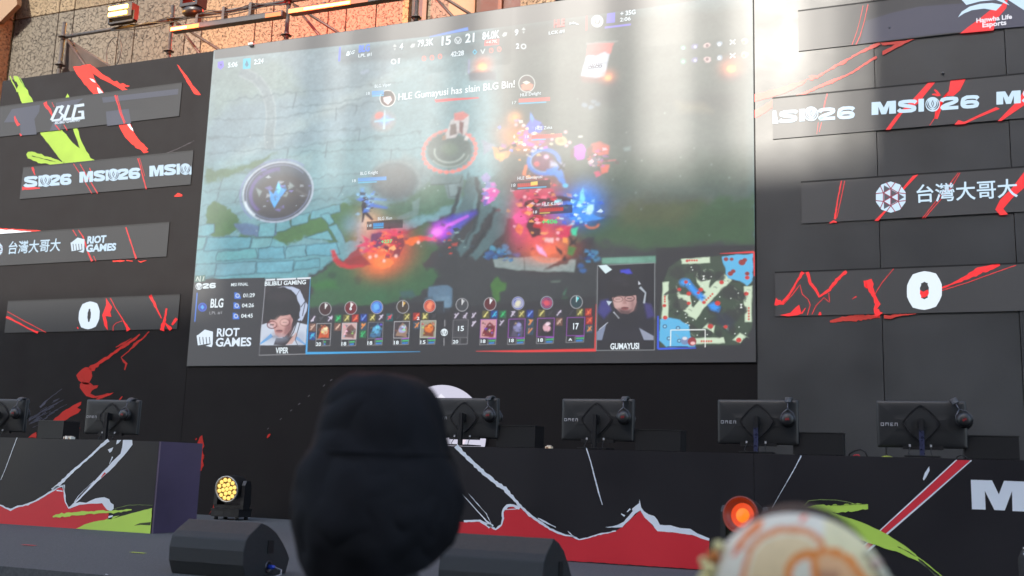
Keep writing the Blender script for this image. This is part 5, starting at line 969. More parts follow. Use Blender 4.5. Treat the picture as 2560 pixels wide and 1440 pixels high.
# ================================================================== MONITORS
def ltext(g, body, x0, z0, w, h, y, bold=0, col=(1, 1, 1), mi=0):
    vs, fs, gw, gh = glyphs(body, bold, 0.0); g.add([(x0 + v[0] * w / gw, y, z0 + v[1] * h / gh) for v in vs], fs, mi, col)
def dup(root, loc, rz=None, label=None):
    r = root.copy(); COL.objects.link(r); r.location = loc
    if rz is not None: r.rotation_euler = (0, 0, rz)
    if label: r["label"] = label
    for ch in list(root.children):
        c = ch.copy(); COL.objects.link(c); c.parent = r
        for q in ch.children:
            d = q.copy(); COL.objects.link(d); d.parent = c
    return r
MW, MH, MZ = 0.278, 0.310, 0.060
def make_monitor(label):
    t = empty("monitor", (0, 0, 0), label, "monitor", "monitors turned away on the desks")
    g = local(MB()); rings = [(0.0, 0.042, 0.0), (0.0, 0.020, 0.0), (0.0015, 0.013, 0), (0.006, 0.0085, 0), (0.018, 0.0055, 0), (0.036, 0.0032, 0), (0.060, 0.0015, 0), (0.090, 0.0005, 0), (0.125, 0.0, 0)]
    vs = []; fs = []; n = 24
    def sq_(hw, hh, k):   # rounded rectangle outline
        c4, j = divmod(k, 6); a = math.radians(90 * c4 + 18 * j); r = .009; sx, sz = ((1, 1), (-1, 1), (-1, -1), (1, -1))[c4]
        return sx * (hw - r) + r * math.cos(a), sz * (hh - r) + r * math.sin(a)
    for ins, y, _ in rings:
        for k in range(n):
            x, z = sq_(MW - ins, MH / 2 - ins, k); vs.append((x, y, MZ + MH / 2 + z))
    for i in range(len(rings) - 1):
        for k in range(n): k2 = (k + 1) % n; fs.append((i * n + k, i * n + k2, (i + 1) * n + k2, (i + 1) * n + k))
    fs.append(tuple(range(n))); fs.append(tuple((len(rings) - 1) * n + k for k in range(n))[::-1])
    g.add(vs, [f[::-1] for f in fs], 0, smooth=True); g.sm[-2:] = [False, False]
    g.build("casing", M['mon'], t)
    g = local(MB()); g.box((-MW + 0.01, 0.0425, MZ + 0.012), (MW - 0.01, 0.044, MZ + MH - 0.01)); g.build("screen_panel", M['mon_dark'], t)
    zc = MZ + MH * 0.50
    g = local(MB())
    def dia(rx, rz, y, n=32):
        out = []
        for k in range(n):
            a = 2 * math.pi * k / n; c, s = math.cos(a), math.sin(a); m_ = (abs(c) ** 1.25 + abs(s) ** 1.25) ** (1 / 1.25); out.append((rx * c / m_, y, zc + rz * s / m_))
        return out
    for (rx, rz, y, y2, w, mi) in ((0.122, 0.128, -0.006, -0.001, 0.006, 1), (0.106, 0.112, -0.010, -0.001, 0.0035, 2)):
        o_ = dia(rx, rz, y); i_ = dia(rx - w, rz - w, y); ob = dia(rx, rz, y2); n = 32
        g.add(ob + o_ + i_, [(k, (k + 1) % n, n + (k + 1) % n, n + k) for k in range(n)] + [(n + k, n + (k + 1) % n, 2 * n + (k + 1) % n, 2 * n + k) for k in range(n)], mi)
    p_ = dia(0.1015, 0.1075, -0.008); g.add(p_, [tuple(range(32))], 0)
    g.build("mount_plate", [M['mon'], M['mon_dark'], M['metal']], t)
    g = local(MB()); g.box((-0.014, -0.070, 0.004), (0.014, -0.040, zc + 0.035)); g.box((-0.02, -0.042, zc - 0.03), (0.02, -0.008, zc + 0.03)); g.box((-0.11, -0.13, 0.0), (0.11, 0.10, 0.008))
    g.box((-0.0145, -0.072, 0.01), (-0.012, -0.0695, zc + 0.03), 1)
    g.build("stand", [M['mon_dark'], M['metal']], t)
    g = local(MB()); y = -0.0055; x0, z0, h = -0.252, MZ + MH * 0.455, 0.021
    def bar(a, b, c, d): g.add([(x0 + a, y, z0 + b), (x0 + c, y, z0 + b), (x0 + c, y, z0 + d), (x0 + a, y, z0 + d)], [(0, 1, 2, 3)])
    w = 0.0035
    for a in (0.0,): bar(a, 0, a + .020, w); bar(a, h - w, a + .020, h); bar(a, 0, a + w, h); bar(a + .020 - w, 0, a + .020, h)
    bar(.029, 0, .029 + w, h); bar(.029, h - w, .050, h); bar(.050 - w, 0, .050, h); bar(.038, h * .5, .041, h)
    bar(.060, 0, .060 + w, h); bar(.060, h - w, .078, h); bar(.060, 0, .078, w); bar(.060, h * .42, .076, h * .42 + w)
    bar(.088, 0, .088 + w, h); bar(.088, h - w, .106, h); bar(.106 - w, 0, .106, h)
    g.build("lettering", M['logo'], t)
    g = local(MB()); g.box((-0.12, 0.0, MZ - 0.012), (0.13, 0.03, MZ + 0.012)); g.build("port_bay", M['mon_dark'], t)
    for x, q in ((-0.075, 1), (0.055, 0)):
        g = local(MB()); g.tube([(x, 0.005, MZ + .02), (x, -0.004, MZ - 0.004), (x - .01 * q, -0.03, 0.02), (x + 0.012, -0.06, 0.003)], 0.0028, 8); g.box((x - .006, -0.002, MZ + 0.006), (x + .006, 0.006, MZ + 0.022), 1); g.build("cable", [M['rubber'], M['logo']], t)
    return t
def make_headset(label):
    t = empty("headset", (0, 0, 0), label, "headset", "headsets hung over the monitors")
    g = local(MB()); pts = []
    n = 14; w = 0.017; prof = []
    for k in range(n + 1):
        a = math.pi * (0.06 + 0.88 * k / n); y, z = 0.017 - 0.058 * math.cos(a), -0.030 + 0.046 * math.sin(a) ** 0.8
        for s in (-1, 1):
            for th in (0.0, 0.010): prof.append((s * w, 0.017 - (0.058 - th) * math.cos(a), -0.030 + (0.046 - th) * math.sin(a) ** 0.8))
    fs = []
    for k in range(n):
        o_ = 4 * k; p_ = o_ + 4; fs += [(o_, o_ + 2, p_ + 2, p_), (o_ + 1, p_ + 1, p_ + 3, o_ + 3), (o_, p_, p_ + 1, o_ + 1), (o_ + 2, o_ + 3, p_ + 3, p_ + 2)]
    g.add(prof, fs, 0, smooth=True); g.build("headband", M['grey_pad'], t)
    for sg, y in ((-1, -0.042), (1, 0.078)):
        g = local(MB()); g.tube([(0, y, -0.022), (0, y + sg * 0.003, -0.055), (0.028, y, -0.078), (0.040, y, -0.11), (0.030, y, -0.14)], 0.0035, 8); g.tube([(0, y + sg * 0.003, -0.055), (-0.028, y, -0.078), (-0.040, y, -0.11), (-0.030, y, -0.14)], 0.0035, 8); g.build("yoke", M['metal'], t)
        T = Matrix.Translation((0.0, y, -0.112)) @ Matrix.Rotation(math.radians(90 if sg < 0 else -90), 4, 'X')
        g = local(MB()); g.lathe([(0.0, 0.022), (0.020, 0.0215), (0.031, 0.016), (0.037, 0.006), (0.038, -0.004), (0.036, -0.010)], 28, T); g.lathe([(0.036, -0.010), (0.043, -0.014), (0.043, -0.024), (0.030, -0.028), (0.0, -0.028)], 28, T, 1)
        cup = g.build("ear_cup", [M['mon'], M['rubber']], t)
        g = local(MB()); L_ = [T @ Vector((x, yy, 0.0228)) for x, yy in ((-.013, -.004), (-.006, .007), (-.002, 0), (.004, .008), (.012, -.002), (.007, -.009), (0, -.004), (-.007, -.010))]; g.add(L_, [tuple(range(8))]); g.build("cup_print", M['redlogo'], t)
    return t
mons = [(-0.987 - 0.118, 'l', "monitor on the violet-ended desk, cut off by the picture's edge", 8),
        (P(270, 1050, DM).x / DM + 0.004, 'l', "monitor beside the violet desk end, red print rising behind it", 6),
        (P(1160, 1050, DM).x / DM, 'r', "monitor in front of the round white emblem, beside the capped head", 0),
        (P(1492, 1050, DM).x / DM, 'r', "monitor second from the round emblem, black stand against plain dark wall", 0),
        (P(1893, 1050, DM).x / DM, 'r', "monitor between two black boxes, stand wrapped in blue film, directly above orange lamp", 0),
        (P(2303, 1060, DM).x / DM, 'r', "monitor above the red diagonal band, bright diamond outline on its back", 0)]
hs_lab = ["headset half over the edge-cut monitor, yellow tag beside it", "headset hooked on monitor at violet-ended desk, nearest the desk end", "headset on the monitor that covers the round emblem, tilted strap", "headset on the plain-wall monitor with black stand, strap upright", "headset on the blue-film-stand monitor above the orange lamp", "headset on the diamond-outlined monitor above the red diagonal band, strap slanting"]
m0 = None; h0 = None
fx = [0.235, 0.205, 0.215, 0.215, 0.215, 0.205]; hr = [-8, -12, 8, 2, 0, 24]
for i, (q, side, lab, rz) in enumerate(mons):
    z = (zl if side == 'l' else zr) - 0.003
    lab = "black " + lab
    if i == 0:
        root = make_monitor(lab); m0 = root; root.location = (q * DM, DM, z); root.rotation_euler = (0, 0, math.radians(rz))
        hh = make_headset("black " + hs_lab[0]); h0 = hh
    else:
        root = dup(m0, (q * DM, DM, z + (0.0 if side == 'l' else 0.012)), math.radians(rz), lab); hh = dup(h0, (0, 0, 0), 0.0, "black " + hs_lab[i])
    ztop = root.location.z + MZ + MH
    hh.location = (q * DM + fx[i] * math.cos(math.radians(rz)), DM + fx[i] * math.sin(math.radians(rz)), ztop); hh.scale = (1.25,) * 3; hh.rotation_euler = (math.radians(-3), math.radians(-hr[i]), math.radians(rz))
    if i in (4, 5):
        for ch in list(root.children):
            if ch.name.startswith("stand"):
                g = local(MB()); g.box((-0.0155, -0.0745, 0.006), (0.0155, -0.0725, 0.17)); c = g.build("film_wrap", M['film'], ch); tag(c, "crumpled blue protective film")
# ---- black boxes between the monitors
def boxdiv(x0, y0, x1, y1, lab):
    D = DM + 0.03; a = P(x0, y1, D); b = P(x1, y0, D); zz = (zl if x0 < 300 else zr) - 0.004
    t = empty("computer_case", ((a.x + b.x) / 2, D, zz), lab, "computer case", "low black cases on the desks")
    g = MB(); g.box((a.x, D, zz + 0.012), (b.x, D + 0.20, b.z)); g.build("body", M['mon_dark'], t)
    g = MB(); g.box((a.x - .003, D - .004, b.z + .0005), (b.x + .003, D + 0.205, b.z + 0.006)); g.build("lid", M['mon'], t)
    for x in (a.x + 0.03, b.x - 0.05):
        g = MB(); g.box((x, D + 0.01, zz), (x + 0.02, D + 0.18, zz + 0.011)); g.build("foot", M['rubber'], t)
boxdiv(92, 1053, 160, 1096, "low black case between the two monitors of the violet-ended desk")
boxdiv(1240, 1066, 1338, 1117, "low black case touching the monitor in front of the round emblem")
boxdiv(1588, 1077, 1701, 1128, "low black case beside the plain-wall monitor with a black stand")
boxdiv(1983, 1084, 2108, 1141, "low black case beside the blue-film monitor above the orange lamp")
boxdiv(2412, 1092, 2547, 1152, "low black case above the big capital M, touching the diamond-outlined monitor")
def small_box(x0, y0, x1, y1, D, c, name, lab, cat, zb):
    a = P(x0, y1, D); b = P(x1, y0, D); h = b.z - a.z
    g = MB(); w = b.x - a.x
    g.box((a.x, D, zb), (b.x, D + 0.05, zb + h), col=lin(c)); g.box((a.x + w * .15, D - 0.002, zb + h * .2), (a.x + w * .55, D - 0.0005, zb + h * .75), col=lin((150, 110, 80))); g.box((a.x + w * .2, D + .01, zb + h + .0005), (b.x - w * .2, D + .04, zb + h + .008), col=lin((210, 200, 190)))
    tag(g.build(name, M['attr']), lab, cat)
small_box(1363, 1113, 1377, 1120, DM - 0.1, (250, 225, 190), "card_box", "tiny cream and orange box alone on the long desk", "small box", zr - 0.003)
small_box(158, 1089, 167, 1096, DM - 0.1, (235, 235, 225), "name_card", "small white tag beside the low case on the violet-ended desk, nearer the case", "name card", zl - 0.003)
small_box(170, 1089, 178, 1096, DM - 0.1, (235, 235, 220), "name_card", "small white tag on the violet-ended desk, nearer the monitor stand", "name card", zl - 0.003)
def coil(lab, c, pts, r=.004, mat_=None):
    g = MB(); g.tube([P(x, y, DM - d) for x, y, d in pts], r, 8, col=lin(c)); return tag(g.build("cable_loop", M['attr']), lab, "cable")
coil("thick black cable looping up behind the desk edge with a red light", (14, 14, 15), [(2122, 1146, 0), (2124, 1134, 0.01), (2138, 1126, .02), (2152, 1123, .03), (2164, 1130, .04), (2170, 1146, .05)], .006)
coil("thin red cable curled inside the thick black cable loop", (190, 30, 45), [(2130, 1146, .04), (2136, 1138, .05), (2146, 1137, .06), (2150, 1142, .06), (2148, 1147, .05)], .004)
coil("black cable arching over the desk edge at the red diagonal band", (12, 12, 13), [(2391, 1152, 0), (2393, 1142, .02), (2402, 1138, .03), (2414, 1142, .05), (2426, 1151, .07)], .004)
g = MB(); g.lathe([(0.045, 0), (0.036, .008), (0.016, 0.014), (0, .016)], 16, Matrix.Translation(Vector((P(2218, 1142, DM).x, DM - .05, zr - .003))), col=lin((150, 160, 60))); tag(g.build("mouse_pad_roll", M['attr']), "yellow-green lump on the long desk between cable loop and monitor", "cloth")

# ================================================================== STAGE LAMPS
M['wedge'] = mat('textured_black_paint', (0.016, 0.018, 0.019), 0.55, spec=0.6, noise=0.2, nscale=40, bump=0.5, bscale=500)
M['lamp_body'] = mat('lamp_body', (0.014, 0.014, 0.015), 0.4, noise=0.2)
M['lamp_ring'] = mat('lamp_ring', (0.5, 0.48, 0.42), 0.35, metal=0.6)
def E_(name, c, s): return mat(name, (0.02, 0.02, 0.02), 0.4, emit=lin(c), es=s)
M['led_y'] = E_('yellow_led', (255, 212, 110), .46); M['led_yc'] = E_('yellow_led_cup', (150, 96, 20), .12)
M['led_o'] = E_('orange_led', (255, 80, 20), .26); M['led_oc'] = E_('orange_hot', (255, 120, 10), .42); M['led_or'] = E_('orange_rim_glow', (170, 50, 14), .13)
def moving_head(loc, yaw, pitch, lab, sc=1.0, yellow=True, group=None):
    t = empty("moving_head_lamp", loc, lab, "stage lamp", group, yaw)
    def b(name, g, m, par=t): g.local = True; g.v = [(v[0] * sc, v[1] * sc, v[2] * sc) for v in g.v]; return g.build(name, m, par)
    g = MB(); g.box((-.16, -.11, .03), (.16, .11, .10)); g.box((-.165, -.115, .095), (.165, .115, .108)); g.box((-.12, -.112, .045), (-.02, -.1105, .085), 1); g.box((.03, -.112, .055), (.07, -.1105, .075), 1); b("base", g, [M['lamp_body'], M['mon']])
    for x in (-.12, .12):
        for y in (-.08, .08):
            g = MB(); g.lathe([(.0, 0), (.022, 0), (.018, .03), (0, .03)], 12, Matrix.Translation((x, y, 0))); b("foot", g, M['rubber'])
    g = MB(); g.box((-.17, -.06, .11), (.17, .06, .145)); g.box((-.05, -.05, .108), (.05, .05, .1105))
    for s in (-1, 1):
        vs = []; pr = [(-.065, .14), (.065, .14), (.055, .34), (.03, .385), (-.03, .385), (-.055, .34)]
        for x in (s * .135, s * .175): vs += [(x, y, z) for y, z in pr]
        g.add(vs, [tuple(range(6)), tuple(range(11, 5, -1))] + [(k, (k + 1) % 6, 6 + (k + 1) % 6, 6 + k) for k in range(6)], 0)
    b("yoke", g, M['lamp_body'])
    T = Matrix.Translation((0, 0, .315)) @ Matrix.Rotation(pitch, 4, 'X') @ Matrix.Rotation(math.radians(90), 4, 'X')
    g = MB(); g.lathe([(0, -.14), (.07, -.135), (.105, -.10), (.122, -.02), (.125, .05), (.125, .10)], 36, T)
    hd = b("head", g, M['lamp_body'])
    g = MB(); g.lathe([(.125, .10), (.131, .105), (.131, .118), (.119, .118), (.117, .108)], 40, T); b("bezel", g, M['lamp_ring' if yellow else 'led_or'], t)
    if yellow:
        g = MB(); g.lathe([(0, .104), (.118, .104)], 36, T, 0)
        b("reflector", g, M['led_yc'])
        cs = [(0, 0)] + [(.046 * math.cos(math.radians(60 * k + 12)), .046 * math.sin(math.radians(60 * k + 12))) for k in range(6)] + [(.091 * math.cos(math.radians(30 * k + 12)), .091 * math.sin(math.radians(30 * k + 12))) for k in range(12)]
        for cx_, cy_ in cs:
            g = MB(); g.lathe([(.0205, .105), (.019, .112), (.012, .118), (0, .120)], 14, T @ Matrix.Translation((cx_, cy_, 0))); b("led_lens", g, M['led_y'])
    else:
        g = MB(); g.lathe([(.118, .108), (.104, .085), (.086, .075)], 36, T, 0); g.lathe([(.086, .075), (.050, .072)], 36, T, 1); g.lathe([(.050, .072), (.0, .080)], 36, T, 2)
        b("lens", g, [M['led_or'], M['led_o'], M['led_oc']])
    return t
_r = ray(577, 1299); Dh = -0.6475 / (_r[2] / _r[1]); q = P(577, 1299, Dh)
moving_head((q.x, Dh, ZF), math.radians(2), math.radians(8), "black moving head lamp with nineteen glowing yellow lenses, standing on stage near the wall", 1.06)
q = P(1850, 1290, 5.6)
moving_head((q.x + .035, 5.6, q.z - .315 * .74 + .0), math.radians(-14), math.radians(-6), "black lamp glowing deep orange, half hidden behind the cream patterned cap", .74, False)
MHZ = q.z - .315 * .74 + .0
g = MB(); g.box((q.x - .15, 5.45, ZF), (q.x + .26, 5.78, MHZ - .002)); g.box((q.x - .16, 5.44, ZF), (q.x + .27, 5.79, ZF + .02)); tag(g.build("equipment_case", M["wedge"]), "low black case under the orange lamp", "equipment case")
bpy.context.view_layer.update()

# ================================================================== WEDGE SPEAKERS
M['blue'] = mat('blue_plug', (0.02, 0.06, 0.45), 0.4); M['grey_cable'] = mat('grey_cable', (0.25, 0.26, 0.28), 0.5)
def wedge(pxr, pyr, D, lab, w=.50, rz=0.0):
    c = P(pxr, pyr, D); hgt = c.z - ZF
    t = empty("stage_monitor_speaker", (c.x - w / 2, D, ZF), lab, "speaker", "floor speakers along the stage front", rz)
    pr = [(-.11, 0), (-.145, hgt * .25), (-.150, hgt * .5), (-.135, hgt * .70), (-.105, hgt * .80), (0.0, hgt), (.07, hgt * .93), (.15, hgt * .80), (.22, hgt * .60), (.27, hgt * .42), (.30, hgt * .28), (.27, 0)]
    n = len(pr); vs = [(-w / 2, y, z) for y, z in pr] + [(w / 2, y, z) for y, z in pr]
    g = local(MB()); g.add(vs, [tuple(range(n))[::-1], tuple(range(n, 2 * n))] + [(k, (k + 1) % n, n + (k + 1) % n, n + k) for k in range(n)]); g.f[:] = [f[::-1] for f in g.f]
    b = g.build("cabinet", M['wedge'], t)
    md = b.modifiers.new("edge", 'BEVEL'); md.width = .006; md.segments = 2; md.limit_method = 'ANGLE'; md.angle_limit = math.radians(25)
    g = local(MB()); g.box((w / 2 + .0005, .07, hgt * .42), (w / 2 + .004, .125, hgt * .66)); g.build("side_handle", M['rim'], t)
    T = Matrix.Translation((w / 2, .09, hgt * .17)) @ Matrix.Rotation(math.radians(90), 4, 'Y')
    g = local(MB()); g.lathe([(.033, 0), (.033, .006), (.026, .006), (.026, .001), (0, .001)], 20, T); g.build("socket", M['metal'], t)
    g = local(MB()); g.lathe([(0, .001), (.012, .001), (.012, .03), (.008, .045), (0, .045)], 16, T); g.build("plug", M['blue'], t)
    g = local(MB()); g.tube([(w / 2 + .04, .09, hgt * .17), (w / 2 + .09, .085, hgt * .13), (w / 2 + .12, .04, .02), (w / 2 + .13, -.05, .008), (w / 2 + .12, -.3, .008)], .005, 8); g.build("cable", M['grey_cable'], t)
    return t
wedge(655, 1307, 4.95, "black floor speaker with blue cable plug, in front of the violet desk end", .50)
wedge(1386, 1346, 4.65, "black floor speaker in front of the crimson peaks, partly behind the capped head", .52)
# tape marks
for (x, y, c, lab) in ((73, 1364, (215, 70, 70), "short red tape mark on the stage floor"), (345, 1383, (190, 215, 70), "short lime tape mark on the stage floor")):
    r_ = ray(x, y); D = -0.6475 / (r_[2] / r_[1]); q = P(x, y, D); g = MB(); g.add([(q.x - .065, D - .014, ZF + .004), (q.x + .06, D - .018, ZF + .004), (q.x + .065, D + .012, ZF + .004), (q.x - .06, D + .016, ZF + .004)], [(0, 1, 2, 3)], col=lin(c)); tag(g.build("tape_mark", M['attr']), lab, "floor tape")
# numbered black cover at the edge
q = P(2548, 1372, 5.5); g0 = empty("covered_fixture", (q.x + .12, 5.6, ZF), "black rounded fixture numbered 39, cut off by the picture's edge beside the long desk", "stage fixture")
g = MB(); zz = q.z; n = 20; prof = [(.11, ZF), (.12, ZF + .1), (.12, zz - .05), (.105, zz - .015), (.06, zz), (0, zz)]
g.lathe([(a, b_) for a, b_ in prof], 28, Matrix.Translation((q.x + .12, 5.6, 0)), fn=lambda v, th: Vector((v.x, v.y * .85, v.z))); g.build("cover", M['wedge'], g0)
g = MB(); vs, fs, gw, gh = glyphs("39", .03, 0); a = P(2553, 1389, 5.5)
g.add([(q.x + .12 + .1215 * math.sin(-0.98 + v[0] / gw * .55), 5.6 - .1035 * math.cos(-0.98 + v[0] / gw * .55), a.z + v[1] * .038 / gh) for v in vs], fs, 0, lin((225, 225, 228))); g.build("number", M['attr'], g0)
# clip at the screen's upper edge
q = P(630, 111, DW); g = MB(); g.box((q.x - .035, DW - .03, q.z - .01), (q.x + .03, DW + .05, q.z + .012), col=lin((190, 195, 195))); g.box((q.x - .02, DW - .028, q.z - .03), (q.x + .035, DW - .005, q.z - .0102), col=lin((30, 30, 30))); tag(g.build("clip_fixture", M['attr']), "small grey clip on the upper edge of the huge screen", "clip")

# ================================================================== SCAFFOLD AND ITS LAMPS
M['steel'] = mat('galvanised_steel', (0.07, 0.06, 0.055), 0.45, metal=0.5, noise=0.3, nscale=25)
M['rust'] = mat('painted_brown_steel', (0.05, 0.024, 0.016), 0.55, noise=0.3, nscale=20)
SD = 10.35
sc = empty("scaffold_frame", (P(424, 110, SD).x, SD, 0), "steel scaffold of poles, discs and braces rising behind the stage wall", "scaffold")
poles = [((155, 120), (162, 56), 162), ((424, 110), (433, 14), 128), ((718, 60), (719, -60), 88), ((1041, 30), (1042, -80), 44), ((1402, 0), (1403, -120), 3)]
zrail = P(163, 92, SD).z
px_ = []
for (b, t_, yr) in poles:
    a = P(*b, SD); zt = P(*t_, SD).z; px_.append(a.x)
    g = MB(); g.tube([(a.x, SD, 0), (a.x, SD, zt)], .026, 12); g.build("pole", M['steel'], sc)
    zr_ = P(b[0], yr, SD).z
    for z in (zr_, zrail if b[0] < 1000 else zrail):
        g = MB(); g.lathe([(.026, -.05), (.032, -.05), (.032, .05), (.026, .05)], 12, Matrix.Translation((a.x, SD, z))); g.lathe([(.03, -.006), (.066, -.006), (.070, 0), (.066, .006), (.03, .006)], 16, Matrix.Translation((a.x, SD, z)), fn=lambda v, th: Vector((v.x * (1 - .16 * (math.cos(4 * th) > .6)), v.y * (1 - .16 * (math.cos(4 * th) > .6)), v.z)) if abs(v.z) < 1 and v.x ** 2 + v.y ** 2 > .002 else v)
        g.build("disc_coupler", M['steel'], sc)
for i in range(len(px_) - 1):
    g = MB(); g.tube([(px_[i] + .03, SD, zrail), (px_[i + 1] - .03, SD, zrail)], .024, 12); g.build("ledger", M['steel'], sc)
    z2 = zrail + .32 if i > 0 else zrail
    g = MB(); g.tube([(px_[i] + .06, SD + .02, zrail - .04), (px_[i] + .85, SD + .05, zrail - .95)], .019, 10); g.build("brace", M['rust'], sc)
    g = MB(); g.tube([(px_[i] + .06, SD + .05, zrail - .04), (px_[i] + 1.15, SD + .6, zrail - .75)], .019, 10); g.build("brace", M['rust'], sc)
for k in range(3):
    x = px_[1] + .45 + k * .42; g = MB(); g.box((x - .02, SD - .05, zrail - .13), (x + .02, SD + .03, zrail + .045)); g.build("clamp", M['steel'], sc)
M['tarp'] = mat('brown_mesh_cloth', (0.045, 0.028, 0.022), 0.85, noise=0.3, nscale=6)
g = MB(); a, b, c, d = (P(x, y, SD + .06) for x, y in ((163, 98), (262, 158), (256, 178), (150, 184)))
n = 10; vs = []
for i in range(n + 1):
    for j in range(n + 1):
        u, v = i / n, j / n; p = a.lerp(b, u).lerp(d.lerp(c, u), v); p.y += .05 * math.sin(u * 9) * v + .03; vs.append(p)
g.add(vs, [(i * (n + 1) + j, i * (n + 1) + j + 1, (i + 1) * (n + 1) + j + 1, (i + 1) * (n + 1) + j) for i in range(n) for j in range(n)], smooth=True)
tag(g.build("mesh_cloth", M['tarp']), "dark brown cloth stretched below the first scaffold corner", "cloth")
# cables tied along the top rail
g = MB()
for k in range(3):
    pts = []
    for i in range(40):
        u = i / 39; x = px_[0] + .9 + (px_[2] - px_[0] - .9) * u; pts.append((x, SD - .04, zrail - .03 - .05 * abs(math.sin(u * (7 + k * 3) + k)) + .03 * k))
    g.tube(pts, .007, 6)
q = P(296, 80, SD); g.tube([(q.x + .25 * math.sin(t) * .5, SD - .05, q.z - .1 - .22 * (1 - math.cos(t))) for t in [math.pi * 2 * k / 24 for k in range(25)]], .006, 6)
tag(g.build("power_cable", M['rubber']), "black cables tied and looping along the scaffold rail", "cable")

def lamp_pt(loc, c, e, r=.06):
    l = bpy.data.lights.new("lamp_light", 'POINT'); l.color = c; l.energy = e; l.shadow_soft_size = r; o = bpy.data.objects.new("lamp_light", l); COL.objects.link(o); o.location = loc; return o
M['white_hot'] = E_('amber_tube', (255, 196, 96), 3.5); M['orange_hot'] = E_('orange_tube', (255, 104, 36), 2.0); M['amber_dim'] = E_('amber_segment', (255, 120, 20), .55); M['red_hot'] = E_('red_tube', (255, 120, 60), 1.6)
M['peach'] = E_('pale_tube', (255, 130, 70), .3)
def led_bar(x0, y0, x1, y1, segs, lab, rotx=0):
    D = SD - .22; a = P(x0, y0, D); b = P(x1, y1, D); dz = b.z - a.z
    t = empty("led_batten", (a.x, D, a.z), lab, "light bar", "light bars clamped to the scaffold")
    f = lambda u: a.lerp(b, u); u_ = Vector((0, 0, .032)); 
    def prism(u0, u1, y0_, y1_, z0_, z1_, g, mi=0):
        p, q = f(u0), f(u1); vs = [Vector((w.x, w.y + yy, w.z + zz)) for w in (p, q) for (yy, zz) in ((y0_, z0_), (y1_, z0_), (y1_, z1_), (y0_, z1_))]
        g.add(vs, [(0, 3, 2, 1), (4, 5, 6, 7), (0, 1, 5, 4), (1, 2, 6, 5), (2, 3, 7, 6), (3, 0, 4, 7)], mi)
    g = MB(); prism(0, 1, 0, .09, -.030, .045, g); g.build("housing", M['lamp_body'], t)
    g = MB(); prism(0.003, .997, -.006, -.0005, -.026, .026, g); g.build("lens_strip", M['mon'], t)
    for (u0, u1, m) in segs: g = MB(); prism(u0, u1, -.010, -.0065, -.027, .027, g); g.build("lit_segment", M['orange_hot' if m == 'white_hot' else m], t)
    for (u0, u1, m) in segs:
        if m == 'white_hot': g = MB(); prism(u0 + .008, u1 - .008, -.0125, -.0102, -.015, .015, g); g.build("lit_core", M[m], t)
    for u in (.3, .7): g = MB(); p = f(u); g.box((p.x - .015, p.y + .02, p.z + .046), (p.x + .015, p.y + .24, p.z + .075)); g.build("bracket", M['steel'], t)
    return t
led_bar(427, 74, 706, 34, [(0.0, .16, 'white_hot'), (.162, .262, 'orange_hot'), (.855, .99, 'amber_dim')], "light bar with one end burning orange-white and a small amber block at the other")
led_bar(722, 29, 1010, -14, [(0.0, .13, 'red_hot'), (.131, .55, 'white_hot'), (.551, .70, 'peach')], "light bar burning brightest over the scaffold, red glow around it")
q = P(455, 60, SD - .45); lamp_pt((q.x, q.y, q.z), (1, .16, .02), 9)
q = P(745, 22, SD - .45); lamp_pt((q.x, q.y, q.z), (1, .04, .03), 16); q = P(790, 0, SD + 2.4); lamp_pt((q.x, q.y, q.z), (1, .05, .03), 90); q = P(740, 40, SD + 2.2); lamp_pt((q.x, q.y, q.z), (1, .04, .03), 70)
q = P(470, 80, SD + 2.2); lamp_pt((q.x, q.y, q.z), (1, .2, .05), 34)
# amber wash lamp
D = SD - .15; t = empty("wash_lamp", tuple(P(300, 60, D)), "amber flood lamp with two glaring horizontal tubes on the scaffold rail", "stage lamp")
a = P(266, 62, D); b = P(334, 2, D)
g = MB(); g.box((a.x, D + .02, P(300, 40, D).z), (b.x - .04, D + .16, b.z)); g.build("housing", M['lamp_body'], t)
for (x0, y0, x1, y1) in ((271, 25, 318, 12), (270, 40, 315, 28)):
    p, q = P(x0, y0, D), P(x1, y1, D); g = MB(); h = .045; g.box((p.x, D, p.z - .005), (q.x, D + .018, p.z + h)); g.build("lit_tube", M['white_hot'], t)
g = MB(); zc_ = P(300, 30, D).z
for x in (a.x - .03, b.x - .035): g.box((x, D + .05, zrail + .03), (x + .02, D + .12, zc_ + .03))
g.box((a.x - .03, D + .05, zrail + .028), (b.x - .015, D + .12, zrail + .05)); g.build("bracket", M['lamp_body'], t)
q = P(296, 20, D - .25); lamp_pt((q.x, q.y, q.z), (1, .45, .05), 12); q = P(296, 20, D + 2.2); lamp_pt((q.x, q.y, q.z), (1, .42, .05), 40)
# dark moving head hanging above the rail
D = SD - .02; c = P(482, 30, D); t = empty("moving_head_lamp", (c.x, D, c.z), "unlit dark moving head lamp perched on top of the scaffold rail", "stage lamp")
g = MB(); g.lathe([(0, -.06), (.10, -.06), (.15, -.02), (.15, .03), (.12, .05), (0, .05)], 24, Matrix.Translation((c.x, D, c.z)), fn=lambda v, th: Vector((v.x, v.y * .7, v.z))); g.build("base", M['lamp_body'], t)
g = MB(); g.box((c.x - .14, D - .1, c.z + .09), (c.x - .10, D + .1, c.z + .42)); g.box((c.x + .10, D - .1, c.z + .09), (c.x + .14, D + .1, c.z + .42)); g.add([(c.x + sx * .14, D + sy * .1, c.z + zz_) for zz_ in (.05, .0895) for sx, sy in ((-1, -1), (1, -1), (1, 1), (-1, 1))], [(0, 3, 2, 1), (4, 5, 6, 7), (0, 1, 5, 4), (1, 2, 6, 5), (2, 3, 7, 6), (3, 0, 4, 7)]); g.build("yoke", M['lamp_body'], t)
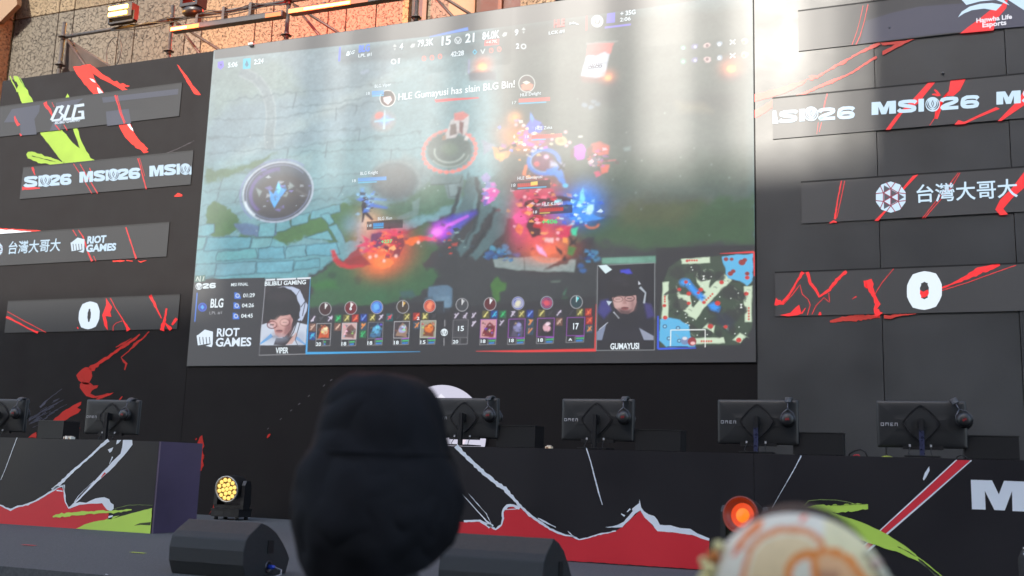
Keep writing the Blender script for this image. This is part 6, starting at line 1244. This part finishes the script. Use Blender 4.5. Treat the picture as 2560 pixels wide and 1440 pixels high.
g = MB(); g.lathe([(0, -.10), (.08, -.10), (.095, 0), (.095, .14), (.08, .145), (.075, .13), (0, .12)], 24, Matrix.Translation((c.x, D, c.z + .26)) @ Matrix.Rotation(math.radians(80), 4, 'X')); g.build("head", M['mon'], t)
# amber lamp above the picture that tints the recess
q = P(1225, -30, SD + .1); t = empty("wash_lamp", tuple(q), "amber flood lamp just above the picture over the brown recess", "stage lamp")
g = MB(); g.box((q.x - .15, q.y, q.z), (q.x + .15, q.y + .12, q.z + .2)); g.build("housing", M['lamp_body'], t); g = MB(); g.box((q.x - .12, q.y + .125, q.z + .03), (q.x + .12, q.y + .14, q.z + .16)); g.build("lit_tube", M['orange_hot'], t)
lamp_pt((q.x, q.y + 1.2, q.z + .2), (1, .42, .06), 70, .2)

# ================================================================== BUILDING BEHIND
def stone(name, c, cracks):
    m = bpy.data.materials.new(name); m.use_nodes = True; n = m.node_tree.nodes; l = m.node_tree.links; b = n["Principled BSDF"]; b.inputs["Roughness"].default_value = .9
    tc = n.new("ShaderNodeTexCoord"); mp = n.new("ShaderNodeMapping"); l.new(tc.outputs["Object"], mp.inputs[0])
    nz_ = n.new("ShaderNodeTexNoise"); nz_.inputs["Scale"].default_value = 5; nz_.inputs["Detail"].default_value = 8; l.new(mp.outputs[0], nz_.inputs["Vector"])
    ad = n.new("ShaderNodeVectorMath"); ad.operation = 'MULTIPLY_ADD'; ad.inputs[1].default_value = (.22, .22, .22); l.new(nz_.outputs["Color"], ad.inputs[0]); l.new(mp.outputs[0], ad.inputs[2])
    vo = n.new("ShaderNodeTexVoronoi"); vo.feature = 'DISTANCE_TO_EDGE'; vo.inputs["Scale"].default_value = 11.5 if cracks else 17; l.new(ad.outputs[0], vo.inputs["Vector"])
    mr = n.new("ShaderNodeMapRange"); mr.inputs["From Max"].default_value = .06 if cracks else .075; l.new(vo.outputs["Distance"], mr.inputs["Value"])
    n2 = n.new("ShaderNodeTexNoise"); n2.inputs["Scale"].default_value = 12 if cracks else 18; n2.inputs["Detail"].default_value = 3; l.new(mp.outputs[0], n2.inputs["Vector"])
    st = n.new("ShaderNodeMapRange"); st.inputs["From Min"].default_value = .40 if cracks else .47; st.inputs["From Max"].default_value = .54 if cracks else .58; l.new(n2.outputs["Fac"], st.inputs["Value"])   # cracks break off here and there
    iv = n.new("ShaderNodeMath"); iv.operation = 'SUBTRACT'; iv.inputs[0].default_value = 1; l.new(mr.outputs[0], iv.inputs[1])
    mu = n.new("ShaderNodeMath"); mu.operation = 'MULTIPLY'; l.new(iv.outputs[0], mu.inputs[0]); l.new(st.outputs[0], mu.inputs[1])
    h = n.new("ShaderNodeMath"); h.operation = 'SUBTRACT'; h.inputs[0].default_value = 1; l.new(mu.outputs[0], h.inputs[1])
    bp = n.new("ShaderNodeBump"); bp.inputs["Strength"].default_value = 1.0; bp.inputs["Distance"].default_value = .05; l.new(h.outputs[0], bp.inputs["Height"])
    b2 = n.new("ShaderNodeBump"); b2.inputs["Strength"].default_value = .7; b2.inputs["Distance"].default_value = .02; n3 = n.new("ShaderNodeTexNoise"); n3.inputs["Scale"].default_value = 60; n3.inputs["Detail"].default_value = 8; l.new(mp.outputs[0], n3.inputs["Vector"]); l.new(n3.outputs["Fac"], b2.inputs["Height"]); l.new(bp.outputs[0], b2.inputs["Normal"]); l.new(b2.outputs[0], b.inputs["Normal"])
    at = n.new("ShaderNodeAttribute"); at.attribute_name = "col"
    rp = n.new("ShaderNodeMapRange"); rp.inputs["To Min"].default_value = .72; rp.inputs["To Max"].default_value = 1.18; l.new(n3.outputs["Fac"], rp.inputs["Value"])
    dk = n.new("ShaderNodeMapRange"); dk.inputs["To Min"].default_value = 1; dk.inputs["To Max"].default_value = .52; l.new(mu.outputs[0], dk.inputs["Value"])
    mm = n.new("ShaderNodeMath"); mm.operation = 'MULTIPLY'; l.new(rp.outputs[0], mm.inputs[0]); l.new(dk.outputs[0], mm.inputs[1])
    s_ = n.new("ShaderNodeVectorMath"); s_.operation = 'SCALE'; l.new(at.outputs["Color"], s_.inputs[0]); l.new(mm.outputs[0], s_.inputs["Scale"]); l.new(s_.outputs[0], b.inputs["Base Color"])
    return m
M['crack'] = stone('cracked_relief_stone', None, True); M['speck'] = stone('pitted_stone', None, False)
bl = empty("stone_building", (P(400, 80, DB).x, DB, 0), "tan stone-clad building behind the stage wall, its slabs cracked and pitted", "building")
J = [P(x, y, DB).x for x, y in ((36, 60), (150, 10), (188, 10), (295, 90), (338, 60), (461, 100), (505, 70), (638, 60), (682, 50), (822, 20), (866, 30), (940, 40), (1012, 20))]
zh = P(150, 31, DB).z
J = [J[0]] + J[1:]
g = MB(); g2_ = MB(); random.seed(3)
tan = (114, 100, 79); gry = (94, 88, 78)
for i in range(len(J) - 1):
    x0, x1 = J[i] + .012, J[i + 1] - .012
    def tint(c): k = random.uniform(.92, 1.08); return lin(tuple(v * k for v in c))
    (g if i < 6 else g2_).box((x0, DB, 0.5), (x1, DB + .1, zh - .012), col=tint(gry if i < 6 else tan))
    g2_.box((x0, DB, zh + .012), (x1, DB + .1, zh + 4), col=tint(tan))
g.build("stone_cladding", M['crack'], bl); g2_.build("stone_cladding", M['speck'], bl)
g = MB(); g.box((-60, DB + .12, 0), (30, DB + 1, 30), col=lin((40, 30, 22))); g.build("wall", M['attr'], bl)
# projecting bay and soffit at the corner
g = MB(); xb = P(33, 60, DB).x - .03; g.box((xb - 8, DB - .35, 0), (xb, DB + .1, zh - .012), col=lin((150, 118, 82))); g.box((xb - 8, DB - .35, zh + .012), (xb, DB + .1, zh + .9), col=lin((158, 134, 104)))
g.build("projecting_bay", M['speck'], bl)
g = MB()
for k, (ins, c_) in enumerate(((0, (112, 88, 62)), (4, (150, 130, 104)), (8, (128, 106, 80)))):
    q = [(-60, -60), (34 + ins * .2, -60), (43 + ins * .2, 10 - ins), (39, 15 - ins), (0, 54 - ins), (-60, 70 - ins)]; f_ = [P(x, y, DB - .35 + k * .1) for x, y in q]; b_ = [v + Vector((0, .099, 0)) for v in f_]
    n = 6; g.add(f_ + b_, [tuple(range(n)), tuple(range(2 * n - 1, n - 1, -1))] + [(i, n + i, n + (i + 1) % n, (i + 1) % n) for i in range(n)], col=lin(c_))
g.build("cornice", M['attr'], bl)
# recess, trims and columns over the middle of the screen
def slab(x0, x1, c, y, d=.12, name="pilaster", m='attr'):
    g = MB(); a, b = P(x0, 20, DB).x, P(x1, 20, DB).x; g.box((a, DB + y, 2), (b, DB + y + d, 24), col=lin(c)); g.build(name, M[m], bl)
slab(1013, 1027, (150, 122, 82), -.08, .2, m='speck'); slab(1028, 1056, (60, 34, 26), .02, .08, "recess"); slab(1058, 1068, (96, 76, 52), -.03, .14); slab(1069, 1122, (120, 108, 92), .02, .08, "infill_panel", 'speck'); slab(1123, 1188, (130, 98, 62), -.02, .12, "infill_panel"); slab(1189, 1246, (84, 44, 22), .03, .08, "window"); slab(1247, 1256, (110, 62, 34), -.04, .15); slab(1257, 1300, (80, 38, 24), .03, .08, "window"); slab(1301, 1385, (140, 126, 104), .0, .11, "infill_panel", 'speck'); slab(1386, 1420, (96, 52, 40), .0, .11, "recess"); slab(1421, 1900, (140, 126, 104), .0, .11, "infill_panel", 'speck')

# ================================================================== PEOPLE
def smooth(o, lv=2):
    md = o.modifiers.new("sub", 'SUBSURF'); md.levels = lv; md.render_levels = lv
M['skin'] = mat('skin', (0.50, 0.28, 0.20), 0.5, noise=0.08, nscale=30); M['black_cloth'] = mat('black_cloth', (0.0085, 0.0088, 0.0110), 0.8, spec=0.2, noise=0.35, nscale=14, bump=0.35, bscale=14)
M['hair'] = mat('dark_hair', (0.020, 0.011, 0.009), 0.45, noise=0.4, nscale=90, bump=0.6, bscale=400); M['shirt'] = mat('grey_shirt', (0.05, 0.05, 0.06), 0.85, noise=0.2, nscale=20); M['trousers'] = mat('dark_trousers', (0.02, 0.022, 0.03), 0.85, noise=0.2)
def body(x, y, top, name_mat, parent):
    """standing adult seen from behind; top = crown height"""
    H = top; hd = H / 7.6; zc = H - hd * .5
    j = {'pel': (x, y, H * .52), 'bel': (x, y - .005, H * .60), 'ch': (x, y, H * .72), 'sh': (x, y, H * .785), 'nk': (x, y, H * .845), 'hb': (x, y + .01, H - hd * .78), 'hc': (x, y + .02, H - hd * .42), 'ht': (x, y + .015, H - hd * .16)}
    V_ = list(j.values()); Eg = [(i, i + 1) for i in range(7)]; R_ = [(.155, .11), (.135, .10), (.165, .11), (.10, .08), (.058, .058), (.070, .085), (.076, .096), (.05, .065)]
    for s in (-1, 1):
        b = len(V_); V_ += [(x + s * .16, y, H * .755), (x + s * .23, y + .0, H * .64), (x + s * .22, y + .10, H * .52), (x + s * .20, y + .17, H * .49)]; R_ += [(.065, .06), (.045, .045), (.032, .032), (.03, .018)]
        Eg += [(3, b), (b, b + 1), (b + 1, b + 2), (b + 2, b + 3)]
        b = len(V_); V_ += [(x + s * .09, y, H * .47), (x + s * .10, y + .01, H * .27), (x + s * .10, y - .01, H * .045), (x + s * .11, y + .12, .03)]; R_ += [(.085, .09), (.058, .06), (.038, .04), (.04, .025)]
        Eg += [(0, b), (b, b + 1), (b + 1, b + 2), (b + 2, b + 3)]
    me = bpy.data.meshes.new("body"); me.from_pydata(V_, Eg, []); o = bpy.data.objects.new("body", me); COL.objects.link(o)
    sk = o.modifiers.new("skin", 'SKIN'); sk.use_smooth_shade = True
    for i, v in enumerate(me.skin_vertices[0].data): v.radius = R_[i]; v.use_root = (i == 0)
    smooth(o); me.materials.append(M[name_mat]); o.parent = parent; o.matrix_parent_inverse = parent.matrix_basis.inverted(); return o
def ears_nose(x, y, H, parent, w=.080):
    hd = H / 7.6; z = H - hd * .52
    for s in (-1, 1):
        g = MB(); T = Matrix.Translation((x + s * w, y + .01, z)) @ Matrix.Rotation(math.radians(90), 4, 'Y')
        g.lathe([(0, -.008), (.026, -.006), (.031, 0), (.026, .007), (.014, .004), (0, .003)], 18, T, fn=lambda v, th: Vector((v.x * 1.15, v.y * .7, v.z))); g.build("ear", M['skin'], parent)
# --- person in the black bucket hat
DP = 1.72; hx = P(942, 1200, DP).x; ztop = P(945, 931, DP).z; Hh = ztop - .055
per = empty("person", (hx, DP, 0), "person seen from behind in a floppy black hat, standing in front of the stage", "person")
body(hx, DP, Hh, 'skin', per); ears_nose(hx, DP, Hh - .0, per, .088)
hd = Hh / 7.6
# shirt and trousers as clothing shells
def shell(x, y, H, mat_, z0, z1, prof, name, parent, arms=False):
    g = MB(); vs = []; n = 28
    for (zf, rx, ry) in prof:
        for k in range(n):
            a = 2 * math.pi * k / n; vs.append((x + rx * math.copysign(abs(math.cos(a)) ** .8, math.cos(a)), y + ry * math.copysign(abs(math.sin(a)) ** .8, math.sin(a)), H * zf))
    m_ = len(prof); g.add(vs, [(i * n + k, i * n + (k + 1) % n, (i + 1) * n + (k + 1) % n, (i + 1) * n + k) for i in range(m_ - 1) for k in range(n)], smooth=True)
    if arms:
        for s in (-1, 1): g.tube([(x + s * .12, y, H * .75), (x + s * .18, y, H * .745), (x + s * .235, y, H * .69), (x + s * .25, y + .01, H * .635)], [.04, .070, .064, .060], 16, caps=False)
    return g.build(name, M[mat_], parent)
shell(hx, DP, Hh, 'shirt', 0, 0, [(.48, .20, .145), (.56, .19, .14), (.66, .20, .145), (.74, .215, .15), (.765, .205, .135), (.785, .16, .115), (.81, .10, .085), (.835, .075, .075)], "shirt", per, True)
g = MB()
for s in (-1, 1): g.tube([(hx + s * .075, DP, Hh * .53), (hx + s * .10, DP, Hh * .45), (hx + s * .10, DP + .01, Hh * .27), (hx + s * .10, DP - .01, .09)], [.12, .115, .085, .075], 18, caps=False)
g.build("trousers", M['trousers'], per)
hat = empty("floppy_hat", (hx, DP, ztop), "floppy black cloth hat with drooping brim, worn by the person in the centre", "hat")
g = MB(); prof = []
R = lambda t, a: (1 + .0 * t)
rows_ = [(0.000, .000), (.036, -.002), (.062, -.008), (.084, -.021), (.099, -.044), (.108, -.075), (.113, -.107), (.117, -.135), (.1195, -.150), (.121, -.153), (.127, -.168), (.137, -.200), (.144, -.232), (.147, -.262), (.144, -.292), (.136, -.322), (.124, -.352), (.112, -.385)]
n = 72; vs = []
rr_ = random.Random(5); ph = [rr_.uniform(0, 6.28) for _ in range(8)]
for (r, z) in rows_:
    r *= 1 + .085 * min(1, -z / .14)
    for k in range(n):
        a = 2 * math.pi * k / n; f = max(0, (-z - .12) / .22)
        wob = 1 + .014 * math.sin(3 * a + ph[0] + z * 14) * min(1, -z * 12) + .008 * math.sin(7 * a + ph[1] - z * 30) * min(1, -z * 10) + .008 * math.sin(5 * a + ph[2] + z * 50) * (1 if -z > .03 else .3)
        back = .5 - .5 * math.sin(a)          # 1 towards the camera, 0 at the face
        zz = z if z > -.235 else -.235 + (z + .235) * (.15 + .85 * back ** .8)
        rq = r if z > -.235 else max(r, .158 - (.158 - r) * back)
        vs.append((hx + rq * wob * math.cos(a), DP + .01 + rq * 1.08 * wob * math.sin(a), ztop + zz + .004 * math.sin(4 * a + ph[3]) * f))
m_ = len(rows_); g.add(vs, [((i + 1) * n + k, (i + 1) * n + (k + 1) % n, i * n + (k + 1) % n, i * n + k) for i in range(m_ - 1) for k in range(n)], smooth=True)
def ringz(z, r, name):
    q = MB(); q.tube([(hx + r * math.cos(2 * math.pi * k / 60) * (1 + .014 * math.sin(3 * (2 * math.pi * k / 60) + ph[0] + z * 14)), DP + .01 + r * 1.08 * math.sin(2 * math.pi * k / 60), ztop + z) for k in range(61)], .0022, 6, caps=False); q.build(name, M['black_cloth'], hat)
ringz(-.152, .1335, "seam_band")
hb_ = g.build("hat_cloth", M['black_cloth'], hat); md = hb_.modifiers.new("thick", 'SOLIDIFY'); md.thickness = .004
tx = bpy.data.textures.new("folds", 'CLOUDS'); tx.noise_scale = .085; tx.noise_depth = 1
smooth(hb_, 2); dm = hb_.modifiers.new("folds", 'DISPLACE'); dm.texture = tx; dm.strength = .020; dm.mid_level = .5; dm.texture_coords = 'LOCAL'
# --- person wearing the patterned cap
DQ = 1.22; sxp = P(1985, 1400, DQ).x; zq = P(1985, 1258, DQ + .1).z
p2 = empty("person", (sxp, DQ + .10, 0), "brown-haired person wearing the cream and orange padded cap, only the head's top showing", "person")
body(sxp, DQ + .10, zq - .012, 'skin', p2); ears_nose(sxp, DQ + .10, zq - .012, p2)
shell(sxp, DQ + .10, zq, 'shirt', 0, 0, [(.48, .18, .135), (.56, .17, .13), (.66, .18, .135), (.74, .195, .14), (.765, .185, .125), (.785, .14, .11), (.81, .09, .08), (.835, .07, .07)], "shirt", p2, True)
g = MB()
for s in (-1, 1): g.tube([(sxp + s * .07, DQ + .1, zq * .53), (sxp + s * .09, DQ + .1, zq * .45), (sxp + s * .09, DQ + .11, zq * .27), (sxp + s * .10, DQ + .09, .09)], [.11, .105, .08, .07], 18, caps=False)
g.build("trousers", M['trousers'], p2)
g = MB(); n = 48; vs = []; lat = 26
for i in range(lat + 1):
    t = math.pi * i / lat * .78
    for k in range(n):
        a = 2 * math.pi * k / n; st = 1 + .02 * math.sin(11 * a) + .012 * math.sin(23 * a)
        vs.append((sxp - .008 + .094 * math.sin(t) * math.cos(a) * st, DQ + .125 + .105 * math.sin(t) * math.sin(a) * st, zq - .105 + .105 * math.cos(t)))
g.add(vs, [((i + 1) * n + k, (i + 1) * n + (k + 1) % n, i * n + (k + 1) % n, i * n + k) for i in range(lat) for k in range(n)], smooth=True); g.build("hair", M['hair'], p2)
# padded cap, print painted on the cloth itself
cap = empty("padded_cap", (sxp, DQ, zq - .12), "round cream padded cap with orange scroll print and pale frills, out of focus", "hat")
cc_ = P(1982, 1504, DQ); RX = (P(2230, 1504, DQ) - cc_).x; RZ = cc_.z * 0 + (P(1992, 1287, DQ).z - cc_.z)
def curve_d(px, py, pts):
    return min(((px - a[0] - max(0, min(1, ((px - a[0]) * (b[0] - a[0]) + (py - a[1]) * (b[1] - a[1])) / ((b[0] - a[0]) ** 2 + (b[1] - a[1]) ** 2))) * (b[0] - a[0])) ** 2 + (py - a[1] - max(0, min(1, ((px - a[0]) * (b[0] - a[0]) + (py - a[1]) * (b[1] - a[1])) / ((b[0] - a[0]) ** 2 + (b[1] - a[1]) ** 2))) * (b[1] - a[1])) ** 2) ** .5 for a, b in zip(pts, pts[1:]))
def inside(px, py, q):
    c = False
    for i in range(len(q)):
        a, b = q[i - 1], q[i]
        if (a[1] > py) != (b[1] > py) and px < (b[0] - a[0]) * (py - a[1]) / (b[1] - a[1]) + a[0]: c = not c
    return c
arc1 = [(1850, 1480), (1853, 1420), (1866, 1380), (1900, 1346), (1940, 1330), (1985, 1325), (2022, 1332), (2046, 1346), (2062, 1370)]; arc2 = [(1968, 1480), (1976, 1420), (1990, 1398), (2012, 1386), (2040, 1386), (2062, 1374), (2100, 1378), (2132, 1400), (2160, 1440), (2176, 1480)]; arc3 = [(2034, 1392), (2038, 1430), (2040, 1480)]
patch = [(1812, 1402), (1826, 1370), (1850, 1338), (1876, 1312), (1892, 1306), (1898, 1318), (1884, 1336), (1860, 1356), (1838, 1384), (1822, 1408)]
def print_col(px, py):
    if inside(px, py, patch): return (240, 128, 34) if py < 1385 else (232, 92, 34)
    if abs(px - 2003 + (py - 1300) * .5) < 7 and 1290 < py < 1308: return (240, 100, 60)
    d1_, d2_, d3_ = curve_d(px, py, arc1), curve_d(px, py, arc2), curve_d(px, py, arc3)
    if d1_ < 8: return (232, 146, 86)
    if d2_ < 9.5 or (d3_ < 8 and py > 1390): return (238, 142, 48)
    if 1984 < px < 2034 and py > 1392: return (232, 234, 228)
    in1 = py > np.interp(px, [a[0] for a in arc1[1:]], [a[1] for a in arc1[1:]]) and px > 1852
    if px > 2040 and py > np.interp(px, [a[0] for a in arc2[4:9]], [a[1] for a in arc2[4:9]]): return (236, 190, 148) if not (2050 < px < 2100 and py > 1420) else (200, 150, 120)
    if in1 and px < 2062: return (234, 214, 178) if d1_ > 16 else (236, 232, 216)
    if px > 2060: return (234, 230, 196)
    return (230, 230, 226)
g = MB(); n = 150; lat = 76; vs = []; cl = []
for i in range(lat + 1):
    t = math.pi * i / lat
    for k in range(n):
        a = 2 * math.pi * k / n; x, y, z = math.sin(t) * math.cos(a), math.sin(t) * math.sin(a), math.cos(t)
        puff = 1 + .006 * math.sin(9 * a) * math.sin(t)
        vs.append((cc_.x + RX * x * puff, DQ + .055 + .060 * y * puff, cc_.z + RZ * z)); q_ = print_col(1982 + 248 * x, 1504 - 217 * z); cl.append(lin((q_[0], q_[1] * .965, q_[2] * .88)))  # print tinted warmer: the cast of warm light put into its colours
o0 = len(g.v); g.add(vs, [((i + 1) * n + k, (i + 1) * n + (k + 1) % n, i * n + (k + 1) % n, i * n + k) for i in range(lat) for k in range(n)], smooth=True); g.c[o0:] = cl
M['plush'] = mat('printed_plush', rough=0.75, attr=True, noise=0.05, nscale=60, sheen=0.2); g.build("cap_shell", M['plush'], cap)
for pts, c1, c2 in (([(1796, 1366, 14), (1784, 1392, 16), (1772, 1422, 18), (1758, 1402, 10), (1762, 1450, 18)], (226, 214, 150), (200, 120, 50)), ([(2170, 1384, 10), (2190, 1410, 14), (2204, 1434, 14), (2218, 1456, 14)], (214, 212, 184), (214, 190, 170))):
    g = MB()
    for i, (x, y, r) in enumerate(pts):
        q = P(x, y, DQ + .03); rr2 = r * DQ / FPX * 1.05
        g.lathe([(0, rr2)] + [(rr2 * math.sin(math.pi * k / 8), rr2 * math.cos(math.pi * k / 8)) for k in range(1, 8)] + [(0, -rr2)], 14, Matrix.Translation(q), col=lin(c1 if i != 1 else c2))
    g.build("frill", M['plush'], cap)

# ================================================================== ADDED BLOCKS BEHIND THE CAMERA (unseen, cut the sunlight on the wall)
M['sun_block'] = mat('sun_block_dark', (0.11, 0.11, 0.115), 0.7, noise=0.2, nscale=.3); M['sun_block_band'] = mat('concrete_band', (0.22, 0.21, 0.20), 0.8, noise=0.1, nscale=1); M['sun_block_glass'] = mat('window_glass', (0.03, 0.035, 0.04), 0.1)
sd = sun_dir
def hit(px, py, Y):     # where the sun ray through a wall point crosses the plane y = Y
    w = P(px, py, DW); k = (Y - w.y) / sd.y; return w.x + sd.x * k, w.z + sd.z * k
def sun_block(x0, x1, Y, h, lab, dep=14):
    t = empty("unseen_sun_block", ((x0 + x1) / 2, Y - dep / 2, 0), lab, "building")
    g = MB(); g.box((x0, Y - dep, 0), (x1, Y, h)); g.build("wall", M['sun_block'], t)
    g = MB(); z = 3.5
    while z < h - 1: g.box((x0 + .05, Y + .003, z), (x1 - .05, Y + .12, z + .5)); z += 3.5
    g.build("floor_band", M['sun_block_band'], t)
    g = MB(); g.box((x0 - .0, Y - dep, h + .003), (x1, Y + .0, h + .5)); g.build("roof", M['sun_block_band'], t)
    return t
YT = -26.0
xr_, _ = hit(2140, 300, YT); xl_, _ = hit(560, 300, YT); _, hm = hit(1900, 530, YT)
sun_block(xr_, xr_ + 26, YT, 37, "unseen dark block added to shade the wall from the sun, tallest of the three")
def streak_posts(root):
    for pxx, w_ in ((1150, .28), (1330, .12), (1550, .26), (1775, .20), (2075, .16), (780, .26), (900, .18)):
        xx, _ = hit(pxx, 250, YT - 1); g = MB(); g.box((xx - w_ / 2, YT - 1.2, hm + .52), (xx + w_ / 2, YT - 1, hm + 9)); g.build("streak_post", M['sun_block_band'], root)  # unseen posts, added to throw soft vertical streaks across the screen's wash
sun_block(xl_ - 26, xl_, YT, hm - 1.2, "unseen low dark block added to shade the stage, lowest of the three")
low = sun_block(xl_ + .02, xr_ - .02, YT - .02, hm, "low dark office block standing between its two neighbours")
streak_posts(low)
